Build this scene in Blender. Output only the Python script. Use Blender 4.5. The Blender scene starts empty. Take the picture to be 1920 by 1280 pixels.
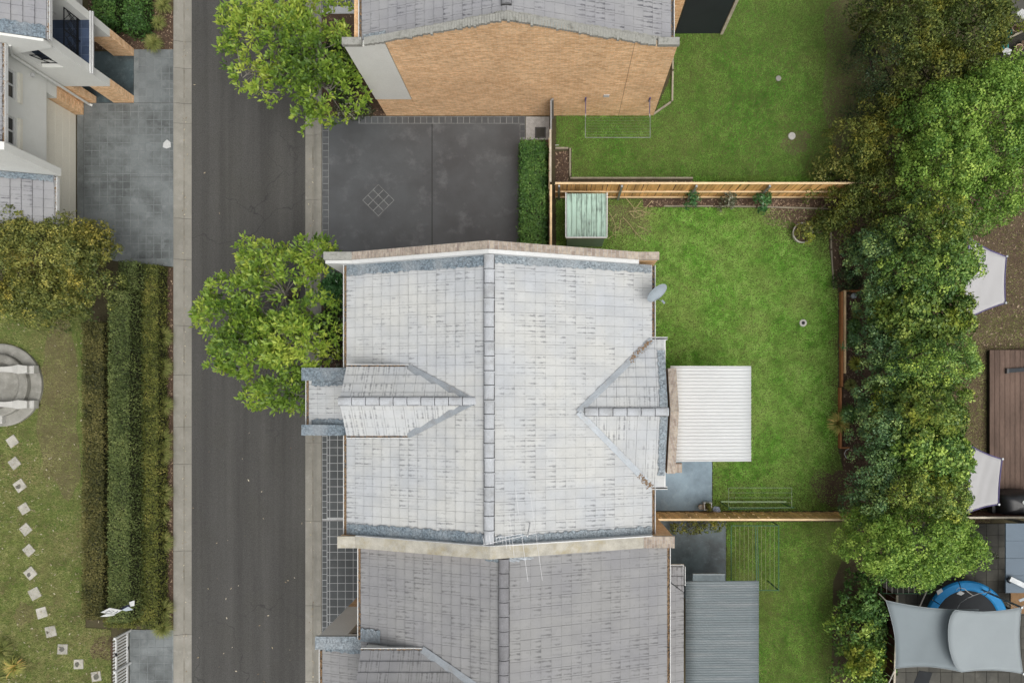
import bpy, math, random
import numpy as np
from mathutils import Vector, Matrix

random.seed(7)
RNG = np.random.default_rng(11)
R = math.radians

# ------------------------------------------------------------------ camera, sky, sun, exposure
# Drone hovering 27.8 m above the lawns and looking straight down; 46 photograph pixels are one metre on the ground.
H, S, CX, CY = 27.8, 46.0, 1040.0, 749.0
F = H * S
scene = bpy.context.scene
col = scene.collection

cam_data = bpy.data.cameras.new('drone_camera')
cam = bpy.data.objects.new('drone_camera', cam_data)
col.objects.link(cam)
cam.location = (0, 0, H)
cam_data.sensor_fit = 'HORIZONTAL'
cam_data.sensor_width = 36.0
cam_data.lens = F / 1920 * 36.0
cam_data.shift_x = (960 - CX) / 1920
cam_data.shift_y = (CY - 640) / 1920
cam_data.clip_end = 500
scene.camera = cam

SUN_ELEV, SUN_AZ = R(65), R(140)          # azimuth clockwise from +Y
world = bpy.data.worlds.new('World')
scene.world = world
world.use_nodes = True
wn, wl = world.node_tree.nodes, world.node_tree.links
wn.clear()
sky = wn.new('ShaderNodeTexSky'); sky.sky_type = 'NISHITA'
sky.sun_disc = False
sky.sun_elevation = SUN_ELEV
sky.sun_rotation = SUN_AZ
sky.air_density = 1.0
sky.dust_density = 6.0
sky.ozone_density = 0.6
veil = wn.new('ShaderNodeHueSaturation')   # a bright grey cloud cover takes the blue out of the skylight
veil.inputs['Saturation'].default_value = 0.22
bg = wn.new('ShaderNodeBackground'); bg.inputs['Strength'].default_value = 0.15
wo = wn.new('ShaderNodeOutputWorld')
wl.new(sky.outputs[0], veil.inputs['Color']); wl.new(veil.outputs[0], bg.inputs['Color']); wl.new(bg.outputs[0], wo.inputs['Surface'])

sun_data = bpy.data.lights.new('sun', 'SUN')
sun_data.energy = 1.15
sun_data.angle = R(60)
sun_data.color = (1.0, 0.965, 0.91)
sun = bpy.data.objects.new('sun', sun_data)
col.objects.link(sun)
sd = Vector((math.sin(SUN_AZ) * math.cos(SUN_ELEV), math.cos(SUN_AZ) * math.cos(SUN_ELEV), math.sin(SUN_ELEV)))
sun.rotation_euler = sd.to_track_quat('Z', 'Y').to_euler()
sun.location = (0, 0, 40)

vs = scene.view_settings
scene.display_settings.display_device = 'sRGB'
vs.view_transform = 'Standard'
vs.look = 'None'
vs.exposure = 0.08
vs.gamma = 1.0
vs.use_curve_mapping = False
scene.render.film_transparent = False
scene.cycles.max_bounces = 6
scene.cycles.use_denoising = True
scene.cycles.denoising_input_passes = 'RGB_ALBEDO_NORMAL'
scene.cycles.denoising_prefilter = 'ACCURATE'
scene.cycles.transparent_max_bounces = 8

# ------------------------------------------------------------------ helpers
def W(px, py, z=0.0):
    """A point of the place from its spot in the survey photograph and its height above the lawn."""
    k = (H - z) / F
    return Vector(((px - CX) * k, (CY - py) * k, z))
def WX(px, z=0.0): return (px - CX) * (H - z) / F
def WY(py, z=0.0): return (CY - py) * (H - z) / F

WL = {}
def wloc(o):
    return WL.get(o.name, Vector((0, 0, 0))) if o else Vector((0, 0, 0))

def tag(o, label=None, cat=None, group=None, kind=None):
    if label: o['label'] = label
    if cat: o['category'] = cat
    if group: o['group'] = group
    if kind: o['kind'] = kind
    return o

def empty(name, loc=(0, 0, 0), label=None, cat=None, group=None, kind=None, parent=None):
    o = bpy.data.objects.new(name, None)
    o.empty_display_size = 0.3
    col.objects.link(o)
    loc = Vector(loc)
    o.parent = parent
    o.location = loc - wloc(parent)
    WL[o.name] = loc
    return tag(o, label, cat, group, kind)

class MB:
    def __init__(s):
        s.v, s.f, s.uv = [], [], []
        s.has_uv = False
    def add(s, vs_, fs, uvs=None):
        b = len(s.v)
        s.v += [tuple(p) for p in vs_]
        for k, f in enumerate(fs):
            s.f.append(tuple(i + b for i in f))
            if uvs: s.has_uv = True
            s.uv.append(uvs[k] if uvs else None)
        return s
    def hexa(s, lo, hi):
        return s.add(list(lo) + list(hi), [(3, 2, 1, 0), (4, 5, 6, 7), (0, 1, 5, 4), (1, 2, 6, 5), (2, 3, 7, 6), (3, 0, 4, 7)])
    def box(s, x0, x1, y0, y1, z0, z1):
        if x0 > x1: x0, x1 = x1, x0
        if y0 > y1: y0, y1 = y1, y0
        return s.hexa([(x0, y0, z0), (x1, y0, z0), (x1, y1, z0), (x0, y1, z0)], [(x0, y0, z1), (x1, y0, z1), (x1, y1, z1), (x0, y1, z1)])
    def bbox(s, x0, x1, y0, y1, z0, z1, b=0.01):
        """box with chamfered top edges"""
        if x0 > x1: x0, x1 = x1, x0
        if y0 > y1: y0, y1 = y1, y0
        v = [(x0, y0, z0), (x1, y0, z0), (x1, y1, z0), (x0, y1, z0),
             (x0, y0, z1 - b), (x1, y0, z1 - b), (x1, y1, z1 - b), (x0, y1, z1 - b),
             (x0 + b, y0 + b, z1), (x1 - b, y0 + b, z1), (x1 - b, y1 - b, z1), (x0 + b, y1 - b, z1)]
        f = [(3, 2, 1, 0), (8, 9, 10, 11)]
        for i in range(4):
            j = (i + 1) % 4
            f += [(i, j, j + 4, i + 4), (i + 4, j + 4, j + 8, i + 8)]
        return s.add(v, f)
    def prism(s, poly, z0, z1):
        n = len(poly)
        a = sum(poly[i][0] * poly[(i + 1) % n][1] - poly[(i + 1) % n][0] * poly[i][1] for i in range(n))
        if a < 0: poly = poly[::-1]
        z0s = z0 if callable(z0) else (lambda x, y: z0)
        z1s = z1 if callable(z1) else (lambda x, y: z1)
        v = [(p[0], p[1], z0s(p[0], p[1])) for p in poly] + [(p[0], p[1], z1s(p[0], p[1])) for p in poly]
        f = [tuple(range(n - 1, -1, -1)), tuple(range(n, 2 * n))] + [(i, (i + 1) % n, (i + 1) % n + n, i + n) for i in range(n)]
        return s.add(v, f)
    def prism_y(s, poly, y0, y1):
        """poly of (x, z), extruded along y"""
        n = len(poly)
        a = sum(poly[i][0] * poly[(i + 1) % n][1] - poly[(i + 1) % n][0] * poly[i][1] for i in range(n))
        if a < 0: poly = poly[::-1]
        if y0 > y1: y0, y1 = y1, y0
        v = [(p[0], y0, p[1]) for p in poly] + [(p[0], y1, p[1]) for p in poly]
        f = [tuple(range(n)), tuple(range(2 * n - 1, n - 1, -1))] + [((i + 1) % n, i, i + n, (i + 1) % n + n) for i in range(n)]
        return s.add(v, f)
    def tube(s, pts, r, n=6, cap=True):
        pts = [Vector(p) for p in pts]
        rs = r if isinstance(r, (list, tuple)) else [r] * len(pts)
        vv, ff = [], []
        for k, p in enumerate(pts):
            t = (pts[min(k + 1, len(pts) - 1)] - pts[max(k - 1, 0)])
            if t.length < 1e-9: t = Vector((0, 0, 1))
            t.normalize()
            a = Vector((0, 0, 1)) if abs(t.z) < 0.9 else Vector((1, 0, 0))
            e1 = t.cross(a).normalized(); e2 = t.cross(e1)
            for i in range(n):
                q = 2 * math.pi * i / n
                vv.append(p + (e1 * math.cos(q) + e2 * math.sin(q)) * rs[k])
        for k in range(len(pts) - 1):
            for i in range(n):
                j = (i + 1) % n
                ff.append((k * n + i, (k + 1) * n + i, (k + 1) * n + j, k * n + j))
        if cap:
            ff.append(tuple(range(n))); ff.append(tuple(range((len(pts) - 1) * n + n - 1, (len(pts) - 1) * n - 1, -1)))
        return s.add(vv, ff)
    def lathe(s, prof, c, n=24, a0=0.0, a1=2 * math.pi, sx=1.0, sy=1.0):
        full = abs(a1 - a0 - 2 * math.pi) < 1e-6
        m = n if full else n + 1
        vv, ff = [], []
        for (r, z) in prof:
            for i in range(m):
                q = a0 + (a1 - a0) * i / n
                vv.append((c[0] + r * sx * math.cos(q), c[1] + r * sy * math.sin(q), c[2] + z))
        for k in range(len(prof) - 1):
            for i in range(n):
                j = (i + 1) % m
                ff.append((k * m + i, k * m + j, (k + 1) * m + j, (k + 1) * m + i))
        return s.add(vv, ff)
    def bar(s, a, b, w, h):
        """square bar from a to b, w wide, h high (centred)"""
        a, b = Vector(a), Vector(b)
        t = (b - a).normalized()
        up = Vector((0, 0, 1)) if abs(t.z) < 0.95 else Vector((0, 1, 0))
        e = t.cross(up).normalized() * (w / 2)
        u = e.cross(t).normalized() * (h / 2)
        return s.hexa([a - e - u, a + e - u, b + e - u, b - e - u], [a - e + u, a + e + u, b + e + u, b - e + u])
    def mesh(s, name, mat, off=Vector((0, 0, 0)), smooth=False):
        me = bpy.data.meshes.new(name)
        me.from_pydata([(p[0] - off.x, p[1] - off.y, p[2] - off.z) for p in s.v], [], s.f)
        if s.has_uv:
            l = me.uv_layers.new(name='UVMap')
            flat = []
            for k, f in enumerate(s.f):
                u = s.uv[k] or [(0.5, 0.5)] * len(f)
                for c in u: flat += [c[0], c[1]]
            l.data.foreach_set('uv', flat)
        if mat: me.materials.append(mat)
        if smooth: me.polygons.foreach_set('use_smooth', [True] * len(me.polygons))
        me.update()
        return me
    def build(s, name, mat, parent=None, smooth=False, label=None, cat=None, group=None, kind=None, origin=None):
        off = Vector(origin) if origin is not None else wloc(parent)
        o = bpy.data.objects.new(name, s.mesh(name, mat, off, smooth))
        col.objects.link(o)
        o.parent = parent
        o.location = off - wloc(parent)
        WL[o.name] = off
        return tag(o, label, cat, group, kind)

def link_mesh(name, me, parent, loc, rot=None):
    o = bpy.data.objects.new(name, me)
    col.objects.link(o)
    o.parent = parent
    if rot is None: o.location = Vector(loc) - wloc(parent)
    else: o.matrix_local = Matrix.Translation(Vector(loc) - wloc(parent)) @ rot.to_4x4()
    return o

def fast_mesh(name, verts, quads, mat, tone=None, parent=None, off=None, nrm_smooth=False):
    """verts (n,3), quads (m,4) numpy; tone (n,)"""
    off = np.array(wloc(parent) if off is None else off)
    verts = (verts - off).astype(np.float32)
    me = bpy.data.meshes.new(name)
    k = quads.shape[1]
    me.vertices.add(len(verts)); me.vertices.foreach_set('co', verts.ravel())
    me.loops.add(quads.size); me.loops.foreach_set('vertex_index', quads.astype(np.int32).ravel())
    me.polygons.add(len(quads))
    me.polygons.foreach_set('loop_start', np.arange(0, quads.size, k, dtype=np.int32))
    me.polygons.foreach_set('loop_total', np.full(len(quads), k, dtype=np.int32))
    if tone is not None:
        a = me.attributes.new('tone', 'FLOAT', 'POINT')
        a.data.foreach_set('value', tone.astype(np.float32))
    me.update(calc_edges=True)
    me.materials.append(mat)
    o = bpy.data.objects.new(name, me)
    col.objects.link(o)
    o.parent = parent
    o.location = Vector(off) - wloc(parent)
    WL[o.name] = Vector(off)
    return o

def in_poly(x, y, poly):
    ins = np.zeros(len(x), bool)
    n = len(poly)
    for i in range(n):
        x0, y0 = poly[i]; x1, y1 = poly[(i + 1) % n]
        c = ((y0 > y) != (y1 > y)) & (x < (x1 - x0) * (y - y0) / ((y1 - y0) if y1 != y0 else 1e-9) + x0)
        ins ^= c
    return ins

def vnoise(x, y, scale, seed=0):
    """cheap smooth 2-D value noise in 0..1"""
    x, y = x * scale + seed * 17.3, y * scale - seed * 9.1
    xi, yi = np.floor(x).astype(np.int64), np.floor(y).astype(np.int64)
    fx, fy = x - xi, y - yi
    fx, fy = fx * fx * (3 - 2 * fx), fy * fy * (3 - 2 * fy)
    def h(a, b):
        n = (a * 374761393 + b * 668265263 + seed * 1442695) & 0x7fffffff
        n = ((n ^ (n >> 13)) * 1274126177) & 0x7fffffff
        return ((n ^ (n >> 16)) & 0xffff) / 65535.0
    return (h(xi, yi) * (1 - fx) + h(xi + 1, yi) * fx) * (1 - fy) + (h(xi, yi + 1) * (1 - fx) + h(xi + 1, yi + 1) * fx) * fy

# ------------------------------------------------------------------ materials
class NT:
    def __init__(s, name):
        s.m = bpy.data.materials.new(name); s.m.use_nodes = True
        s.t = s.m.node_tree; s.n = s.t.nodes; s.l = s.t.links
        s.n.clear()
        s.out = s.n.new('ShaderNodeOutputMaterial')
    def new(s, t, **k):
        n = s.n.new('ShaderNode' + t)
        for a, b in k.items(): setattr(n, a, b)
        return n
    def link(s, a, b): s.l.new(a, b)
    def val(s, sock, v):
        if hasattr(v, 'is_linked') or hasattr(v, 'links'): s.l.new(v, sock)
        else: sock.default_value = v
    def pos(s, stretch=(1, 1, 1), rot=0.0):
        g = s.new('NewGeometry')
        mp = s.new('Mapping'); mp.inputs['Scale'].default_value = stretch; mp.inputs['Rotation'].default_value = (0, 0, rot)
        s.link(g.outputs['Position'], mp.inputs['Vector'])
        return mp.outputs[0]
    def noise(s, vec, scale, detail=4, rough=0.6):
        n = s.new('TexNoise'); n.inputs['Scale'].default_value = scale; n.inputs['Detail'].default_value = detail; n.inputs['Roughness'].default_value = rough
        s.link(vec, n.inputs['Vector']); return n.outputs['Fac']
    def ramp(s, fac, stops):
        r = s.new('ValToRGB'); e = r.color_ramp.elements
        while len(e) < len(stops): e.new(0.5)
        for i, (p, c) in enumerate(stops):
            e[i].position = p
            e[i].color = (c, c, c, 1) if not isinstance(c, (tuple, list)) else (*c, 1)
        s.link(fac, r.inputs['Fac']); return r.outputs['Color']
    def mix(s, fac, a, b, mode='MIX'):
        m = s.new('Mix', data_type='RGBA', blend_type=mode)
        s.val(m.inputs[0], fac)
        for i, v in ((6, a), (7, b)):
            if isinstance(v, tuple): m.inputs[i].default_value = (*v, 1) if len(v) == 3 else v
            else: s.link(v, m.inputs[i])
        return m.outputs[2]
    def math(s, op, a, b=0.0, c=None):
        m = s.new('Math', operation=op)
        s.val(m.inputs[0], a); s.val(m.inputs[1], b)
        if c is not None: s.val(m.inputs[2], c)
        return m.outputs[0]
    def attr(s, name):
        a = s.new('Attribute', attribute_name=name); return a.outputs['Fac']
    def rnd(s):
        return s.new('ObjectInfo').outputs['Random']
    def bsdf(s, color, rough=0.8, metal=0.0, spec=0.3, bump=None, bstr=0.3, bdist=0.02, alpha=None, trans=0.0):
        p = s.new('BsdfPrincipled')
        if isinstance(color, tuple): p.inputs['Base Color'].default_value = (*color, 1)
        else: s.link(color, p.inputs['Base Color'])
        s.val(p.inputs['Roughness'], rough); p.inputs['Metallic'].default_value = metal
        p.inputs['Specular IOR Level'].default_value = spec
        if bump is not None:
            b = s.new('Bump'); b.inputs['Strength'].default_value = bstr; b.inputs['Distance'].default_value = bdist
            s.link(bump, b.inputs['Height']); s.link(b.outputs[0], p.inputs['Normal'])
        sh = p.outputs[0]
        if trans:
            tr = s.new('BsdfTranslucent')
            if isinstance(color, tuple): tr.inputs['Color'].default_value = (*color, 1)
            else: s.link(color, tr.inputs['Color'])
            mx = s.new('MixShader'); mx.inputs[0].default_value = trans
            s.link(sh, mx.inputs[1]); s.link(tr.outputs[0], mx.inputs[2]); sh = mx.outputs[0]
        s.link(sh, s.out.inputs['Surface'])
        return s.m

def sc3(c, k): return tuple(min(1.0, x * k) for x in c)

def mottled(name, c, var=0.25, scale=1.5, fine=30.0, rough=0.85, stretch=(1, 1, 1), spec=0.25, bstr=0.25, metal=0.0, dirt=None, dirt_amt=0.5, dirt_scale=2.5, rand=0.0, bd=0.01, finevar=0.2, trans=0.0):
    """one colour with broad and fine variation, optional dirt patches and per-object variation"""
    t = NT(name)
    p = t.pos(stretch)
    big = t.noise(p, scale, 5); fn = t.noise(p, fine, 3)
    c1 = t.mix(t.ramp(big, [(0.3, 0.0), (0.7, 1.0)]), sc3(c, 1 - var), sc3(c, 1 + var))
    c2 = t.mix(t.ramp(fn, [(0.3, 0.0), (0.7, 1.0)]), sc3((1, 1, 1), 1 - finevar), (1.0, 1.0, 1.0))
    colr = t.mix(1.0, c1, c2, 'MULTIPLY')
    if rand:
        k = t.math('MULTIPLY_ADD', t.rnd(), 2 * rand, 1 - rand)
        g = t.new('CombineColor'); [t.link(k, g.inputs[i]) for i in range(3)]
        colr = t.mix(1.0, colr, g.outputs[0], 'MULTIPLY')
    if dirt:
        d = t.noise(p, dirt_scale, 7, 0.7)
        colr = t.mix(t.math('MULTIPLY', t.ramp(d, [(0.5, 0.0), (0.66, 1.0)]), dirt_amt), colr, dirt)
    return t.bsdf(colr, rough, metal, spec, fn, bstr, bd, trans=trans)

def m_tile(name, c, dark=(0.09, 0.09, 0.085), stain=0.75, warm=0.0):
    t = NT(name)
    uv = t.new('UVMap').outputs[0]
    fr = t.new('VectorMath', operation='FRACTION'); t.link(uv, fr.inputs[0])
    fl = t.new('VectorMath', operation='FLOOR'); t.link(uv, fl.inputs[0])
    sx = t.new('SeparateXYZ'); t.link(fr.outputs[0], sx.inputs[0])
    wn_ = t.new('TexWhiteNoise', noise_dimensions='2D'); t.link(fl.outputs[0], wn_.inputs['Vector'])
    r1 = t.math('ADD', wn_.outputs['Value'], t.rnd())
    r1 = t.math('FRACT', r1)
    p = t.pos(); ps = t.pos((4.0, 10.0, 2.0)); pb = t.pos((0.95, 0.55, 0.3))
    tonev = t.math('MULTIPLY_ADD', r1, 0.07, 0.965)
    g = t.new('CombineColor'); [t.link(tonev, g.inputs[i]) for i in range(3)]
    base = t.mix(t.ramp(t.noise(p, 0.55, 3), [(0.35, 0.0), (0.65, 1.0)]), sc3(c, 0.93), (min(1, c[0] * (1.05 + warm)), min(1, c[1] * 1.045), min(1, c[2] * (1.0 - warm))))
    base = t.mix(1.0, base, g.outputs[0], 'MULTIPLY')
    fine = t.noise(p, 45, 4)
    base = t.mix(1.0, base, t.ramp(fine, [(0.25, 0.86), (0.7, 1.0)]), 'MULTIPLY')
    # lichen and soot streaks that run down each tile's pans, in patches
    # (two pans per tile; each streak starts at the lap and fades up the tile)
    pan = t.ramp(t.math('ABSOLUTE', t.math('SUBTRACT', t.math('FRACT', t.math('MULTIPLY', sx.outputs[0], 2.0)), 0.5)), [(0.05, 1.0), (0.30, 0.0)])
    st = t.math('ADD', t.math('MULTIPLY', pan, 0.22), t.noise(ps, 1.7, 6, 0.8))
    st = t.ramp(t.math('SUBTRACT', st, t.math('MULTIPLY', sx.outputs[1], 0.16)), [(0.51, 0.0), (0.69, 1.0)])
    mask = t.ramp(t.noise(pb, 1.0, 5, 0.7), [(0.43, 0.03), (0.55, 1.0)])
    tmask = t.ramp(r1, [(0.25, 0.08), (0.55, 1.0)])
    k = t.math('MULTIPLY', t.math('MULTIPLY', st, mask), t.math('MULTIPLY', tmask, stain))
    base = t.mix(k, base, dark)
    film = t.math('MULTIPLY', t.ramp(t.noise(t.pos((1.5, 1.5, 1)), 1.0, 6, 0.72), [(0.45, 0.0), (0.65, 1.0)]), 0.16)
    base = t.mix(film, base, sc3(c, 0.45))
    # lip shade painted along the lap, grime along the side joints
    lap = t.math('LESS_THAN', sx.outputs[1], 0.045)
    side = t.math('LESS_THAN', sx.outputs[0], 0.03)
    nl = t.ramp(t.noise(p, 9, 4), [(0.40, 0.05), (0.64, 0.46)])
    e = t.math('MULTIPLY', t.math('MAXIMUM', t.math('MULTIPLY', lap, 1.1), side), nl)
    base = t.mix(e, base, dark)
    return t.bsdf(base, 0.85, 0, 0.25, fine, 0.2, 0.006)

def m_brick(name, c1, c2, mortar, flat=False, scale=1.0):
    t = NT(name)
    g = t.new('NewGeometry'); s3 = t.new('SeparateXYZ'); t.link(g.outputs['Position'], s3.inputs[0])
    cb = t.new('CombineXYZ')
    if flat:
        t.link(s3.outputs[1], cb.inputs[0]); t.link(t.math('ADD', s3.outputs[0], s3.outputs[2]), cb.inputs[1])
    else:
        t.link(t.math('ADD', s3.outputs[0], s3.outputs[1]), cb.inputs[0]); t.link(s3.outputs[2], cb.inputs[1])
    b = t.new('TexBrick', offset=0.5)
    b.inputs['Scale'].default_value = 1.0
    b.inputs['Mortar Size'].default_value = 0.006
    b.inputs['Brick Width'].default_value = 0.24 * scale; b.inputs['Row Height'].default_value = 0.086 * scale
    b.inputs['Bias'].default_value = -0.1
    b.inputs['Color1'].default_value = (*c1, 1); b.inputs['Color2'].default_value = (*c2, 1); b.inputs['Mortar'].default_value = (*mortar, 1)
    t.link(cb.outputs[0], b.inputs['Vector'])
    p = t.pos()
    n = t.noise(p, 0.6, 4); fn = t.noise(t.pos((4.2, 4.2, 12)), 1.7, 5, 0.75)
    cc = t.mix(1.0, b.outputs['Color'], t.ramp(n, [(0.3, 0.84), (0.7, 1.05)]), 'MULTIPLY')
    cc = t.mix(1.0, cc, t.ramp(fn, [(0.38, 0.74), (0.58, 1.08)]), 'MULTIPLY')
    hgt = t.math('SUBTRACT', 1.0, b.outputs['Fac'])
    return t.bsdf(cc, 0.9, 0, 0.2, hgt, 0.5, 0.006)

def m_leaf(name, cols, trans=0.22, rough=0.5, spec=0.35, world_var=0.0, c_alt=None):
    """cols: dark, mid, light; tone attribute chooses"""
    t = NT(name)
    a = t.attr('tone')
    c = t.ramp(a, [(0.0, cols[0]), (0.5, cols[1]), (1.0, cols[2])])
    if c_alt:
        n = t.noise(t.pos(), world_var or 0.5, 3)
        c = t.mix(t.ramp(n, [(0.46, 0.0), (0.62, 1.0)]), c, t.mix(1.0, c, c_alt, 'MULTIPLY'))
    return t.bsdf(c, rough, 0, spec, trans=trans)

def m_grass(name, cols, dry, dry_amt=0.6, scale=0.35, soil=None, soil_amt=0.0):
    t = NT(name)
    a = t.attr('tone')
    c = t.ramp(a, [(0.0, cols[0]), (0.5, cols[1]), (1.0, cols[2])])
    n = t.noise(t.pos(), scale, 5, 0.65); n2 = t.noise(t.pos(), scale * 7, 3)
    k = t.math('MULTIPLY', t.ramp(t.math('ADD', t.math('MULTIPLY', n, 0.75), t.math('MULTIPLY', n2, 0.25)), [(0.42, 0.0), (0.62, 1.0)]), dry_amt)
    c = t.mix(k, c, dry)
    if soil:
        n3 = t.noise(t.pos(), 1.1, 5, 0.7)
        c = t.mix(t.math('MULTIPLY', t.ramp(n3, [(0.5, 0.0), (0.66, 1.0)]), soil_amt), c, soil)
    return t.bsdf(c, 0.75, 0, 0.15, trans=0.2)

def m_ground(name, a, b, c, scale=2.0, fine=40.0, bstr=0.6, rough=0.95):
    t = NT(name)
    p = t.pos()
    n = t.noise(p, scale, 6, 0.7); f = t.noise(p, fine, 4, 0.7); m = t.noise(p, scale * 6, 5, 0.65)
    k = t.mix(t.ramp(n, [(0.36, 0.0), (0.64, 1.0)]), a, b)
    k = t.mix(t.math('MULTIPLY', t.ramp(m, [(0.52, 0.0), (0.68, 1.0)]), 0.7), k, c)
    k = t.mix(1.0, k, t.ramp(f, [(0.3, 0.55), (0.65, 1.15)]), 'MULTIPLY')
    return t.bsdf(k, rough, 0, 0.15, f, bstr, 0.03)

def m_asphalt():
    t = NT('road_asphalt')
    p = t.pos()
    f = t.noise(p, 85, 3, 0.8); f2 = t.noise(p, 28, 4, 0.75); n = t.noise(t.pos((1.0, 0.12, 1)), 1.1, 5, 0.6); n2 = t.noise(p, 0.5, 5)
    c = t.mix(t.ramp(n, [(0.3, 0.0), (0.7, 1.0)]), (0.054, 0.053, 0.050), (0.070, 0.069, 0.064))
    c = t.mix(t.ramp(n2, [(0.45, 0.0), (0.7, 0.6)]), c, (0.056, 0.055, 0.048))
    c = t.mix(1.0, c, t.ramp(f2, [(0.3, 0.62), (0.7, 1.35)]), 'MULTIPLY')
    c = t.mix(t.ramp(f, [(0.55, 0.0), (0.68, 0.55)]), c, (0.14, 0.137, 0.13))
    c = t.mix(1.0, c, t.ramp(t.noise(t.pos((2.2, 0.05, 1)), 1.0, 3), [(0.35, 0.86), (0.65, 1.12)]), 'MULTIPLY')
    c = t.mix(t.ramp(t.noise(p, 2.2, 6, 0.75), [(0.6, 0.0), (0.75, 0.5)]), c, (0.045, 0.045, 0.043))
    v = t.new('TexVoronoi', feature='DISTANCE_TO_EDGE'); v.inputs['Scale'].default_value = 0.33
    wv = t.new('VectorMath', operation='ADD'); nz = t.new('TexNoise'); nz.inputs['Scale'].default_value = 1.3; t.link(p, nz.inputs['Vector'])
    t.link(p, wv.inputs[0]); t.link(nz.outputs['Color'], wv.inputs[1]); t.link(wv.outputs[0], v.inputs['Vector'])
    cr = t.math('MULTIPLY', t.ramp(v.outputs['Distance'], [(0.0, 1.0), (0.006, 0.0)]), t.ramp(t.noise(p, 0.22, 2), [(0.5, 0.0), (0.58, 0.7)]))
    c = t.mix(cr, c, (0.028, 0.028, 0.028))
    return t.bsdf(c, 0.88, 0, 0.3, f, 0.5, 0.01)

def m_slab(name, c, blotch, light, scale=1.0, amt=0.6, lamt=0.35, rand=0.0, rough=0.6):
    """stained concrete: dark tyre and damp blotches, pale scuffs"""
    t = NT(name)
    p = t.pos()
    n = t.noise(p, 0.75 * scale, 6, 0.62); n2 = t.noise(p, 2.3 * scale, 6, 0.7); f = t.noise(p, 60, 4, 0.7)
    k = t.mix(t.math('MULTIPLY', t.ramp(n, [(0.42, 0.0), (0.64, 1.0)]), amt), c, blotch)
    k = t.mix(t.math('MULTIPLY', t.ramp(n2, [(0.53, 0.0), (0.75, 1.0)]), lamt), k, light)
    k = t.mix(1.0, k, t.ramp(f, [(0.3, 0.82), (0.7, 1.1)]), 'MULTIPLY')
    if rand:
        kk = t.math('MULTIPLY_ADD', t.rnd(), 2 * rand, 1 - rand)
        g = t.new('CombineColor'); [t.link(kk, g.inputs[i]) for i in range(3)]
        k = t.mix(1.0, k, g.outputs[0], 'MULTIPLY')
    return t.bsdf(k, rough, 0, 0.35, f, 0.25, 0.006)

def m_wood(name, c, var=0.3, axis=(1, 1, 0.2), rand=0.18, rough=0.8):
    return mottled(name, c, var, 3.0, 24, rough, axis, 0.2, 0.3, rand=rand)

def m_flash(name, c):
    t = NT(name)
    p = t.pos()
    v = t.new('TexVoronoi'); v.inputs['Scale'].default_value = 13
    wv = t.new('VectorMath', operation='ADD'); nz = t.new('TexNoise'); nz.inputs['Scale'].default_value = 6; nz.inputs['Detail'].default_value = 4
    t.link(p, nz.inputs['Vector']); t.link(p, wv.inputs[0]); t.link(nz.outputs['Color'], wv.inputs[1]); t.link(wv.outputs[0], v.inputs['Vector'])
    n = t.noise(p, 16, 6, 0.75)
    k = t.mix(t.ramp(n, [(0.42, 0.0), (0.58, 1.0)]), sc3(c, 0.5), sc3(c, 1.15))
    k = t.mix(t.ramp(t.noise(p, 1.2, 4), [(0.45, 0.0), (0.65, 0.6)]), k, (0.40, 0.43, 0.45))
    hgt = t.math('ADD', n, v.outputs['Distance'])
    return t.bsdf(k, 0.5, 0.25, 0.4, hgt, 0.9, 0.03)

MT = {}
MT['asphalt'] = m_asphalt()
MT['kerb'] = m_slab('kerb_concrete', (0.255, 0.245, 0.212), (0.165, 0.158, 0.134), (0.35, 0.34, 0.31), 1.5, 0.5, 0.5, 0.06, 0.85)
MT['gutter_dirt'] = m_slab('gutter_stained_concrete', (0.245, 0.23, 0.195), (0.12, 0.112, 0.088), (0.30, 0.28, 0.24), 2.0, 0.7, 0.4, 0.05, 0.9)
MT['soil'] = m_ground('bare_soil', (0.090, 0.062, 0.042), (0.125, 0.092, 0.060), (0.065, 0.047, 0.032))
MT['subsoil'] = m_ground('base_soil', (0.075, 0.06, 0.038), (0.085, 0.08, 0.04), (0.065, 0.05, 0.032))
MT['mulch'] = m_ground('bark_mulch', (0.070, 0.046, 0.032), (0.100, 0.068, 0.048), (0.15, 0.11, 0.08), 3.0, 55)
MT['turf'] = m_ground('turf_thatch', (0.085, 0.135, 0.028), (0.125, 0.145, 0.045), (0.095, 0.085, 0.038), 0.7, 45)
MT['gravel'] = m_ground('white_gravel', (0.42, 0.41, 0.39), (0.55, 0.54, 0.52), (0.22, 0.21, 0.2), 6, 70, 0.9)
MT['drive_blue'] = m_slab('stencilled_concrete_blue', (0.160, 0.176, 0.177), (0.066, 0.073, 0.072), (0.245, 0.262, 0.265), 1.0, 0.85, 0.55, 0.06)
MT['grout_blue'] = mottled('stencil_joint_pale', (0.20, 0.218, 0.217), 0.25, 2, dirt=(0.11, 0.13, 0.13), dirt_amt=0.9)
MT['drive_dark'] = m_slab('driveway_charcoal', (0.080, 0.085, 0.089), (0.050, 0.050, 0.052), (0.165, 0.172, 0.178), 0.5, 0.75, 0.6)
MT['drive_dark_tile'] = m_slab('driveway_charcoal_tile', (0.082, 0.088, 0.092), (0.058, 0.058, 0.058), (0.15, 0.16, 0.165), 1.0, 0.6, 0.4, 0.12)
MT['grout_grey'] = mottled('border_joint_grey', (0.23, 0.235, 0.23), 0.2, 2, dirt=(0.09, 0.09, 0.09), dirt_amt=0.9, dirt_scale=1.2)
MT['porch_tile'] = m_slab('porch_tile_charcoal', (0.070, 0.078, 0.080), (0.050, 0.052, 0.052), (0.15, 0.16, 0.16), 1.0, 0.5, 0.4, 0.10)
MT['grout_light'] = mottled('porch_joint_pale', (0.42, 0.43, 0.43), 0.15, 2)
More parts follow.
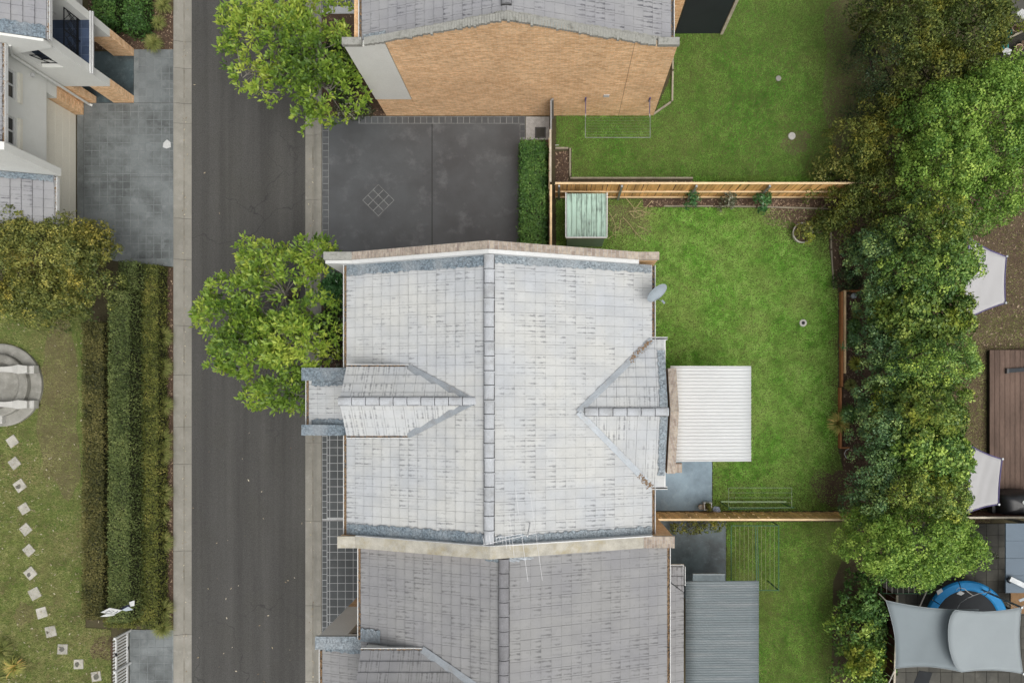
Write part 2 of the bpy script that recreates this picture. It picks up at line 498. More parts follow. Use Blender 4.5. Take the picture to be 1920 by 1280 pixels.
MT['patio'] = m_slab('patio_concrete_bluegrey', (0.225, 0.315, 0.385), (0.115, 0.165, 0.205), (0.33, 0.42, 0.48), 1.2, 0.7, 0.45, rough=0.55)
MT['patio_dark'] = m_slab('patio_concrete_damp_and_shade', (0.072, 0.102, 0.112), (0.028, 0.038, 0.042), (0.15, 0.19, 0.205), 1.3, 0.9, 0.7, rough=0.5)  # damp patio tone, also the painted shade of the porch floor
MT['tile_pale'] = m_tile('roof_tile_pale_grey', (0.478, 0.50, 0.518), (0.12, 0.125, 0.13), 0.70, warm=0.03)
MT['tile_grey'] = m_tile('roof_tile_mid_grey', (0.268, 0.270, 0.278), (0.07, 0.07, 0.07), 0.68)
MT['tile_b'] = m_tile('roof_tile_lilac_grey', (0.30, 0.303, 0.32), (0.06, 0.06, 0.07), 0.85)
MT['ridge_pale'] = mottled('ridge_tile_pale', (0.44, 0.46, 0.48), 0.08, 2, dirt=(0.2, 0.2, 0.19), dirt_amt=0.45, rand=0.04)
MT['ridge_grey'] = mottled('ridge_tile_grey', (0.225, 0.225, 0.235), 0.1, 2, dirt=(0.12, 0.12, 0.12), dirt_amt=0.45, rand=0.04)
MT['ridge_joint'] = mottled('ridge_mortar_dark', (0.07, 0.07, 0.07), 0.2)
MT['underlay'] = mottled('roof_underlay', (0.19, 0.19, 0.19), 0.2)
MT['flash'] = m_flash('lead_flashing_blue', (0.27, 0.335, 0.385))
MT['flash_pale'] = m_flash('lead_flashing_pale', (0.38, 0.44, 0.48))
MT['valley'] = mottled('valley_metal', (0.33, 0.36, 0.385), 0.12, 2, rough=0.5, metal=0.3, dirt=(0.22, 0.2, 0.17), dirt_amt=0.4)
MT['brick'] = m_brick('brick_sandstock_orange', (0.88, 0.59, 0.34), (0.68, 0.40, 0.20), (0.84, 0.66, 0.47))
MT['brick_cap'] = m_brick('brick_coping_weathered', (0.42, 0.36, 0.29), (0.27, 0.215, 0.18), (0.38, 0.36, 0.33), True)
MT['stucco'] = mottled('render_white_grey', (0.72, 0.73, 0.69), 0.05, 0.8, 60, dirt=(0.58, 0.58, 0.53), dirt_amt=0.3)
MT['stucco_lit'] = mottled('render_white_lit', (0.86, 0.865, 0.83), 0.04, 0.8, 60, dirt=(0.7, 0.7, 0.65), dirt_amt=0.3)  # same render painted lighter to offset shade on the lower porch wall
MT['stucco_cream'] = mottled('render_cream', (0.76, 0.74, 0.64), 0.05, 0.8, 60, dirt=(0.45, 0.44, 0.38), dirt_amt=0.25)
MT['door_cream'] = mottled('garage_door_cream', (0.80, 0.77, 0.66), 0.04, 0.8, 60, rough=0.5)
MT['coping'] = mottled('coping_concrete_lichen', (0.33, 0.33, 0.30), 0.3, 3.5, 40, dirt=(0.10, 0.10, 0.085), dirt_amt=0.75, dirt_scale=3.5)
MT['coping_yellow'] = mottled('coping_concrete_lichen_yellow', (0.43, 0.41, 0.35), 0.22, 2.5, 40, dirt=(0.29, 0.24, 0.12), dirt_amt=0.55, dirt_scale=1.6)
MT['white'] = mottled('white_paint', (0.64, 0.65, 0.64), 0.05, 1.5, 40, rough=0.5, dirt=(0.5, 0.5, 0.47), dirt_amt=0.25)
MT['gutter_in'] = mottled('gutter_dark_inside', (0.10, 0.10, 0.10), 0.3)
MT['litter'] = m_ground('gutter_leaf_litter', (0.28, 0.17, 0.09), (0.30, 0.22, 0.14), (0.09, 0.07, 0.05), 9, 60, 0.9)
MT['fence'] = m_wood('fence_timber_orange', (0.72, 0.42, 0.16), 0.25, rand=0.2)
MT['fence_lit'] = m_wood('fence_timber_lit', (0.78, 0.50, 0.22), 0.2, rand=0.25)  # fence timber painted lighter, since these palings face away from the sun
MT['bare_turf'] = m_ground('worn_turf', (0.120, 0.110, 0.050), (0.145, 0.130, 0.065), (0.090, 0.074, 0.042), 1.2, 45)
MT['fence_rail'] = m_wood('fence_rail_pale', (0.72, 0.54, 0.32), 0.18, (0.3, 1, 1), 0.08)
MT['fence_cap'] = m_wood('fence_cap_weathered', (0.50, 0.45, 0.36), 0.18, (0.4, 1, 1), 0.06)
MT['fence_red'] = m_wood('fence_timber_dark_red', (0.070, 0.028, 0.022), 0.25)
MT['sleeper'] = m_wood('sleeper_timber_red', (0.36, 0.165, 0.07), 0.25, (1, 0.3, 1), 0.1)
MT['sleeper_grey'] = m_wood('edging_timber_grey', (0.31, 0.28, 0.21), 0.2, (1, 1, 1), 0.1)
MT['steel'] = mottled('galvanised_steel', (0.36, 0.38, 0.39), 0.15, 5, rough=0.45, metal=0.6)
MT['green_metal'] = mottled('shed_metal_green', (0.42, 0.60, 0.50), 0.08, 1.5, 40, rough=0.45)
MT['green_wall'] = mottled('shed_wall_green', (0.25, 0.38, 0.31), 0.08, 1.5, 40, rough=0.5)
MT['iron'] = mottled('black_iron', (0.012, 0.013, 0.015), 0.2, rough=0.5)
MT['charcoal'] = mottled('charcoal_panel', (0.030, 0.036, 0.042), 0.12, 1.0, 50, rough=0.6)
MT['navy_tile'] = mottled('navy_floor_tile', (0.045, 0.065, 0.11), 0.3, 2, rough=0.35, rand=0.2, spec=0.5)
MT['grout_navy'] = mottled('navy_joint', (0.13, 0.16, 0.22), 0.1)
MT['glass'] = mottled('window_glass_dark', (0.035, 0.035, 0.03), 0.3, 3, rough=0.08, spec=0.6)
MT['curtain'] = mottled('window_blind', (0.20, 0.19, 0.16), 0.15, 4)
MT['bark'] = mottled('bark_grey', (0.20, 0.185, 0.16), 0.25, 8, 40, bstr=0.5)
MT['bark_dark'] = mottled('bark_dark', (0.07, 0.055, 0.04), 0.3, 8, 40, bstr=0.5)
MT['twig'] = mottled('dry_twig', (0.46, 0.37, 0.21), 0.2, 8)
MT['stone_pale'] = m_slab('paver_pale_concrete', (0.43, 0.41, 0.365), (0.29, 0.28, 0.25), (0.50, 0.48, 0.44), 4, 0.7, 0.5, 0.14, 0.85)
MT['moss_dark'] = m_ground('paver_moss', (0.16, 0.155, 0.14), (0.10, 0.10, 0.09), (0.26, 0.25, 0.23), 12, 60)
MT['plinth'] = m_slab('weathered_stone', (0.27, 0.265, 0.235), (0.15, 0.145, 0.125), (0.40, 0.39, 0.36), 2.2, 0.7, 0.6, rough=0.9)
MT['plinth_arm'] = m_slab('pale_cast_stone', (0.46, 0.455, 0.425), (0.33, 0.33, 0.30), (0.55, 0.55, 0.53), 3, 0.5, 0.5, rough=0.85)
MT['sail_grey'] = mottled('shade_sail_grey', (0.275, 0.32, 0.34), 0.05, 0.8, 120, rough=0.9, trans=0.25, finevar=0.06)
MT['sail_grey2'] = mottled('shade_sail_grey_double', (0.33, 0.37, 0.385), 0.04, 0.8, 120, rough=0.9, trans=0.2, finevar=0.06)
MT['sail_lilac'] = mottled('shade_sail_pale', (0.52, 0.515, 0.52), 0.03, 0.8, 120, rough=0.9, trans=0.2, finevar=0.05)
MT['sail_hem'] = mottled('shade_sail_hem_purple', (0.11, 0.095, 0.21), 0.1)
MT['blue'] = mottled('trampoline_pad_blue', (0.010, 0.20, 0.46), 0.15, 2, 40, rough=0.6, spec=0.25)
MT['black'] = mottled('black_mesh', (0.012, 0.015, 0.018), 0.3, 3, rough=0.7)
MT['rope'] = mottled('white_rope', (0.50, 0.47, 0.42), 0.1)
MT['deck'] = m_wood('deck_board_brown', (0.125, 0.085, 0.066), 0.25, (1, 0.25, 1), 0.16)
MT['paver'] = m_slab('paver_dark_concrete', (0.074, 0.072, 0.060), (0.042, 0.042, 0.038), (0.125, 0.12, 0.105), 1.5, 0.7, 0.5, 0.16, 0.85)
MT['paver_joint'] = m_ground('paver_joint', (0.03, 0.03, 0.026), (0.045, 0.043, 0.034), (0.06, 0.055, 0.045))
MT['roof_blue'] = mottled('metal_roof_bluegrey', (0.115, 0.155, 0.195), 0.08, 0.8, 50, rough=0.5)
MT['terracotta'] = mottled('pot_cream_terracotta', (0.46, 0.35, 0.24), 0.15, 4)
MT['teal'] = mottled('teal_plastic', (0.02, 0.25, 0.23), 0.15, 4, rough=0.4)
MT['dark_plastic'] = mottled('black_plastic', (0.02, 0.02, 0.02), 0.3, 4, rough=0.4)
MT['cover'] = mottled('black_vinyl_cover', (0.016, 0.017, 0.019), 0.4, 4, rough=0.35, spec=0.5, bstr=0.6)
MT['dish'] = mottled('dish_grey', (0.34, 0.39, 0.43), 0.05, 3, rough=0.4)
MT['line_green'] = mottled('clothesline_wire_green', (0.20, 0.26, 0.15), 0.1)
MT['frame_green'] = mottled('clothesline_frame_green', (0.06, 0.14, 0.08), 0.15)
MT['wire_pale'] = mottled('clothesline_wire_pale', (0.26, 0.29, 0.16), 0.1)
MT['aluminium'] = mottled('aluminium_rod', (0.56, 0.57, 0.58), 0.05, 5, rough=0.35, metal=0.4)
MT['concrete_lid'] = mottled('lid_pale_plastic', (0.45, 0.44, 0.40), 0.1, 5)
MT['cardboard'] = mottled('brown_board', (0.21, 0.125, 0.06), 0.15, 4)
MT['paper'] = mottled('white_sheet', (0.52, 0.53, 0.52), 0.06, 6)
MT['navy'] = mottled('navy_print', (0.02, 0.025, 0.04), 0.1, 6)
MT['cloth_blue'] = mottled('blue_white_rag', (0.40, 0.45, 0.58), 0.4, 14)
MT['pipe'] = mottled('white_pvc_pipe', (0.62, 0.63, 0.60), 0.05, 3, rough=0.4)
MT['leaf_fallen'] = m_leaf('fallen_leaf_pale', [(0.13, 0.085, 0.045), (0.30, 0.25, 0.15), (0.55, 0.50, 0.38)], 0.1)
MT['black_joint'] = mottled('joint_black', (0.02, 0.02, 0.02), 0.2)
MT['poly_white'] = mottled('corrugated_sheet_white', (0.70, 0.72, 0.725), 0.04, 0.7, 60, rough=0.4, spec=0.4, trans=0.3, finevar=0.05)
MT['corr_grey'] = mottled('corrugated_sheet_grey', (0.155, 0.185, 0.195), 0.12, 0.7, 60, rough=0.45, stretch=(0.5, 6, 1), dirt=(0.27, 0.28, 0.28), dirt_amt=0.35, dirt_scale=1.0)

# ------------------------------------------------------------------ the setting: ground, road, kerbs, drives, beds
def sheet(name, pts_px, z, mat, label, kind='structure', thick=None, cat=None, parent=None):
    poly = [(WX(a), WY(b)) for a, b in pts_px]
    return MB().prism(poly, z - (thick or 0.03), z).build(name, mat, parent, label=label, kind=kind, cat=cat)

MB().box(-90, 90, -90, 90, -0.5, -0.16).build('ground', MT['subsoil'], label='brown earth under the whole block', kind='structure')
xr0, xr1 = WX(357), WX(571)
MB().box(xr0, xr1, -40, 40, -0.14, -0.10).build('road', MT['asphalt'], label='dark grey asphalt lane running between the kerbs', kind='structure')
xl, xk = WX(325), WX(603)
MB().box(-60, xl - 0.01, -40, 40, -0.15, -0.02).build('garden_ground', MT['subsoil'], label='brown earth of the gardens beside the white house', kind='structure')
MB().box(xk + 0.01, 60, -40, 40, -0.15, -0.02).build('garden_ground', MT['subsoil'], label='brown earth of the plots around the brick houses', kind='structure')

def kerb(side, joints_px, label):
    root = empty('kerb', W(341 if side < 0 else 587, 640), label, kind='structure')
    x_out, x_in = (xl, xr0) if side < 0 else (xk, xr1)
    d = 1 if side < 0 else -1
    ys = sorted([WY(j) for j in joints_px] + [-16, 18])
    wdt = abs(x_in - x_out)
    prof = [(0, -0.14), (0, 0.0), (0.02, 0.012), (0.14, 0.012), (0.22, -0.01), (0.30, -0.055), (0.36, -0.085), (0.42, -0.094), (0.52, -0.088), (wdt, -0.092), (wdt, -0.14)]
    for a, b in zip(ys[:-1], ys[1:]):
        mb = MB(); n = len(prof)
        ya, yb = a + 0.006, b - 0.006
        v = [(x_out + d * p[0], ya, p[1]) for p in prof] + [(x_out + d * p[0], yb, p[1]) for p in prof]
        f = []
        for i in range(n - 1):
            q = (i, i + 1, i + 1 + n, i + n)
            f.append(q if d < 0 else q[::-1])
        f += [tuple(range(n)), tuple(range(2 * n - 1, n - 1, -1))]
        o = mb.add(v, f).build('kerb_segment', MT['kerb'], root)
        o.data.materials.append(MT['gutter_dirt'])
        for pi in (6,): o.data.polygons[pi].material_index = 1
    return root
kerb(-1, [77, 127, 193, 231, 409, 486, 610, 703, 800, 870, 1033, 1190], 'rolled concrete kerb along the white house side of the lane')
kerb(1, [30, 120, 252, 374, 470, 600, 700, 830, 977, 1136, 1278], 'rolled concrete kerb along the brick house side of the lane')

TILE_MESH = {}
def tile_mesh(w, h, t, mat):
    k = (round(w, 4), round(h, 4), t, mat.name)
    if k not in TILE_MESH:
        TILE_MESH[k] = MB().bbox(-w / 2, w / 2, -h / 2, h / 2, 0, t, 0.004).mesh('tile', mat)
    return TILE_MESH[k]
def lay(parent, x, y, w, h, z, mat, rot=0.0, name='tile', t=0.008):
    return link_mesh(name, tile_mesh(w, h, t, mat), parent, (x, y, z), Matrix.Rotation(rot + random.uniform(-0.006, 0.006), 3, 'Z'))

# driveway of the white house: stencilled concrete
dw = sheet('driveway', [(145, 194), (251, 194), (251, 93), (325, 93), (325, 500), (232, 492), (145, 476)], 0.004, MT['grout_blue'], 'blue grey stencilled concrete driveway in front of the cream garage door', thick=0.12)
px0, step = 158.0, 14.5
for i in range(12):
    for j in range(28):
        x0, y0 = px0 + i * step, 94 + j * step
        x1 = min(x0 + step, 325.0)
        if x1 - x0 < 5: continue
        if y0 < 192 and x0 < 250: continue
        if y0 + step > 474 + (x0 - 150) * 0.14: continue
        if x0 < 215 and y0 > 440: continue
        g = 1.1 if random.random() < 0.8 else 0.75
        lay(dw, WX((x0 + x1) / 2), WY(y0 + step / 2), (x1 - x0 - g) / S, (step - g) / S, 0.004, MT['drive_blue'])
MB().box(WX(146.5), WX(157), WY(476), WY(218), 0.004, 0.011).build('edge_strip', MT['drive_blue'], dw)
MB().box(WX(158), WX(325), WY(193.9), WY(193.1), 0.009, 0.0125).build('joint', MT['gutter_in'], dw)
MB().box(WX(158), WX(325), WY(332.8), WY(332.0), 0.009, 0.0125).build('joint', MT['gutter_in'], dw)
MB().box(WX(157.2), WX(158.0), WY(476), WY(194), 0.009, 0.0125).build('joint', MT['gutter_in'], dw)
sheet('porch_floor', [(150, 193), (250.3, 193), (250.3, 97), (150, 97)], 0.006, MT['patio_dark'], 'concrete floor coloured dark for the shade under the balcony of the white house', thick=0.1)  # the shade under the balcony is put into the floor colour
spill = [(1003, 838), (1024, 855), (1026, 884), (1000, 893), (978, 884), (982, 858)]
sheet('paint_spill', [(x / 3.2, y / 3.2) for x, y in spill], 0.0145, MT['paper'], 'splash of white paint dried on the blue grey driveway', kind='thing', thick=0.003, cat='paint spill')

# driveway between the two brick houses: charcoal slabs with tiled borders and a tile diamond
d2 = sheet('driveway', [(604, 218), (985, 218), (985, 262), (975, 262), (975, 540), (604, 540)], 0.002, MT['drive_dark'], 'charcoal concrete driveway between the two brick houses', thick=0.12)
MB().box(WX(809.5), WX(810.8), WY(540), WY(218), 0.001, 0.0035).build('joint', MT['black_joint'], d2)
MB().box(WX(672), WX(985), WY(232), WY(218.6), 0.001, 0.005).build('border_joint', MT['grout_grey'], d2)
MB().box(WX(604.6), WX(616.5), WY(540), WY(233), 0.001, 0.005).build('border_joint', MT['grout_grey'], d2)
MB().box(WX(974.6), WX(984.8), WY(262), WY(232.6), 0.001, 0.005).build('border_joint', MT['grout_grey'], d2)
n = 27; st = (984 - 674) / n
for i in range(n): lay(d2, WX(674 + (i + .5) * st), WY(225.3), (st - 1.1) / S, 11.6 / S, 0.005, MT['drive_dark_tile'], t=0.005)
for i in range(24): lay(d2, WX(610.5), WY(239 + i * 12.4), 10.2 / S, 11.3 / S, 0.005, MT['drive_dark_tile'], t=0.005)
for i in range(2): lay(d2, WX(979.7), WY(240 + i * 12), 8.6 / S, 10.8 / S, 0.005, MT['drive_dark_tile'], t=0.005)
c = W(709.5, 375.5); a = R(45)
mb = MB(); hw = 21.3 / S
mb.prism([(c.x + hw * 1.414 * math.cos(k * math.pi / 2), c.y + hw * 1.414 * math.sin(k * math.pi / 2)) for k in range(4)], 0.001, 0.005)
mb.build('diamond_joint', MT['grout_grey'], d2)
for i in (-1, 0, 1):
    for j in (-1, 0, 1):
        q = 14.0 / S
        x, y = i * q, j * q
        lay(d2, c.x + (x - y) * 0.7071, c.y + (x + y) * 0.7071, 12.6 / S, 12.6 / S, 0.005, MT['drive_dark_tile'], a, t=0.005)
sheet('gravel_patch', [(986, 219), (1030, 219), (1030, 262), (986, 262)], 0.0, MT['gravel'], 'patch of white gravel beside the brick wall', kind='stuff', thick=0.06)
pit = empty('pit_lid', W(1013, 248), 'dark square drain lid set in the white gravel', 'drain lid')
MB().bbox(WX(1003), WX(1023.5), WY(259), WY(238.5), -0.02, 0.02).build('frame', MT['gutter_in'], pit)
MB().bbox(WX(1005), WX(1021.5), WY(257), WY(240.5), 0.0, 0.028).build('lid', MT['paver'], pit)

# front court of the middle house and the next one: charcoal tiles, pale joints
def court(name, y0, y1, x1, label):
    o = sheet(name, [(604, y0), (x1, y0), (x1, y1), (604, y1)], 0.004, MT['grout_light'], label, thick=0.12)
    nrow = int((y1 - y0) / 11.1)
    for j in range(nrow): lay(o, WX(608.6), WY(y0 + (j + .5) * 11.1), 7.8 / S, 10.0 / S, 0.004, MT['porch_tile'])
    nrow = int((y1 - y0) / 14.6)
    for j in range(nrow):
        lay(o, WX(615.7), WY(y0 + (j + .5) * 14.6), 3.6 / S, 13.4 / S, 0.004, MT['porch_tile'])
        for i in range(int((x1 - 618) / 14.6)):
            lay(o, WX(618.4 + (i + .5) * 14.6), WY(y0 + (j + .5) * 14.6), 13.5 / S, 13.5 / S, 0.004, MT['porch_tile'])
    return o
court('front_court', 795, 975, 678, 'charcoal tiled court with pale joints in front of the pale roofed house')
court('front_court', 976, 1205, 700, 'charcoal tiled court with pale joints in front of the grey roofed house')
court('front_court', -60, 26, 700, 'charcoal tiled court half hidden under the top street tree')

# concrete patios behind the houses
sheet('patio', [(1165, 800), (1335, 800), (1335, 957), (1165, 957)], 0.006, MT['patio'], 'blue grey concrete patio behind the pale roofed house', thick=0.1)
sheet('patio', [(1180, 975), (1361, 975), (1361, 1120), (1180, 1120)], 0.006, MT['patio_dark'], 'dark damp concrete patio behind the grey roofed house', thick=0.1)
# tiled path by the picket gate
pth = sheet('path', [(243, 1180), (325, 1180), (325, 1330), (243, 1330)], 0.004, MT['grout_blue'], 'grey tiled path between the picket fence and the kerb', thick=0.12)
for i in range(5):
    for j in range(8):
        lay(pth, WX(246 + (i + .5) * 15.4), WY(1181 + (j + .5) * 15.6), 14.5 / S, 14.7 / S, 0.004, MT['stone_pale'] if False else MT['drive_blue'])

# mulch and soil beds
sheet('planting_bed', [(604, 27), (700, 27), (735, 217), (604, 217)], -0.004, MT['mulch'], 'red brown mulch bed under the top street tree')
sheet('planting_bed', [(604, 478), (720, 478), (720, 700), (604, 700)], -0.004, MT['mulch'], 'mulch bed between the kerb and the pale roofed house')
sheet('planting_bed', [(295, 500), (325, 502), (325, 1180), (290, 1180)], -0.004, MT['mulch'], 'narrow mulch strip beside the kerb with tussocks')
sheet('planting_bed', [(165, -60), (325, -60), (325, 93), (165, 93)], -0.004, MT['mulch'], 'mulch bed with box shrubs above the blue grey driveway')
sheet('planting_bed', [(975, 262), (1030, 262), (1030, 540), (975, 540)], -0.004, MT['mulch'], 'mulch bed under the clipped hedge beside the charcoal driveway')
sheet('planting_bed', [(1041, 284), (1066, 284), (1066, 340), (1560, 340), (1560, 372), (1041, 372)], -0.004, MT['mulch'], 'chip mulch bed along the back of the paling fence')
sheet('planting_bed', [(1205, 372), (1590, 372), (1590, 388), (1205, 388)], 0.004, MT['mulch'], 'mulch strip at the foot of the paling fence')
sheet('planting_bed', [(1553, 390), (1640, 390), (1640, 545), (1572, 545), (1556, 470)], -0.004, MT['soil'], 'brown soil bed under the screening trees')
sheet('planting_bed', [(1580, 548), (1640, 548), (1640, 975), (1580, 975)], -0.002, MT['mulch'], 'raised mulch bed behind the red sleepers')
sheet('back_yard', [(1640, 330), (1990, 330), (1990, 660), (1640, 660)], -0.006, MT['soil'], 'bare brown yard beyond the screening trees')
sheet('yard_strip', [(1840, -60), (1990, -60), (1990, 130), (1840, 130)], -0.006, MT['paver_joint'], 'dark yard corner behind the pots')

# pavers in the yard with the trampoline
pv = sheet('paved_yard', [(1655, 981), (1990, 981), (1990, 1340), (1655, 1340)], -0.006, MT['paver_joint'], 'dark paved yard around the trampoline')
for i in range(15):
    for j in range(17):
        x, y = 1666 + i * 21.6, 992 + j * 21.4
        if (1640 < x < 1740 and y < 1050) or (1700 < x < 1885 and 1160 < y < 1240): continue
        if x > 1895 and y < 1110: continue
        lay(pv, WX(x), WY(y), 20.9 / S, 20.7 / S, -0.006 + random.uniform(0, 0.004), MT['paver'], name='paver', t=0.01)

# ------------------------------------------------------------------ lawns
def blades(name, poly_px, per_m2, mat, label, length=0.07, width=0.016, density=None, base=None, seed=1, z=0.0, base_z=-0.002, kind='stuff'):
    """a lawn: thatch sheet plus short blades of grass"""
    rg = np.random.default_rng(seed)
    poly = [(WX(a), WY(b)) for a, b in poly_px]
    xs = [p[0] for p in poly]; ys = [p[1] for p in poly]
    area = (max(xs) - min(xs)) * (max(ys) - min(ys))
    n = int(area * per_m2)
    x = rg.uniform(min(xs), max(xs), n); y = rg.uniform(min(ys), max(ys), n)
    k = in_poly(x, y, poly)
    if density is not None: k &= rg.random(n) < density(x * S + CX, CY - y * S)
    x, y = x[k], y[k]; n = len(x)
    L = length * rg.uniform(0.6, 1.35, n); az = rg.uniform(0, 2 * np.pi, n); lean = rg.uniform(0.55, 0.99, n)
    wv = width * rg.uniform(0.7, 1.3, n) / 2
    dx, dy = np.cos(az), np.sin(az)
    zt = z + L * np.sqrt(1 - lean ** 2) * 0.9 + 0.01
    b = np.stack([x, y, np.full(n, z - 0.004)], 1)
    pxy = np.stack([-dy * wv, dx * wv, np.zeros(n)], 1)
    tip = np.stack([x + dx * L * lean, y + dy * L * lean, zt], 1)
    verts = np.empty((n * 3, 3)); verts[0::3] = b - pxy; verts[1::3] = b + pxy; verts[2::3] = tip
    tone = np.clip(0.5 + 0.35 * (vnoise(x, y, 2.2, seed) - 0.5) + 0.55 * (vnoise(x, y, 8.5, seed + 5) - 0.5) + 0.45 * (vnoise(x, y, 4.1, seed + 7) - 0.5) + rg.normal(0, 0.2, n), 0, 1)
    tris = np.arange(n * 3).reshape(-1, 3)
    o = fast_mesh(name, verts, tris, mat, np.repeat(tone, 3))
    tag(o, label, None, None, kind)
    if base is not None:
        MB().prism(poly, base_z - 0.014, base_z).build('lawn', base, label='turf under the ' + label.split(' of ', 1)[-1], kind='structure')
    return o

MT['grass_bright'] = m_grass('grass_fresh', [(0.072, 0.215, 0.020), (0.200, 0.465, 0.058), (0.420, 0.640, 0.170)], (0.380, 0.450, 0.145), 0.6, 0.42, (0.20, 0.17, 0.08), 0.18)
MT['grass_mid'] = m_grass('grass_mid', [(0.048, 0.160, 0.015), (0.120, 0.320, 0.038), (0.260, 0.470, 0.095)], (0.220, 0.290, 0.078), 0.6, 0.30, (0.13, 0.105, 0.05), 0.25)
MT['grass_low'] = m_grass('grass_olive', [(0.060, 0.165, 0.016), (0.150, 0.345, 0.044), (0.310, 0.500, 0.105)], (0.210, 0.240, 0.068), 0.6, 0.45, (0.11, 0.085, 0.04), 0.3)
MT['grass_dry'] = m_grass('grass_dry_patchy', [(0.120, 0.165, 0.038), (0.270, 0.325, 0.090), (0.470, 0.470, 0.210)], (0.360, 0.300, 0.155), 0.7, 0.40, (0.14, 0.095, 0.065), 0.6)

def near(px, py, x, y, r): return np.exp(-(((px - x) / r) ** 2 + ((py - y) / r) ** 2))
def d_top(px, py):
    d = 1.0 - 0.88 * np.clip((px - 1525 - 30 * np.sin(py / 60)) / 60, 0, 1) - 0.4 * near(px, py, 1490, 270, 38)
    return np.clip(d, 0.25, 1)
blades('lawn_grass', [(1043, 218), (1043, 277), (1072, 277), (1072, 334), (1560, 337), (1660, 330), (1660, -70), (1374, -70), (1350, 62), (1262, 62), (1263, 133), (1226, 216)],
       1500, MT['grass_mid'], 'mown green grass of the back lawn beside the orange brick wall', density=d_top, base=MT['turf'], seed=3)
def d_mid(px, py):
    d = 1.0 - 0.72 * near(px, py, 1175, 400, 55) - 0.9 * near(px, py, 1480, 400, 52) - 0.55 * near(px, py, 1100, 470, 60) - 0.85 * near(px, py, 1540, 420, 48)
    d -= 0.75 * np.clip((px - 1545) / 30, 0, 1) * (0.5 + vnoise(px, py, 0.03, 4)) + 0.8 * near(px, py, 1560, 920, 55) + 0.5 * near(px, py, 1370, 945, 40)
    d -= 0.35 * np.clip((395 - py) / 20, 0, 1)
    return np.clip(d, 0.08, 1)
blades('lawn_grass', [(1043, 373), (1205, 373), (1205, 389), (1552, 391), (1554, 470), (1571, 545), (1571, 840), (1600, 957), (1336.5, 957), (1336.5, 798), (1150, 798), (1150, 520), (1043, 520)],
       1900, MT['grass_bright'], 'bright green grass of the lawn behind the pale roofed house', length=0.085, width=0.018, density=d_mid, base=MT['turf'], seed=4)
def d_bot(px, py):
    return np.clip(1.0 - 0.85 * np.clip((px - 1535) / 28, 0, 1) - 0.3 * near(px, py, 1400, 1090, 25), 0.06, 1)
blades('lawn_grass', [(1362, 978), (1610, 978), (1562, 1090), (1558, 1330), (1362, 1330)],
       1500, MT['grass_low'], 'olive green grass of the lawn beside the grey corrugated roof', density=d_bot, base=MT['turf'], seed=5)
def d_left(px, py):
    d = 0.35 + 0.75 * vnoise(px, py, 0.014, 3) + 0.35 * np.clip((py - 830) / 150, 0, 1) - 0.55 * np.clip((px - 60) / 60, 0, 1) * np.clip((1010 - py) / 160, 0, 1) - 0.4 * np.clip((700 - py) / 60, 0, 1)
    return np.clip(d, 0.5, 1)
blades('lawn_grass', [(-60, 560), (160, 560), (160, 1176), (208, 1180), (208, 1330), (-60, 1330)],
       1300, MT['grass_dry'], 'patchy dry grass of the lawn with the stepping stones', length=0.085, density=d_left, base=MT['turf'], seed=6)
def d_right(px, py): return np.clip(0.25 + 0.9 * vnoise(px, py, 0.012, 8), 0.1, 1)
blades('lawn_grass', [(1780, 590), (1990, 590), (1990, 652), (1856, 655), (1856, 980), (1780, 980)],
       1100, MT['grass_dry'], 'thin dry grass of the yard beside the brown deck', density=d_right, base=MT['soil'], seed=7)
blades('lawn_grass', [(1790, 400), (1990, 380), (1990, 590), (1790, 590)],
       350, MT['grass_dry'], 'sparse dry grass of the yard below the upper shade sail', density=d_right, seed=8)
blades('ground_cover', [(1300, 332), (1560, 332), (1560, 350), (1300, 350)], 1500, MT['grass_low'], 'dark green ground cover behind the paling fence', length=0.14, width=0.03, seed=9)

def bare_patch(c_px, r_px, mat, label, seed, z=0.003):
    rg = random.Random(seed); pts = []
    ph = [rg.uniform(0, 6.28) for _ in range(4)]
    for i in range(40):
        t = 2 * math.pi * i / 40
        k = 1 + 0.16 * math.sin(2 * t + ph[0]) + 0.12 * math.sin(3 * t + ph[1]) + 0.09 * math.sin(5 * t + ph[2]) + 0.07 * math.sin(9 * t + ph[3]) + rg.uniform(-.04, .04)
        pts.append((c_px[0] + r_px[0] * k * math.cos(t), c_px[1] + r_px[1] * k * math.sin(t)))
    return sheet('bare_earth', pts, z, mat, label, thick=0.02)
bare_patch((1165, 412), (52, 30), MT['bare_turf'], 'worn bare earth under the prunings beside the shed', 1)
bare_patch((1492, 402), (56, 15), MT['soil'], 'bare dark earth in the far corner of the bright lawn', 2, 0.005)
bare_patch((1572, 915), (44, 40), MT['soil'], 'bare earth at the lower end of the bright lawn', 3)
bare_patch((1615, 120), (66, 190), MT['bare_turf'], 'bare earth under the dark evergreen beside the upper lawn', 4)
bare_patch((1490, 268), (30, 20), MT['bare_turf'], 'worn earth around the pale drain lid', 5)
bare_patch((110, 760), (46, 150), MT['bare_turf'], 'brown bare strip of lawn beside the brownish hedge', 6)
bare_patch((45, 1150), (16, 24), MT['bare_turf'], 'small bare spot in the dry lawn beside the stepping stones', 7)
bare_patch((195, 1215), (22, 26), MT['mulch'], 'bare mulch at the foot of the picket fence', 8)

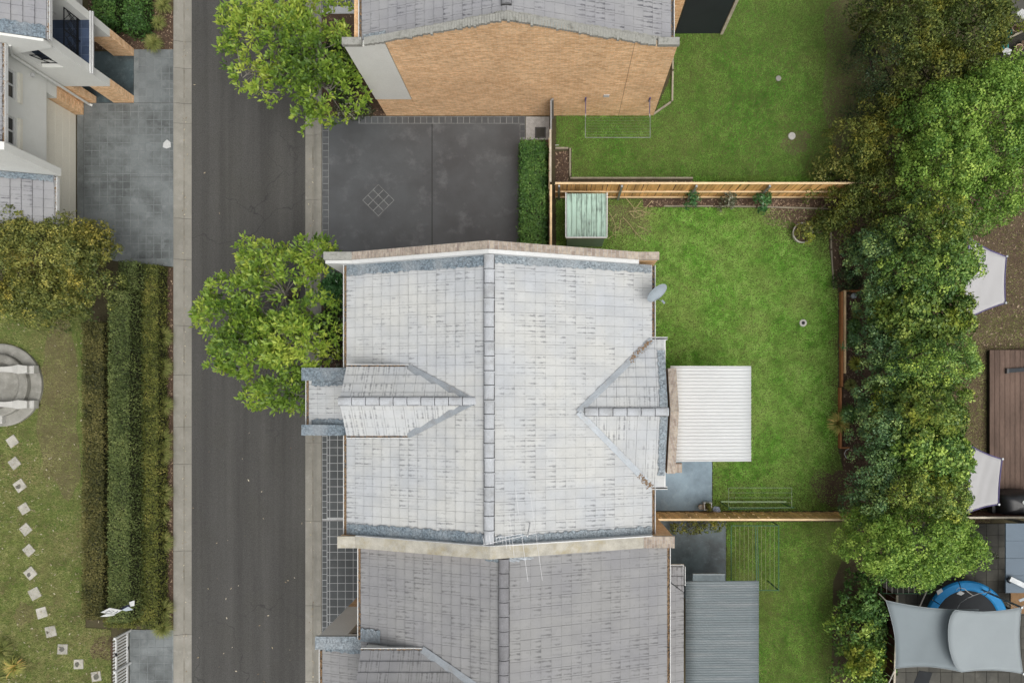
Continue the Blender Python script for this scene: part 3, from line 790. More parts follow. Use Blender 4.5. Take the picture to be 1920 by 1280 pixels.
# loose litter on the ground: curled fallen leaves and bark chips
def litter(name, poly_px, n, mat, label, size, z, seed, density=None, flat=0.4):
    rg = np.random.default_rng(seed)
    poly = [(WX(a), WY(b)) for a, b in poly_px]
    xs = [p[0] for p in poly]; ys = [p[1] for p in poly]
    x = rg.uniform(min(xs), max(xs), n * 3); y = rg.uniform(min(ys), max(ys), n * 3)
    k = in_poly(x, y, poly)
    if density is not None: k &= rg.random(len(x)) < density(x * S + CX, CY - y * S)
    x, y = x[k][:n], y[k][:n]; n = len(x)
    L = size * rg.uniform(0.5, 1.5, n) / 2; wd = L * rg.uniform(0.25, 0.5, n); az = rg.uniform(0, 2 * np.pi, n)
    dx, dy = np.cos(az), np.sin(az); lift = L * rg.uniform(0, flat, n)
    zz = np.full(n, z)
    c = np.stack([x, y, zz], 1)
    t = np.stack([dx * L, dy * L, lift], 1); p = np.stack([-dy * wd, dx * wd, lift * 0.6], 1); b = np.stack([-dx * L, -dy * L, lift * 0.5], 1); q = np.stack([dy * wd, -dx * wd, lift * 0.2], 1)
    v = np.empty((n * 4, 3)); v[0::4] = c + b; v[1::4] = c + q; v[2::4] = c + t; v[3::4] = c + p
    o = fast_mesh(name, v, np.arange(n * 4).reshape(-1, 4), mat, np.repeat(rg.random(n), 4))
    return tag(o, label, None, None, 'stuff')
litter('fallen_leaves', [(330, -20), (600, -20), (600, 1300), (330, 1300)], 80, MT['leaf_fallen'], 'pale fallen leaves scattered over the lane', 0.085, -0.085, 21, density=lambda px, py: 0.12 + 0.6 * np.clip((py - 800) / 300, 0, 1))
litter('fallen_leaves', [(-20, 560), (205, 560), (205, 1290), (-20, 1290)], 700, MT['leaf_fallen'], 'pale fallen leaves scattered over the patchy dry lawn', 0.08, 0.05, 22, density=d_left)
litter('fallen_leaves', [(337, -20), (350, -20), (350, 1300), (337, 1300)], 130, MT['leaf_fallen'], 'dry leaves caught in the gutter on the white house side', 0.07, -0.075, 23)
litter('fallen_leaves', [(577, -20), (590, -20), (590, 1300), (577, 1300)], 90, MT['leaf_fallen'], 'dry leaves caught in the gutter on the brick house side', 0.07, -0.075, 24)
MT['chip'] = m_leaf('bark_chip', [(0.06, 0.035, 0.022), (0.14, 0.085, 0.055), (0.36, 0.27, 0.18)], 0.0)
for k, (pl, n, lab) in enumerate([
    ([(604, 27), (700, 27), (735, 217), (604, 217)], 900, 'bark chips in the bed under the top street tree'),
    ([(604, 500), (690, 500), (690, 690), (604, 690)], 600, 'bark chips in the bed beside the pale roofed house'),
    ([(297, 505), (324, 505), (324, 1180), (293, 1180)], 1500, 'bark chips in the strip of tussocks'),
    ([(165, -20), (324, -20), (324, 93), (165, 93)], 1200, 'bark chips in the bed of box shrubs'),
    ([(1041, 284), (1066, 284), (1066, 340), (1560, 340), (1560, 372), (1041, 372)], 1600, 'bark chips behind the paling fence'),
    ([(1205, 374), (1555, 374), (1555, 388), (1205, 388)], 500, 'bark chips at the foot of the paling fence'),
    ([(1553, 390), (1600, 390), (1600, 540), (1572, 545)], 300, 'dry bits on the soil under the screening trees'),
    ([(1582, 550), (1610, 550), (1610, 960), (1582, 960)], 700, 'bark chips behind the red sleepers'),
    ([(1430, 380), (1555, 380), (1555, 440), (1430, 420)], 500, 'dry bits on the bare corner of the bright lawn'),
    ([(1800, 380), (1940, 380), (1940, 650), (1800, 650)], 900, 'dry bits on the bare yard beyond the trees')]):
    litter('bark_chips', pl, n, MT['chip'], lab, 0.09, 0.012, 40 + k)
# ------------------------------------------------------------------ houses
TW, TL = 0.325, 0.335       # roof tile cover width, course
def clip(poly, cx):
    """Sutherland-Hodgman: poly by a convex counter-clockwise polygon cx"""
    out = poly
    for i in range(len(cx)):
        a, b = cx[i], cx[(i + 1) % len(cx)]
        inp, out = out, []
        if not inp: return []
        def side(p): return (b[0] - a[0]) * (p[1] - a[1]) - (b[1] - a[1]) * (p[0] - a[0])
        for k in range(len(inp)):
            p, q = inp[k - 1], inp[k]
            sp, sq = side(p), side(q)
            if sq >= 0:
                if sp < 0:
                    t = sp / (sp - sq); out.append((p[0] + t * (q[0] - p[0]), p[1] + t * (q[1] - p[1])))
                out.append(q)
            elif sp >= 0:
                t = sp / (sp - sq); out.append((p[0] + t * (q[0] - p[0]), p[1] + t * (q[1] - p[1])))
    return out
def area2(p): return sum(p[i - 1][0] * p[i][1] - p[i][0] * p[i - 1][1] for i in range(len(p)))

def tile_shape(poly, v0, g=0.0):
    """vertices (u, v, h) and faces of one roof tile over the (u, v) polygon"""
    n = len(poly)
    hh = lambda v: 0.046 - 0.034 * (v - v0) / TL
    top = [(p[0], p[1], hh(p[1])) for p in poly]; bot = [(p[0], p[1], hh(p[1]) - 0.03) for p in poly]
    return top + bot, [tuple(range(n))] + [((i + 1) % n, i, i + n, (i + 1) % n + n) for i in range(n)]

class Roof:
    """a tiled roof: deck mesh plus tiles; planes are given in plan with z = a*x + b*y + c"""
    def __init__(s, house, mat, deck_pts):
        s.house, s.mat = house, mat
        s.deck = MB(); s.field = MB(); s.cands = []
        s.gid = 0
    def plane(s, polys, abc, origin):
        a, b, c = abc
        sl = math.hypot(a, b); gx, gy = a / sl, b / sl
        k = math.sqrt(1 + sl * sl)
        eu = Vector((gy, -gx, 0)); ev = Vector((gx / k, gy / k, sl / k)); n = eu.cross(ev)
        O = Vector((origin[0], origin[1], a * origin[0] + b * origin[1] + c))
        def uv(p):
            dx, dy = p[0] - origin[0], p[1] - origin[1]
            return (dx * eu.x + dy * eu.y, (dx * gx + dy * gy) * k)
        pols = []
        for p in polys:
            q = [uv(t) for t in p]
            if area2(q) < 0: q = q[::-1]
            pols.append(q)
            pp = [(t[0], t[1]) for t in p]
            s.deck.prism(pp, lambda x, y: a * x + b * y + c - 0.08, lambda x, y: a * x + b * y + c)
        us = [t[0] for q in pols for t in q]; vs_ = [t[1] for q in pols for t in q]
        s.gid += 1
        rot = Matrix((eu, ev, n)).transposed()
        for i in range(math.floor(min(us) / TW - 1e-6), math.ceil(max(us) / TW)):
            for j in range(math.floor(min(vs_) / TL - 1e-6), math.ceil(max(vs_) / TL)):
                gp = 0.0035
                cell = [(i * TW + gp, j * TL), ((i + 1) * TW - gp, j * TL), ((i + 1) * TW - gp, (j + 1) * TL), (i * TW + gp, (j + 1) * TL)]
                ca = area2(cell)
                for q in pols:
                    w = clip(cell, q)
                    if len(w) < 3: continue
                    aw = area2(w)
                    if aw < 0.02 * ca: continue
                    org = O + eu * (i * TW) + ev * (j * TL)
                    s.cands.append((aw > 0.995 * ca, org, rot, w, (i, j), (O, eu, ev, n)))
    def finish(s, n_single=300, visible=None):
        s.part = s.deck.build('roof', MT['underlay'], s.house)
        full = [c for c in s.cands if c[0] and (visible is None or visible(c[1]))]
        full.sort(key=lambda c: -c[1].z)
        single = set(id(c) for c in full[:n_single])
        v, f = tile_shape([(0.0035, 0), (TW - 0.0035, 0), (TW - 0.0035, TL), (0.0035, TL)], 0)
        uvt = [[(p[0] / TW, p[1] / TL) for p in [v[i] for i in fc]] for fc in f]
        uvt = [[(min(max(a, 0.001), 0.999), min(max(b, 0.001), 0.999)) for a, b in q] for q in uvt]
        me = MB().add(v, f, uvt).mesh('tile', s.mat)
        for c in s.cands:
            if id(c) in single:
                rt = c[2] @ Matrix.Rotation(random.uniform(-0.006, 0.006), 3, 'Z') @ Matrix.Rotation(random.uniform(-0.008, 0.008), 3, 'Y')
                link_mesh('tile', me, s.part, c[1] + c[2].col[2] * random.uniform(-0.002, 0.003), rt)
            else:
                O, eu, ev, n = c[5]; i, j = c[4]
                vv, ff = tile_shape(c[3], j * TL)
                lift = random.uniform(-0.002, 0.003); tl = random.uniform(-0.008, 0.008)
                pts = [O + eu * p[0] + ev * p[1] + n * (p[2] + lift + tl * (p[0] - (i + .5) * TW)) for p in vv]
                uvs = [[(i + 200 + min(max((vv[q][0] - i * TW) / TW, 0.001), 0.999), j + 200 + min(max((vv[q][1] - j * TL) / TL, 0.001), 0.999)) for q in fc] for fc in ff]
                s.field.add(pts, ff, uvs)
        if s.field.v:
            s.field.build('tile_field', s.mat, s.part, kind='stuff')
        return s.part

RIDGE = {}
def ridge_caps(roof, a, b, mat, r=0.145, step=0.44, name='ridge_cap'):
    a, b = Vector(a), Vector(b)
    L = (b - a).length; n = max(1, round(L / step)); st_ = L / n
    t = (b - a).normalized(); e = Vector((0, 0, 1)).cross(t).normalized(); u = t.cross(e)
    key = (mat.name, round(st_, 3), r)
    if key not in RIDGE:
        m = 7; vv, ff = [], []
        prof = [(r * 1.08 * math.cos(math.pi * (1 - k / (m - 1))), 0.62 * r * math.sin(math.pi * k / (m - 1))) for k in range(m)]
        for x, sc_ in ((0.012, 1.0), (st_ - 0.07, 1.0), (st_ - 0.065, 1.07), (st_ - 0.012, 1.07)):
            for p in prof: vv.append((x, p[0] * sc_, p[1] * sc_))
        for k in range(3):
            for i in range(m - 1): ff.append((k * m + i, (k + 1) * m + i, (k + 1) * m + i + 1, k * m + i + 1))
        ff += [tuple(range(m)), tuple(range(4 * m - 1, 3 * m - 1, -1))]
        RIDGE[key] = MB().add(vv, ff).mesh('ridge_cap', mat, smooth=False)
    rot = Matrix((t, e, u)).transposed()
    MB().bar(a + u * 0.01, b + u * 0.01, r * 2.30, 0.06).build('ridge_mortar', MT['ridge_joint'], roof)
    for k in range(n):
        link_mesh(name, RIDGE[key], roof, a + t * (k * st_) + u * 0.035 + e * random.uniform(-0.006, 0.006), rot @ Matrix.Rotation(random.uniform(-0.008, 0.008), 3, 'Z'))

def strip(parent, name, pts, w0, w1, mat, lift, rg_amp=0.0, seg=0.09, across=5, side=None, seed=0):
    """a metal strip along the polyline pts (on the roof), from -w0 to w1 across, wavy by rg_amp; zf gives the roof height"""
    rg = random.Random(seed)
    mb = MB(); rows = []
    P = [Vector(p) for p in pts]
    for a, b in zip(P[:-1], P[1:]):
        L = (b - a).length; n = max(1, int(L / seg)); t = (b - a).normalized()
        e = side.normalized() if side is not None else t.cross(Vector((0, 0, 1))).normalized()
        for k in range(n + (1 if b is P[-1] else 0)):
            p = a + t * (L * k / n)
            jw = rg.uniform(-1, 1) * rg_amp * 1.2
            rows.append([p + e * (-w0 + (w0 + w1) * i / across + (jw if i == across else 0)) + Vector((0, 0, lift + (rg.uniform(0, 1) * rg_amp if 0 < i else 0))) for i in range(across + 1)])
    m = across + 1
    vv = [p for r in rows for p in r]
    ff = []
    for k in range(len(rows) - 1):
        for i in range(across):
            q = (k * m + i, k * m + i + 1, (k + 1) * m + i + 1, (k + 1) * m + i)
            nn = (vv[q[1]] - vv[q[0]]).cross(vv[q[3]] - vv[q[0]])
            ff.append(q if nn.z > 0 else q[::-1])
    return mb.add(vv, ff).build(name, mat, parent)

def gutter(house, a, b, out, litter_amt=1.0, w=0.13, part='gutter'):
    """eave gutter from a to b; out: unit vector away from the roof"""
    a, b, out = Vector(a), Vector(b), Vector(out)
    g = MB()
    z0, z1 = -0.12, 0.0
    p = [(0.0, z1 - 0.02), (0.0, z0), (w, z0), (w, z1 + 0.012), (w - 0.022, z1 + 0.012), (w - 0.022, z0 + 0.02), (0.02, z0 + 0.02), (0.02, z1 - 0.02)]
    va = [a + out * q[0] + Vector((0, 0, q[1])) for q in p]; vb = [b + out * q[0] + Vector((0, 0, q[1])) for q in p]
    n = len(p)
    g.add(va + vb, [(i, (i + 1) % n, (i + 1) % n + n, i + n) for i in range(n)] + [tuple(range(n)), tuple(range(2 * n - 1, n - 1, -1))])
    o = g.build(part, MT['white'], house)
    MB().hexa([a + out * 0.02 + Vector((0, 0, z0 + .02)), a + out * (w - .022) + Vector((0, 0, z0 + .02)), b + out * (w - .022) + Vector((0, 0, z0 + .02)), b + out * 0.02 + Vector((0, 0, z0 + .02))],
              [a + out * 0.021 + Vector((0, 0, z0 + .035)), a + out * (w - .023) + Vector((0, 0, z0 + .035)), b + out * (w - .023) + Vector((0, 0, z0 + .035)), b + out * 0.021 + Vector((0, 0, z0 + .035))]).build('gutter_bed', MT['gutter_in'], o)
    if litter_amt > 0:
        rg = np.random.default_rng(abs(hash((round(a.x, 2), round(a.y, 2)))) % 9999)
        L = (b - a).length; m = int(L * 130 * litter_amt); t = (b - a).normalized()
        s_ = rg.uniform(0, L, m); keep = rg.random(m) < vnoise(s_, s_ * 0, 0.9, 3) * 1.5; s_ = s_[keep]; m = len(s_)
        c = np.array(a)[None] + s_[:, None] * np.array(t)[None] + rg.uniform(0.0, w - 0.03, m)[:, None] * np.array(out)[None]
        c[:, 2] += rg.uniform(-0.08, -0.005, m)
        Lq = 0.05 * rg.uniform(0.6, 1.5, m); az = rg.uniform(0, 6.28, m); d = np.stack([np.cos(az), np.sin(az), rg.uniform(-.3, .3, m)], 1) * Lq[:, None]; e = np.stack([-np.sin(az), np.cos(az), rg.uniform(-.3, .3, m)], 1) * (Lq * 0.45)[:, None]
        v = np.empty((m * 4, 3)); v[0::4] = c - d; v[1::4] = c - e; v[2::4] = c + d; v[3::4] = c + e
        f = fast_mesh('leaf_litter', v, np.arange(m * 4).reshape(-1, 4), MT['litter'], None, o)
        tag(f, kind='stuff')
    return o

def wall_xz(mb, x0, x1, y0, y1, z0, z1, holes=()):
    """wall in the XZ plane with rectangular holes (hx0, hx1, hz0, hz1)"""
    xs = sorted(set([x0, x1] + [h for q in holes for h in q[:2]])); zs = sorted(set([z0, z1] + [h for q in holes for h in q[2:]]))
    for a, b in zip(xs[:-1], xs[1:]):
        for c, d in zip(zs[:-1], zs[1:]):
            m = ((a + b) / 2, (c + d) / 2)
            if any(h[0] < m[0] < h[1] and h[2] < m[1] < h[3] for h in holes): continue
            mb.box(a, b, y0, y1, c, d)
def wall_yz(mb, x0, x1, y0, y1, z0, z1, holes=()):
    ys = sorted(set([y0, y1] + [h for q in holes for h in q[:2]])); zs = sorted(set([z0, z1] + [h for q in holes for h in q[2:]]))
    for a, b in zip(ys[:-1], ys[1:]):
        for c, d in zip(zs[:-1], zs[1:]):
            m = ((a + b) / 2, (c + d) / 2)
            if any(h[0] < m[0] < h[1] and h[2] < m[1] < h[3] for h in holes): continue
            mb.box(x0, x1, a, b, c, d)

def gable_top(xl, xkl, xr_, zr, xkr, xrr, zk):
    return [(xl, zk), (xkl, zk), (xr_, zr), (xkr, zk), (xrr, zk)]
def thick_path(top, t):
    """closed (x, z) outline of a coping of thickness t on the line top"""
    return top + [(p[0], p[1] + t) for p in reversed(top)]

def grille(parent, pts, mat=None, r=0.012, name='grille'):
    mb = MB()
    for a, b in pts: mb.tube([a, b], r, 5)
    return mb.build(name, mat or MT['iron'], parent)

# ---------------------------------------------- the middle house (pale roof)
def middle_house():
    hs = empty('brick_house', (-1.8, 0, 0), 'brick house with pale grey tiled roof in the middle of the block', 'house')
    XL, XR, XM, ZE, ZR = -6.87, 3.21, -2.0, 5.2, 6.9
    Y0, Y1 = -4.45, 4.45
    sL, sR = (ZR - ZE) / (XM - XL), (ZR - ZE) / (XR - XM)
    cL, cR = ZE - sL * XL, ZE + sR * XR
    w = MB(); wall_yz(w, -6.45, -6.2, Y0, Y1, 0, 5.02); w.build('front_wall', MT['brick'], hs)
    w = MB(); wall_yz(w, 2.55, 2.8, Y0, Y1, 0, 5.02); w.build('rear_wall', MT['brick'], hs)
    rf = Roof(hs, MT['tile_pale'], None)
    # front dormer gable
    DY, DN, DS, DZR, DZE, DX = -0.05, 1.03, -1.13, 6.72, 6.0, -6.65
    vx = (DZE - cL) / sL; vr = (DZR - cL) / sL
    rf.plane([[(XL, DN), (XM, DN), (XM, Y1), (XL, Y1)], [(XL, Y0), (XM, Y0), (XM, DS), (XL, DS)],
              [(vx, DN), (vr, DY), (XM, DY), (XM, DN)], [(vr, DY), (vx, DS), (XM, DS), (XM, DY)],
              [(XL, DS), (DX, DS), (DX, DN), (XL, DN)]], (sL, 0, cL), (XL, Y0))
    kN = (DZR - DZE) / (DN - DY); kS = (DZR - DZE) / (DY - DS)
    rf.plane([[(DX, DY), (vr, DY), (vx, DN), (DX, DN)]], (0, -kN, DZR + kN * DY), (DX, DN))
    rf.plane([[(DX, DY), (DX, DS), (vx, DS), (vr, DY)]], (0, kS, DZR - kS * DY), (DX, DS))
    # rear gable
    GY, GN, GS, GZ, GX = -0.39, 1.98, -2.88, 6.0, 3.62
    ax = (cR - GZ) / sR
    rf.plane([[(XM, GN), (XR, GN), (XR, Y1), (XM, Y1)], [(XM, Y0), (XR, Y0), (XR, GS), (XM, GS)],
              [(XM, GY), (ax, GY), (XR, GN), (XM, GN)], [(XM, GS), (XR, GS), (ax, GY), (XM, GY)]], (-sR, 0, cR), (XR, Y0))
    gN = (GZ - ZE) / (GN - GY); gS = (GZ - ZE) / (GY - GS)
    rf.plane([[(ax, GY), (GX, GY), (GX, GN), (XR, GN)]], (0, -gN, GZ + gN * GY), (GX, GN))
    rf.plane([[(ax, GY), (XR, GS), (GX, GS), (GX, GY)]], (0, gS, GZ - gS * GY), (GX, GS))
    # porch roof
    PX0, PX1, PZ0, PZ1 = -8.4, -6.66, 4.42, 4.93
    sp = (PZ1 - PZ0) / (PX1 - PX0)
    rf.plane([[(PX0, -0.86), (PX1, -0.86), (PX1, 0.66), (PX0, 0.66)]], (sp, 0, PZ0 - sp * PX0), (PX0, -0.86))
    part = rf.finish(300)
    ridge_caps(part, (XM, Y0 + 0.02, ZR + 0.03), (XM, Y1 - 0.02, ZR + 0.03), MT['ridge_pale'])
    ridge_caps(part, (DX - 0.03, DY, DZR - 0.01), (vr + 0.1, DY, DZR - 0.01), MT['ridge_pale'], 0.12)
    ridge_caps(part, (ax + 0.2, GY, GZ + 0.0), (GX + 0.03, GY, GZ + 0.0), MT['ridge_pale'], 0.12)
    # valleys
    for k, (p, q, wd) in enumerate([((vx - 0.1, DN, DZE), (vr, DY, DZR), 0.11), ((vx - 0.1, DS, DZE), (vr, DY, DZR), 0.11),
                                    ((XR, GN, ZE), (ax, GY, GZ), 0.10), ((XR, GS, ZE), (ax, GY, GZ), 0.10)]):
        strip(part, 'valley_flashing', [p, q], wd, wd, MT['valley'], 0.078, 0.004, 0.2, 4, seed=k)
    for (p, q, k) in (((XR - 0.05, GN - 0.03, ZE + 0.07), (XR - 0.75, GN - 0.72, ZE + 0.30), 1), ((XR - 0.05, GS + 0.03, ZE + 0.07), (XR - 0.45, GS + 0.44, ZE + 0.2), 2)):
        rg = np.random.default_rng(k); m = 130
        t = rg.random(m); c = np.array(p)[None] * (1 - t)[:, None] + np.array(q)[None] * t[:, None] + rg.normal(0, 0.045, (m, 3)) * np.array([1, 1, 0.15]); c[:, 2] += 0.03
        az = rg.uniform(0, 6.28, m); L = rg.uniform(0.02, 0.055, m)
        d = np.stack([np.cos(az), np.sin(az), rg.uniform(-.2, .2, m)], 1) * L[:, None]; e = np.stack([-np.sin(az), np.cos(az), rg.uniform(-.2, .2, m)], 1) * (L * 0.4)[:, None]
        v = np.empty((m * 4, 3)); v[0::4] = c - d; v[1::4] = c - e; v[2::4] = c + d; v[3::4] = c + e
        tag(fast_mesh('leaf_litter', v, np.arange(m * 4).reshape(-1, 4), MT['litter'], None, part), kind='stuff')
    # lead flashing against the party walls
    zl = lambda x: sL * x + cL
    zr_ = lambda x: cR - sR * x
    for yy, sd, mt, sdd in ((Y1, -1, MT['flash'], 3), (Y0, 1, MT['flash'], 4)):
        strip(part, 'lead_flashing', [(XL, yy, zl(XL)), (XM - 0.16, yy, zl(XM - 0.16))], 0.0, 0.36, mt, 0.058, 0.03, 0.07, 6, Vector((0, sd, 0)), sdd)
        strip(part, 'lead_flashing', [(XM + 0.16, yy, zr_(XM + 0.16)), (XR - (0.0 if sd > 0 else 0.02), yy, zr_(XR))], 0.0, 0.27, MT['flash_pale'], 0.058, 0.03, 0.07, 6, Vector((0, sd, 0)), sdd + 9)
    # flashing at the rear gable verge
    for (ya, yb, za, zb, k) in ((GY + 0.16, 1.62, GZ - 0.05, ZE + 0.12, 5), (GY - 0.16, -2.5, GZ - 0.05, ZE + 0.12, 6)):
        strip(part, 'lead_flashing', [(GX, ya, za), (GX, yb, zb)], 0.0, 0.24, MT['flash_pale'], 0.055, 0.025, 0.07, 4, Vector((-1, 0, 0)), k)
    # dormer cheeks and face, porch walls
    m = MB()
    for yy in (DN - 0.10, DS + 0.02):
        m.hexa([(-6.6, yy, 4.3), (vx + 0.05, yy, 4.3), (vx + 0.05, yy + 0.08, 4.3), (-6.6, yy + 0.08, 4.3)], [(-6.6, yy, 5.95), (vx + 0.05, yy, 5.95), (vx + 0.05, yy + 0.08, 5.95), (-6.6, yy + 0.08, 5.95)])
    m.prism([(-6.62, DS + 0.1), (-6.5, DS + 0.1), (-6.5, DN - 0.1), (-6.62, DN - 0.1)], 0, 5.95)
    m.build('dormer_wall', MT['stucco'], hs)
    for yy, dr in ((DN, 1), (DS, -1)): gutter(hs, (DX, yy, DZE + 0.03), (vx + 0.02, yy, DZE + 0.03), (0, dr, 0), 0.25, 0.10)
    for (ya, yb, nm) in ((0.66, 1.05, 'porch_wall'), (-1.18, -0.86, 'porch_wall')):
        q = MB().box(-8.42, -6.63, ya, yb, 0, 4.9).build(nm, MT['stucco'], hs)
        strip(q, 'lead_capping', [(-8.5, (ya + yb) / 2, 4.9), (-6.6, (ya + yb) / 2, 4.9)], (yb - ya) / 2 + 0.02, (yb - ya) / 2 + 0.02, MT['flash'], 0.012, 0.012, 0.06, 6, seed=int(ya * 10))
        MB().box(-8.49, -6.64, ya - 0.015, yb + 0.015, 4.80, 4.905).build('cap', MT['coping'], q)
    MB().box(-8.36, -8.2, -0.86, 0.66, 2.2, 4.36).build('porch_front', MT['stucco'], hs)
    for (yy, sd, k) in ((0.66, -1, 31), (-0.86, 1, 32)):
        strip(part, 'lead_flashing', [(PX0 + 0.1, yy, PZ0 + sp * 0.1), (PX1, yy, PZ1)], 0.0, 0.2, MT['flash'], 0.055, 0.03, 0.06, 5, Vector((0, sd, 0)), k)
    gutter(hs, (PX0, -0.86, PZ0 + 0.03), (PX0, 0.66, PZ0 + 0.03), (-1, 0, 0), 0.6)
    gutter(hs, (XL, Y0, ZE + 0.02), (XL, DS - 0.05, ZE + 0.02), (-1, 0, 0), 1.0)
    gutter(hs, (XL, DN + 0.05, ZE + 0.02), (XL, Y1, ZE + 0.02), (-1, 0, 0), 1.0)
    gutter(hs, (XR, GN, ZE + 0.02), (XR, Y1, ZE + 0.02), (1, 0, 0), 0.35)
    gutter(hs, (XR, Y0, ZE + 0.02), (XR, GS, ZE + 0.02), (1, 0, 0), 1.0)
    gutter(hs, (XR, GN, ZE + 0.02), (GX + 0.12, GN, ZE + 0.02), (0, 1, 0), 0.0, 0.09)
    gutter(hs, (XR, GS, ZE + 0.02), (GX + 0.12, GS, ZE + 0.02), (0, -1, 0), 0.0, 0.09)
    MB().box(GX + 0.005, GX + 0.05, GS, GN, ZE - 0.1, ZE + 0.03).build('bargeboard', MT['white'], hs)
    # rear gable brick wall with its coping
    zt = lambda y: GZ - (gN * (y - GY) if y > GY else gS * (GY - y))
    ya, yb = 1.02, -2.42
    g = MB()
    x0, x1 = 3.70, 3.93
    pl = [(ya, 0), (ya, zt(ya) + 0.02), (GY, GZ + 0.06), (yb, zt(yb) + 0.02), (yb, 0)]
    vv = [(x0, p[0], p[1]) for p in pl] + [(x1, p[0], p[1]) for p in pl]
    nn = len(pl)
    g.add(vv, [tuple(range(nn)), tuple(range(2 * nn - 1, nn - 1, -1))] + [((i + 1) % nn, i, i + nn, (i + 1) % nn + nn) for i in range(nn)])
    g.build('gable_wall', MT['brick'], hs)
    MB().box(3.2, 3.69, -2.7, 1.8, 0, 5.0).build('rear_bay', MT['brick'], hs)
    cp = MB()
    for (y_a, y_b) in ((ya, GY), (GY, yb)):
        za, zb = zt(y_a) + 0.03, zt(y_b) + 0.03
        cp.hexa([(3.68, y_a, za), (3.95, y_a, za), (3.95, y_b, zb), (3.68, y_b, zb)], [(3.68, y_a, za + .09), (3.95, y_a, za + .09), (3.95, y_b, zb + .09), (3.68, y_b, zb + .09)])
    cp.build('gable_coping', MT['brick_cap'], hs)
    MB().bbox(3.955, 4.22, -2.42, -2.1, 4.95, 5.25, 0.03).build('corbel', MT['brick_cap'], hs)
    return hs

def party_wall(name, y0, y1, xl, xkl, xm, zr, xkr, xr, zk, label, mats, stucco_to=None):
    """full-height brick wall between two houses, its gabled top and coping"""
    wl_ = empty(name, ((xl + xr) / 2, (y0 + y1) / 2, 0), label, 'wall')
    top = gable_top(xl, xkl, xm, zr, xkr, xr, zk)
    MB().prism_y([(xl, 0)] + top + [(xr, 0)], y0, y1).build('masonry', mats[0], wl_)
    o = 0.025
    topc = gable_top(xl - o, xkl, xm, zr, xkr, xr + o, zk)
    MB().prism_y(thick_path([(p[0], p[1] + 0.002) for p in topc[1:4]], 0.10), y0 - o, y1 + o).build('coping', mats[1], wl_)
    MB().prism_y(thick_path([(p[0], p[1] + 0.002) for p in topc[:2]], 0.11), y0 - o, y1 + o).build('kneeler', mats[2], wl_)
    MB().prism_y(thick_path([(p[0], p[1] + 0.002) for p in topc[3:]], 0.11), y0 - o, y1 + o).build('kneeler', mats[3], wl_)
    return wl_

middle_house()
pw = party_wall('party_wall', 4.58, 4.78, -7.5, -6.6, -2.0, 7.12, 2.75, 3.38, 5.5, 'gabled party wall with brick coping beside the charcoal driveway', (MT['brick'], MT['brick_cap'], MT['coping'], MT['brick_cap']))
top = gable_top(-7.5, -6.6, -2.0, 7.12, 2.75, 3.2, 5.5)
MB().prism_y(thick_path([(p[0], p[1] - 0.26) for p in top[1:4]], 0.32), 4.43, 4.552).build('inner_render', MT['white'], pw)
MB().prism_y([(-7.5, 1.55), (-7.5, 5.49), (-6.46, 5.49), (-6.46, 1.55)], 4.45, 4.578).build('render_panel', MT['white'], pw)
pw = party_wall('party_wall', -4.80, -4.47, -7.05, -6.5, -1.95, 7.08, 2.9, 3.88, 5.5, 'gabled party wall with lichen stained coping between the two tiled roofs', (MT['brick'], MT['coping_yellow'], MT['coping_yellow'], MT['brick_cap']))
MB().prism_y(thick_path([(p[0], p[1] - 0.22) for p in gable_top(-7.05, -6.5, -1.95, 7.08, 3.2, 3.88, 5.5)[1:4]], 0.31), -4.455, -4.425).build('inner_render', MT['white'], pw)

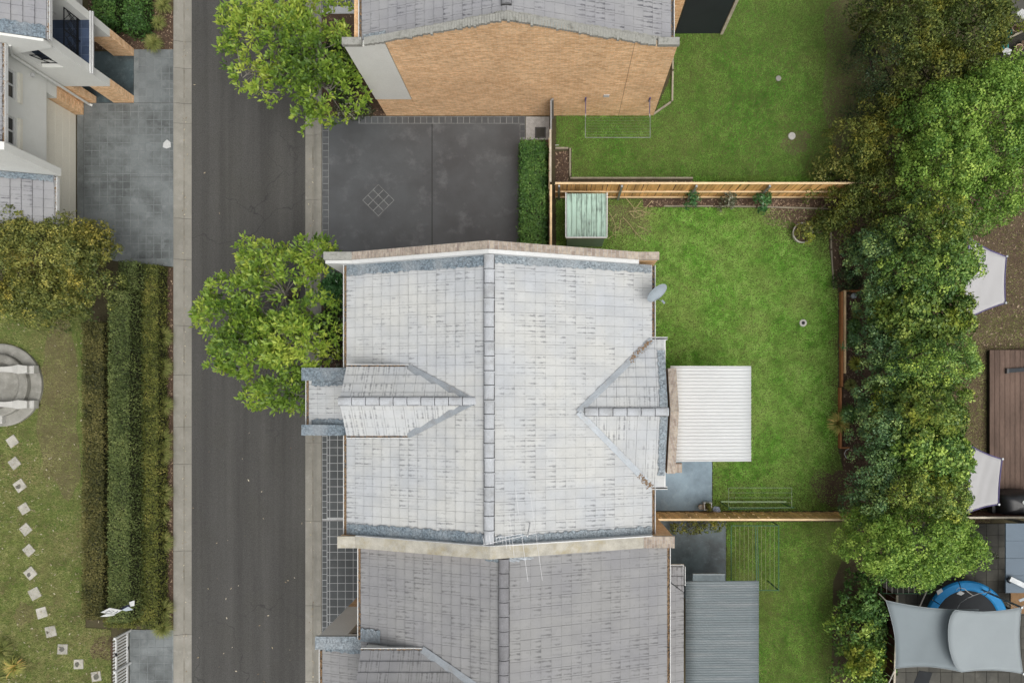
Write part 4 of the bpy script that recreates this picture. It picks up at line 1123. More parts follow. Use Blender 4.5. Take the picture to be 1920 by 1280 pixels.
# ---------------------------------------------- the next house down (grey roof)
def lower_house():
    hs = empty('brick_house', (-1.4, -9, 0), 'brick house with darker grey tiled roof at the bottom of the photo', 'house')
    XL, XR, XM, ZE, ZR = -6.4, 3.71, -1.55, 5.2, 6.9
    Y0, Y1 = -10.6, -4.82
    sL, sR = (ZR - ZE) / (XM - XL), (ZR - ZE) / (XR - XM)
    cL, cR = ZE - sL * XL, ZE + sR * XR
    w = MB(); wall_yz(w, -5.98, -5.7, Y0, Y1, 0, 5.0); w.build('front_wall', MT['brick'], hs)
    w = MB(); wall_yz(w, 3.0, 3.3, Y0, Y1, 0, 5.0); w.build('rear_wall', MT['brick'], hs)
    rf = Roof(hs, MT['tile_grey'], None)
    DY, DN, DZR, DZE, DX = -9.1, -8.02, 6.72, 6.0, -6.19
    vx = (DZE - cL) / sL; vr = (DZR - cL) / sL
    rf.plane([[(XL, DN), (XM, DN), (XM, Y1), (XL, Y1)], [(vx, DN), (vr, DY), (XM, DY), (XM, DN)], [(vr, DY), (vr - 0.5, Y0), (XM, Y0), (XM, DY)], [(XL, Y0), (DX, Y0), (DX, DN), (XL, DN)]], (sL, 0, cL), (XL, Y1))
    kN = (DZR - DZE) / (DN - DY)
    rf.plane([[(DX, DY), (vr, DY), (vx, DN), (DX, DN)]], (0, -kN, DZR + kN * DY), (DX, DN))
    rf.plane([[(DX, DY), (DX, Y0), (vr, Y0), (vr, DY)]], (0, kN, DZR - kN * DY), (DX, DY - 1.1))
    rf.plane([[(XM, Y0), (XR, Y0), (XR, Y1), (XM, Y1)]], (-sR, 0, cR), (XR, Y1))
    PX0, PX1, PZ0, PZ1 = -7.94, -6.2, 4.42, 4.93
    sp = (PZ1 - PZ0) / (PX1 - PX0)
    rf.plane([[(PX0, Y0), (PX1, Y0), (PX1, -8.36), (PX0, -8.36)]], (sp, 0, PZ0 - sp * PX0), (PX0, -8.36))
    # single-storey roof behind
    lz0, lz1, lx0, lx1, ly = 2.75, 3.15, 4.72, 3.55, -6.12
    sq = (lz1 - lz0) / (lx0 - lx1)
    rf.plane([[(lx1, Y0), (lx0, Y0), (lx0, ly - 0.95), (lx1, ly - 0.05)]], (-sq, 0, lz0 + sq * lx0), (lx0, Y0))
    rf.plane([[(lx1, ly), (lx0, ly), (lx0, ly - 0.9), (lx1, ly - 0.02)]], (0.0, -0.1, 2.80 + 0.1 * ly), (lx0, ly))
    part = rf.finish(300, lambda p: p.y > -9.3)
    ridge_caps(part, (XM, Y1 - 0.03, ZR + 0.03), (XM, Y0, ZR + 0.03), MT['ridge_grey'])
    ridge_caps(part, (DX - 0.03, DY, DZR + 0.02), (vr + 0.25, DY, DZR + 0.02), MT['ridge_grey'])
    strip(part, 'valley_flashing', [(vx - 0.12, DN + 0.05, DZE), (vr, DY, DZR)], 0.13, 0.13, MT['valley'], 0.062, 0.004, 0.2, 4)
    strip(part, 'valley_flashing', [(lx1 + 0.02, ly - 0.1, lz1 - 0.03), (lx0 - 0.15, ly - 0.9, lz0)], 0.05, 0.05, MT['gutter_in'], 0.06, 0.002, 0.2, 2)
    zl = lambda x: sL * x + cL
    strip(part, 'lead_flashing', [(XM - 0.6, Y1, zl(XM - 0.6)), (XM - 0.1, Y1, zl(XM - 0.1))], 0.0, 0.16, MT['flash'], 0.06, 0.03, 0.07, 4, Vector((0, -1, 0)), 8)
    strip(part, 'lead_flashing', [(XM + 0.1, Y1, ZR - 0.03), (XM + 0.9, Y1, ZR - 0.3)], 0.0, 0.14, MT['valley'], 0.06, 0.03, 0.07, 4, Vector((0, -1, 0)), 12)
    gutter(hs, (XL, Y1, ZE + 0.02), (XL, DN + 0.1, ZE + 0.02), (-1, 0, 0), 1.3)
    gutter(hs, (XR, Y0, ZE + 0.02), (XR, Y1, ZE + 0.02), (1, 0, 0), 1.2)
    gutter(hs, (DX, DN, DZE + 0.03), (vx + 0.02, DN, DZE + 0.03), (0, 1, 0), 0.3, 0.10)
    gutter(hs, (PX0, Y0, PZ0 + 0.03), (PX0, -8.36, PZ0 + 0.03), (-1, 0, 0), 0.8)
    gutter(hs, (lx1 + 0.3, ly, lz0 + 0.06), (lx0 + 0.02, ly, lz0 + 0.06), (0, 1, 0), 0.0, 0.08)
    gutter(hs, (lx0, ly - 0.7, lz0 + 0.02), (lx0, ly, lz0 + 0.02), (1, 0, 0), 0.0, 0.08)
    m = MB()
    m.box(-6.15, vx + 0.05, DN - 0.10, DN - 0.02, 4.3, 5.95); m.box(-6.17, -6.05, Y0, DN - 0.1, 0, 5.95)
    m.build('dormer_wall', MT['stucco'], hs)
    q = MB(); wall_xz(q, -7.96, -6.05, -8.35, -7.96, 1.53, 4.9, [(-7.03, -6.25, 3.35, 4.62)])
    q = q.build('porch_wall', MT['stucco_lit'], hs)
    MB().box(-7.96, -6.05, -8.35, -7.96, 0, 1.528).build('porch_base', MT['brick'], hs)
    MB().box(-8.03, -6.1, -8.365, -7.94, 4.80, 4.905).build('cap', MT['coping'], q)
    strip(q, 'lead_capping', [(-8.04, -8.155, 4.9), (-6.0, -8.155, 4.9)], 0.215, 0.215, MT['flash_pale'], 0.012, 0.012, 0.06, 6, seed=77)
    strip(part, 'lead_flashing', [(PX0 + 0.1, -8.36, PZ0 + sp * 0.1), (PX1, -8.36, PZ1)], 0.0, 0.2, MT['flash'], 0.055, 0.03, 0.06, 5, Vector((0, -1, 0)), 33)
    strip(part, 'lead_flashing', [(-6.4, DN + 0.16, ZE + 0.03), (-5.7, DN + 0.16, zl(-5.7))], 0.1, 0.32, MT['flash'], 0.06, 0.03, 0.06, 5, Vector((0, 1, 0)), 34)
    gr = []
    for k in range(5): gr.append(((-7.0 + k * 0.17, -8.12, 3.4), (-6.85 + k * 0.17, -8.12, 4.1)))
    gr += [((-7.03, -8.12, 4.1), (-6.25, -8.12, 4.1)), ((-7.03, -8.12, 3.42), (-6.25, -8.12, 3.42))]
    grille(q, gr)
    MB().box(-7.9, -7.75, Y0, -8.35, 2.2, 4.36).build('porch_front', MT['stucco'], hs)
    return hs
lower_house()

# ---------------------------------------------- the house up the lane (orange brick gable wall)
def upper_house():
    hs = empty('brick_house', (-1.5, 13, 0), 'house with wide orange brick gable wall at the top of the photo', 'house')
    XL, XR, XM, ZE, ZR = -6.37, 3.84, -1.48, 5.2, 6.85
    Y0, Y1 = 11.79, 15.5
    sL, sR = (ZR - ZE) / (XM - XL), (ZR - ZE) / (XR - XM)
    cL, cR = ZE - sL * XL, ZE + sR * XR
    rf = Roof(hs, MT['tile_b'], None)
    rf.plane([[(XL, Y0), (XM, Y0), (XM, Y1), (XL, Y1)]], (sL, 0, cL), (XL, Y0))
    rf.plane([[(XM, Y0), (XR, Y0), (XR, Y1), (XM, Y1)]], (-sR, 0, cR), (XR, Y0))
    part = rf.finish(300, lambda p: p.y < 13.2)
    ridge_caps(part, (XM, Y0 + 0.3, ZR + 0.03), (XM, Y1, ZR + 0.03), MT['ridge_grey'])
    zl = lambda x: sL * x + cL
    strip(part, 'mortar_fillet', [(XL + 0.1, Y0, zl(XL + 0.1)), (XM, Y0, ZR), (XR - 0.1, Y0, ZE + 0.03)], 0.0, 0.13, MT['coping'], 0.06, 0.02, 0.07, 3, Vector((0, 1, 0)), 41)
    strip(part, 'lead_flashing', [(XL + 0.05, Y0, zl(XL + 0.05)), (XL + 0.85, Y0, zl(XL + 0.85))], 0.0, 0.24, MT['flash_pale'], 0.065, 0.015, 0.07, 4, Vector((0, 1, 0)), 42)
    v = MB().tube([(2.35, 13.0, 5.6), (2.35, 13.0, 6.05)], 0.05, 10).build('vent_pipe', MT['steel'], hs)
    MB().lathe([(0.05, 0), (0.09, 0.01), (0.085, 0.06), (0.0, 0.08)], (2.35, 13.0, 6.03), 10).build('cowl', MT['steel'], v)
    gutter(hs, (XL, Y0, ZE + 0.02), (XL, Y1, ZE + 0.02), (-1, 0, 0), 0.3)
    gutter(hs, (XR, Y0, ZE + 0.02), (XR, Y1, ZE + 0.02), (1, 0, 0), 0.1)
    # the gable wall
    ys, yn = 11.565, 11.74
    top = [(-5.5, 5.72), (XM, 7.0), (3.3, 5.5), (4.02, 5.5)]
    MB().prism_y([(-6.86, 0), (-6.86, 1.55), (-5.505, 1.55), (-5.505, 0)], ys, yn).build('wall_base', MT['brick'], hs)
    w = MB().prism_y([(-5.495, 0), (-5.495, 5.72), (XM, 7.0), (2.595, 5.725), (2.595, 0)], ys, yn).build('gable_wall', MT['brick'], hs)
    MB().prism_y([(2.61, 0), (2.61, 5.72), (3.3, 5.5), (4.02, 5.5), (4.02, 0)], ys, yn).build('gable_wall', MT['brick'], hs)
    MB().box(-5.515, -5.49, ys + 0.03, yn - 0.02, 0, 5.6).build('expansion_joint', MT['gutter_in'], hs)
    MB().box(2.59, 2.615, ys + 0.03, yn - 0.02, 0, 5.6).build('expansion_joint', MT['gutter_in'], hs)
    MB().prism_y([(-6.88, 1.552), (-6.88, 5.5), (-6.25, 5.5), (-5.515, 5.72), (-5.515, 1.552)], ys - 0.02, yn).build('render_panel', MT['stucco'], hs)
    # rowlock coping: bricks end on, so uneven that each one shows
    rg = random.Random(5)
    cop = MB(); x = -6.2; ln = lambda x: (5.5 + (x + 6.25) * (7.0 - 5.5) / (XM + 6.25)) if x < XM else (7.0 - (x - XM) * (1.5 / (3.3 - XM)))
    while x < 3.3:
        wdt = 0.082; z = ln(x + wdt / 2) + 0.004
        o = rg.uniform(-0.05, 0.02) if rg.random() < 0.6 else 0
        cop.box(x, x + wdt, ys - 0.03 + o, yn + 0.03, z, z + 0.10 + rg.uniform(-0.012, 0.012)); x += 0.088
    cop.build('coping', MT['coping'], hs, kind='stuff')
    for a, b in ((-6.92, -6.28), (3.36, 4.06)): MB().bbox(a, b, ys - 0.04, yn + 0.03, 5.502, 5.66, 0.015).build('kneeler', MT['coping'], hs)
    MB().box(-6.7, -6.4, 11.9, 15, 0, 5.0).build('front_wall', MT['brick'], hs)
    MB().box(3.35, 3.6, 11.9, 15, 0, 5.0).build('rear_wall', MT['brick'], hs)
    MB().box(3.62, 4.88, 14.93, 15.2, 0, 3.2).build('rear_wing', MT['brick'], hs)
    vb = MB().box(1.86, 2.08, ys - 0.03, ys - 0.002, 1.75, 1.93).build('wall_vent', MT['paper'], hs)
    return hs
upper_house()
sc = empty('blind_screen', (5.9, 14.95, 0), 'charcoal outdoor blind hanging behind the orange brick house', 'outdoor blind')
MB().box(4.92, 6.72, 14.90, 14.96, 0.02, 2.75).build('blind', MT['charcoal'], sc)
MB().tube([(4.9, 14.93, 2.8), (6.76, 14.93, 2.8)], 0.06, 8).build('roller', MT['steel'], sc)
MB().box(6.74, 6.86, 14.86, 14.98, 0, 2.8).build('post', MT['fence_cap'], sc)

# ---------------------------------------------- the white house across the lane
def white_house():
    hs = empty('rendered_house', (-19, 11, 0), 'white rendered house with balcony and cream garage door across the lane', 'house')
    Xw = -19.15
    # upper wall with two windows
    win = [(10.62, 11.61, 3.55, 4.6), (8.99, 9.98, 3.55, 4.6)]
    m = MB(); wall_yz(m, Xw - 0.3, Xw, 8.45, 12.06, 2.1, 4.8, win); m.build('upper_wall', MT['stucco'], hs)
    for k, (y0, y1, z0, z1) in enumerate(win):
        w = MB()
        for a in ((y0, y0 + 0.05, z0, z1), (y1 - 0.05, y1, z0, z1), (y0 + 0.05, y1 - 0.05, z0, z0 + 0.05), (y0 + 0.05, y1 - 0.05, z1 - 0.05, z1), ((y0 + y1) / 2 - 0.03, (y0 + y1) / 2 + 0.03, z0 + .05, z1 - .05)):
            w.box(Xw - 0.12, Xw - 0.05, *a)
        w = w.build('window', MT['white'], hs)
        for a, b in ((y0 + 0.05, (y0 + y1) / 2 - 0.03), ((y0 + y1) / 2 + 0.03, y1 - 0.05)):
            MB().box(Xw - 0.10, Xw - 0.085, a, b, z0 + 0.05, z1 - 0.05).build('pane', MT['glass'], w)
        MB().hexa([(Xw - 0.12, y0, 3.38), (Xw + 0.07, y0 - 0.05, 3.33), (Xw + 0.07, y1 + 0.05, 3.33), (Xw - 0.12, y1, 3.38)], [(Xw - 0.12, y0, 3.55), (Xw + 0.07, y0 - 0.05, 3.46), (Xw + 0.07, y1 + 0.05, 3.46), (Xw - 0.12, y1, 3.55)]).build('sill', MT['stucco_cream'], w)
    # garage door of horizontal panels
    gd = empty('garage_door', (Xw - 0.35, 9.5, 0), parent=hs)
    for k in range(6):
        MB().bbox(Xw - 0.42, Xw - 0.36, 6.3, 11.58, 0.01 + k * 0.38, 0.38 + k * 0.38, 0.004).build('panel', MT['door_cream'], gd)
    MB().box(Xw - 0.3, Xw, 6.3, 8.15, 2.1, 2.75).build('lintel', MT['stucco'], hs)
    # brick piers with render above
    for (x0, x1, y0, y1) in ((-19.6, -19.2, 11.6, 12.05), (-19.25, -18.68, 12.08, 12.34), (-17.97, -17.15, 12.09, 12.37), (-17.97, -17.15, 14.0, 14.29)):
        p = MB().box(x0, x1, y0, y1, 0, 1.5).build('pier', MT['brick'], hs)
    MB().box(-19.6, -19.2, 11.605, 12.05, 1.502, 2.6).build('pier_top', MT['stucco'], hs)
    m = MB(); wall_xz(m, -19.25, -17.15, 12.07, 12.36, 1.502, 4.85, [(-18.62, -17.85, 3.0, 4.3)])
    s_ = m.build('balcony_wall', MT['stucco'], hs)
    grille(s_, [((-18.62, 12.2, 3.62), (-17.85, 12.2, 3.62)), ((-18.62, 12.2, 3.06), (-17.85, 12.2, 3.06)), ((-18.6, 12.2, 3.6), (-18.3, 12.2, 3.06)), ((-18.3, 12.2, 3.6), (-18.0, 12.2, 3.06)), ((-18.0, 12.2, 3.6), (-17.87, 12.2, 3.2)), ((-18.45, 12.2, 3.33), (-18.0, 12.2, 3.33))], r=0.016)
    m = MB(); wall_xz(m, -19.25, -17.15, 13.98, 14.28, 1.502, 4.85, [(-18.9, -18.1, 3.0, 4.3)])
    n_ = m.build('balcony_wall', MT['stucco'], hs)
    grille(n_, [((-18.9, 14.1, 3.62), (-18.1, 14.1, 3.62)), ((-18.9, 14.1, 3.06), (-18.1, 14.1, 3.06)), ((-18.8, 14.1, 3.6), (-18.5, 14.1, 3.06)), ((-18.5, 14.1, 3.6), (-18.2, 14.1, 3.06)), ((-18.75, 14.1, 3.33), (-18.3, 14.1, 3.33))], r=0.016)
    m = MB(); m.box(-19.25, -17.12, 12.37, 13.97, 2.45, 2.68); b = m.build('balcony_floor', MT['grout_navy'], hs)
    for i in range(6):
        for j in range(5): lay(b, -19.05 + i * 0.33 + 0.14, 12.53 + j * 0.32, 0.318, 0.308, 2.68, MT['navy_tile'])
    MB().box(-17.12, -17.07, 12.0, 14.3, 2.60, 2.71).build('fascia', MT['white'], hs)
    MB().box(-17.045, -17.01, 12.0, 14.3, 2.62, 2.68).build('edge_gutter', MT['white'], hs)
    r = MB(); xr = -17.47
    y0, y1 = 12.4, 13.94
    for z in (2.80, 2.86, 3.52): r.bar((xr, y0, z), (xr, y1, z), 0.03, 0.022)
    for q in (y0, y0 + 0.78, y1 - 0.78, y1): r.bar((xr, q, 2.7), (xr, q, 3.54), 0.024, 0.024)
    for k in range(3):
        a = y0 + k * 0.52
        for s in range(4):
            r.bar((xr, a + 0.02 + s * 0.10, 2.87), (xr, min(a + 0.26 + s * 0.10, y1), 3.2 + s * 0.08), 0.016, 0.014)
        r.bar((xr, a + 0.05, 3.35), (xr, min(a + 0.5, y1), 3.0), 0.016, 0.014)
        r.bar((xr, a + 0.1, 3.5), (xr, min(a + 0.5, y1), 3.18), 0.016, 0.014)
    r.build('railing', MT['iron'], hs)
    MB().box(-19.5, -19.25, 12.3, 16.5, 0.0, 4.8).build('rear_wall', MT['stucco'], hs)
    # roofs
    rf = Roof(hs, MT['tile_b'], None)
    sl = 0.34
    ex, ez = -17.06, 4.88
    rf.plane([[(-22, 12.1), (ex, 12.1), (ex, 16.5), (-22, 16.5)]], (-sl, 0, ez + sl * ex), (ex, 12.1))
    ex2, ez2 = -18.55, 4.88
    rf.plane([[(-22, 8.45), (ex2, 8.45), (ex2, 11.95), (-22, 11.95)]], (-sl, 0, ez2 + sl * ex2), (ex2, 8.45))
    ex3, ez3 = -18.22, 2.95
    rf.plane([[(-21.5, 6.3), (ex3, 6.3), (ex3, 8.14), (-21.5, 8.14)]], (-sl, 0, ez3 + sl * ex3), (ex3, 6.3))
    part = rf.finish(200, lambda p: p.x > -19.6)
    strip(part, 'lead_flashing', [(ex, 12.1, ez), (-21, 12.1, ez + sl * (ex + 21) )], 0.0, 0.42, MT['flash'], 0.06, 0.03, 0.07, 6, Vector((0, 1, 0)), 51)
    strip(part, 'lead_flashing', [(ex3, 8.14, ez3), (-21, 8.14, ez3 + sl * (ex3 + 21))], 0.0, 0.22, MT['flash'], 0.06, 0.035, 0.06, 5, Vector((0, -1, 0)), 52)
    gutter(hs, (ex, 12.1, ez + .02), (ex, 16.5, ez + .02), (1, 0, 0), 0.2, 0.11)
    gutter(hs, (ex2, 8.46, ez2 + .02), (ex2, 11.95, ez2 + .02), (1, 0, 0), 1.2, 0.11)
    gutter(hs, (ex3, 6.3, ez3 + .02), (ex3, 8.1, ez3 + .02), (1, 0, 0), 0.2, 0.11)
    MB().prism_y([(-22, 1.5), (-22, 6.7), (ex - 0.05, 4.98), (ex - 0.05, 4.6), (-17.15, 4.55), (-19.3, 4.0)], 11.98, 12.066).build('gable_parapet', MT['stucco'], hs)
    # fin wall between this house and the lower roof
    MB().prism_y([(-22, 0), (-22, 6.6), (-18.0, 5.5), (-18.0, 2.92), (-19.7, 2.12), (-19.7, 0)], 8.16, 8.42).build('fin_wall', MT['stucco'], hs)
    d = MB().tube([(-18.42, 11.98, 4.75), (-18.75, 11.93, 4.3), (-18.9, 11.98, 4.1), (-18.9, 11.98, 0.12), (-18.82, 11.96, 0.04)], 0.05, 8).build('downpipe', MT['pipe'], hs)
    l = MB().tube([(-19.14, 11.85, 2.86), (-19.03, 11.85, 2.9)], 0.07, 8).build('wall_lamp', MT['paper'], hs)
    return hs
white_house()
# ------------------------------------------------------------------ fences
PAL = {}
def paling_fence(name, a, b, height, face, label, base_z=0.0, rails=True, mat='fence', post_at=(), cap=True, pw_=0.155, capmat='fence_cap'):
    """timber fence from a to b; palings stand on the line, rails on the side 'face' (unit vector)"""
    a, b = Vector((a[0], a[1], base_z)), Vector((b[0], b[1], base_z)); face = Vector(face)
    root = empty(name, (a + b) / 2, label, 'fence')
    t = (b - a).normalized(); L = (b - a).length; n = int(L / pw_)
    rot = Matrix((t, Vector((-t.y, t.x, 0)), Vector((0, 0, 1)))).transposed()
    for k in range(n):
        key = (mat, pw_, height, k % 4)
        if key not in PAL:
            w = pw_ - 0.012 - 0.003 * (k % 4)
            PAL[key] = MB().bbox(-w / 2, w / 2, -0.008, 0.008, 0.02, height - 0.01 * (k % 3), 0.003).mesh('paling', MT[mat])
        link_mesh('paling', PAL[key], root, a + t * ((k + .5) * pw_) + face * (-0.012 if k % 2 else 0.006), rot @ Matrix.Rotation(random.uniform(-0.012, 0.012), 3, 'Y'))
    if rails:
        for z in (0.16, 0.88): MB().bar(a + face * 0.055 + Vector((0, 0, z)), b + face * 0.055 + Vector((0, 0, z)), 0.05, 0.085).build('rail', MT['fence_rail'], root)
    for d in post_at:
        p = a + t * d + face * 0.10
        MB().bbox(p.x - 0.04, p.x + 0.04, p.y - 0.04, p.y + 0.04, 0, height + 0.02, 0.008).build('post', MT['steel'], root)
    if cap: MB().bar(a + Vector((0, 0, height + 0.02)), b + Vector((0, 0, height + 0.02)), 0.075, 0.035).build('cap', MT[capmat], root)
    return root
paling_fence('paling_fence', (0.02, 8.25), (12.6, 8.25), 1.75, (0, -1, 0), 'orange paling fence with pale rails along the top of the bright lawn', post_at=(0.15, 2.55, 5.4, 8.2), capmat='fence_rail')
paling_fence('paling_fence', (3.95, -4.58), (12.1, -4.58), 1.72, (0, -1, 0), 'orange paling fence without rails below the clothes line and patio', post_at=(), pw_=0.19, mat='fence_lit', capmat='fence_rail')
paling_fence('paling_fence', (-0.14, 4.85), (-0.14, 8.2), 1.75, (-1, 0, 0), 'timber fence between the green shed and the clipped hedge', mat='fence_red', capmat='fence_rail', pw_=0.16)
paling_fence('paling_fence', (-0.16, 8.3), (-0.16, 10.3), 1.75, (-1, 0, 0), 'grey capped timber fence beside the clipped hedge, above the shed', mat='fence_red', pw_=0.16)
gt = empty('side_gate', (-0.1, 10.9, 0), 'narrow side gate with pale top rail beside the white gravel', 'gate')
for k in range(6):
    MB().bbox(-0.15, -0.13, 10.34 + k * 0.19, 10.34 + k * 0.19 + 0.17, 0.05, 1.6, 0.003).build('board', MT['fence_red'], gt)
MB().bar((-0.14, 10.34, 1.62), (-0.14, 11.5, 1.62), 0.06, 0.04).build('top_rail', MT['steel'], gt)
MB().bbox(-0.12, -0.04, 11.44, 11.52, 0, 1.72, 0.01).build('post', MT['steel'], gt)
MB().tube([(0.02, 9.95, 1.1), (0.16, 9.95, 1.12)], 0.012, 6).build('latch', MT['pipe'], gt)
paling_fence('paling_fence', (WX(1715), WY(957)), (WX(1990), WY(957)), 1.6, (0, 1, 0), 'dark red timber fence above the trampoline yard', mat='fence_red', capmat='fence_cap', rails=False)
paling_fence('paling_fence', (WX(1646, 0), WY(1095)), (WX(1638, 0), WY(1340)), 1.55, (1, 0, 0), 'thin topped side fence beside the trampoline yard, mostly under leaves', mat='fence_red', capmat='fence_cap', rails=False)

# white picket fence beside the tiled path
pk = empty('picket_fence', W(242, 1240), 'white picket fence beside the grey tiled path', 'fence')
x = WX(242); ya, yb = WY(1181), WY(1345)
me = MB()
me.add([(-0.012, -0.034, 0.06), (0.012, -0.034, 0.06), (0.012, 0.034, 0.06), (-0.012, 0.034, 0.06), (-0.012, -0.034, 0.98), (0.012, -0.034, 0.98), (0.012, 0.034, 0.98), (-0.012, 0.034, 0.98), (0, 0, 1.05)],
       [(3, 2, 1, 0), (0, 1, 5, 4), (1, 2, 6, 5), (2, 3, 7, 6), (3, 0, 4, 7), (4, 5, 8), (5, 6, 8), (6, 7, 8), (7, 4, 8)])
me = me.mesh('picket', MT['white'])
k = 0; y = ya - 0.05
while y > yb:
    link_mesh('picket', me, pk, (x, y, 0), Matrix.Rotation(random.uniform(-.01, .01), 3, 'X')); y -= 0.122; k += 1
for z in (0.16, 0.86): MB().bar((x + 0.035, ya, z), (x + 0.035, yb, z), 0.04, 0.07).build('rail', MT['white'], pk)
for yy in (ya, ya - 1.32, ya - 2.6): MB().bbox(x + 0.0, x + 0.09, yy - 0.045, yy + 0.045, 0, 1.0, 0.01).build('post', MT['white'], pk)
for z in (0.14, 0.9): MB().bar((x + 0.03, ya - 0.6, z), (x + 0.07, ya - 0.72, z), 0.05, 0.05).build('hinge', MT['iron'], pk)

# timber garden edging
def edging(pts, mat, label, z=0.10, w=0.07):
    r = empty('garden_edging', W(*pts[0]), label, 'edging')
    for p, q in zip(pts[:-1], pts[1:]):
        a, b = W(*p), W(*q); d = (b - a).normalized() * 0.034
        MB().bar(a + Vector((0, 0, z / 2)) - d * 0, b + Vector((0, 0, z / 2)) - d * 2.2, w, z).build('board', mat, r)
    return r
edging([(1041, 279), (1069, 279), (1069, 335), (1302, 335)], MT['sleeper_grey'], 'grey timber edging round the chip mulch bed behind the paling fence')
edging([(1224, 216), (1260, 191), (1261, 132), (1261, 66)], MT['sleeper_grey'], 'grey timber edging beside the corner of the orange brick wall')
edging([(1245, 387), (1340, 387), (1420, 388), (1556, 392), (1558, 470), (1563, 545)], MT['sleeper_grey'], 'low weathered edging between the bright lawn and the shrubs', 0.06, 0.05)
sl_ = empty('sleeper_edging', W(1577, 690), 'red brown timber sleepers edging the raised bed', 'edging')
MB().bbox(WX(1573.5), WX(1577), WY(725), WY(548), 0, 0.22, 0.01).build('sleeper', MT['sleeper'], sl_)
MB().bbox(WX(1577.8), WX(1581), WY(700), WY(546), 0, 0.30, 0.01).build('sleeper', MT['fence_rail'], sl_)
MB().bbox(WX(1571), WX(1575), WY(838), WY(726), 0, 0.20, 0.01).build('sleeper', MT['sleeper'], sl_)
MB().bbox(WX(1578), WX(1612), WY(548), WY(545), 0, 0.24, 0.01).build('sleeper', MT['sleeper'], sl_)
MB().bbox(WX(1572), WX(1590), WY(840), WY(837.5), 0, 0.18, 0.01).build('sleeper', MT['sleeper'], sl_)

# ------------------------------------------------------------------ shed, pergola and corrugated roofs
def corrugated(parent, name, x0, x1, y0, y1, z_of, pitch, amp, mat, along='x', ppw=6, jit=0.0, seed=1):
    """corrugated sheet; ribs run along the given axis"""
    rg = random.Random(seed)
    mb = MB()
    A0, A1 = (y0, y1) if along == 'x' else (x0, x1)
    n = max(2, int(abs(A1 - A0) / pitch * ppw)); vv = []
    B = (x0, x1) if along == 'x' else (y0, y1)
    nb = 6
    for i in range(n + 1):
        a = A0 + (A1 - A0) * i / n
        h = amp * math.sin(2 * math.pi * i / ppw)
        for j in range(nb + 1):
            b = B[0] + (B[1] - B[0]) * j / nb
            X, Y = (b, a) if along == 'x' else (a, b)
            vv.append((X, Y, z_of(X, Y) + h + rg.uniform(-jit, jit)))
    m = nb + 1; ff = []
    for i in range(n):
        for j in range(nb):
            q = (i * m + j, (i + 1) * m + j, (i + 1) * m + j + 1, i * m + j + 1)
            ff.append(q)
    p = [Vector(vv[k]) for k in ff[0]]
    if (p[1] - p[0]).cross(p[3] - p[0]).z < 0: ff = [q[::-1] for q in ff]
    o = mb.add(vv, ff).build(name, mat, parent, smooth=True)
    so = o.modifiers.new('sheet', 'SOLIDIFY'); so.thickness = 0.004
    return o

sh = empty('garden_shed', W(1100, 405), 'small green metal shed with dirty ribbed roof in the lawn corner', 'shed')
sx0, sx1, sy0, sy1 = WX(1061, 1.85), WX(1138, 1.85), WY(445, 1.85), WY(363, 1.85)
shm = NT('shed_roof_green_streaked')
_p = shm.pos((9.0, 0.9, 1.0)); _d = shm.ramp(shm.noise(_p, 1.1, 6, 0.75), [(0.45, 0.0), (0.54, 1.0)])
_e = shm.ramp(shm.noise(shm.pos((1, 1, 1), 0.0), 1.1, 3), [(0.42, 0.15), (0.6, 1.0)])
_c = shm.mix(shm.math('MULTIPLY', shm.math('MULTIPLY', _d, _e), 0.9), (0.40, 0.56, 0.47), (0.11, 0.15, 0.125))
MT['shed_roof'] = shm.bsdf(_c, 0.45, 0, 0.4)
n = 8; wd = (sx1 - sx0 - 0.06) / n
for k in range(n):
    a = sx0 + 0.03 + k * wd
    zt = lambda x, y: 1.80 + 0.10 * (y - sy0) / (sy1 - sy0)
    m = MB(); prof = [(0.0, 0.0), (0.015, 0.045), (0.045, 0.045), (0.06, 0.0), (wd - 0.003, 0.0)]
    va = [(a + p[0], sy0 + 0.02, 1.80 + p[1]) for p in prof]; vb = [(a + p[0], sy1 - 0.02, 1.90 + p[1]) for p in prof]
    m.add(va + vb, [(i, i + 1, i + 6, i + 5) for i in range(4)]).build('roof_sheet', MT['shed_roof'], sh)
b = MB(); b.box(sx0 + 0.06, sx1 - 0.06, sy0 + 0.06, sy0 + 0.08, 0, 1.78); b.box(sx0 + 0.06, sx1 - 0.06, sy1 - 0.08, sy1 - 0.06, 0, 1.86)
b.box(sx0 + 0.06, sx0 + 0.08, sy0 + 0.08, sy1 - 0.08, 0, 1.78); b.box(sx1 - 0.08, sx1 - 0.06, sy0 + 0.08, sy1 - 0.08, 0, 1.78)
b.build('wall', MT['green_wall'], sh)
MB().bar((sx0, sy0, 1.80), (sx1, sy0, 1.80), 0.05, 0.10).build('trim', MT['white'], sh)
MB().bar((sx0, sy0, 1.84), (sx0, sy1, 1.94), 0.04, 0.07).build('trim', MT['white'], sh)
MB().bar((sx1, sy0, 1.84), (sx1, sy1, 1.94), 0.04, 0.07).build('trim', MT['white'], sh)

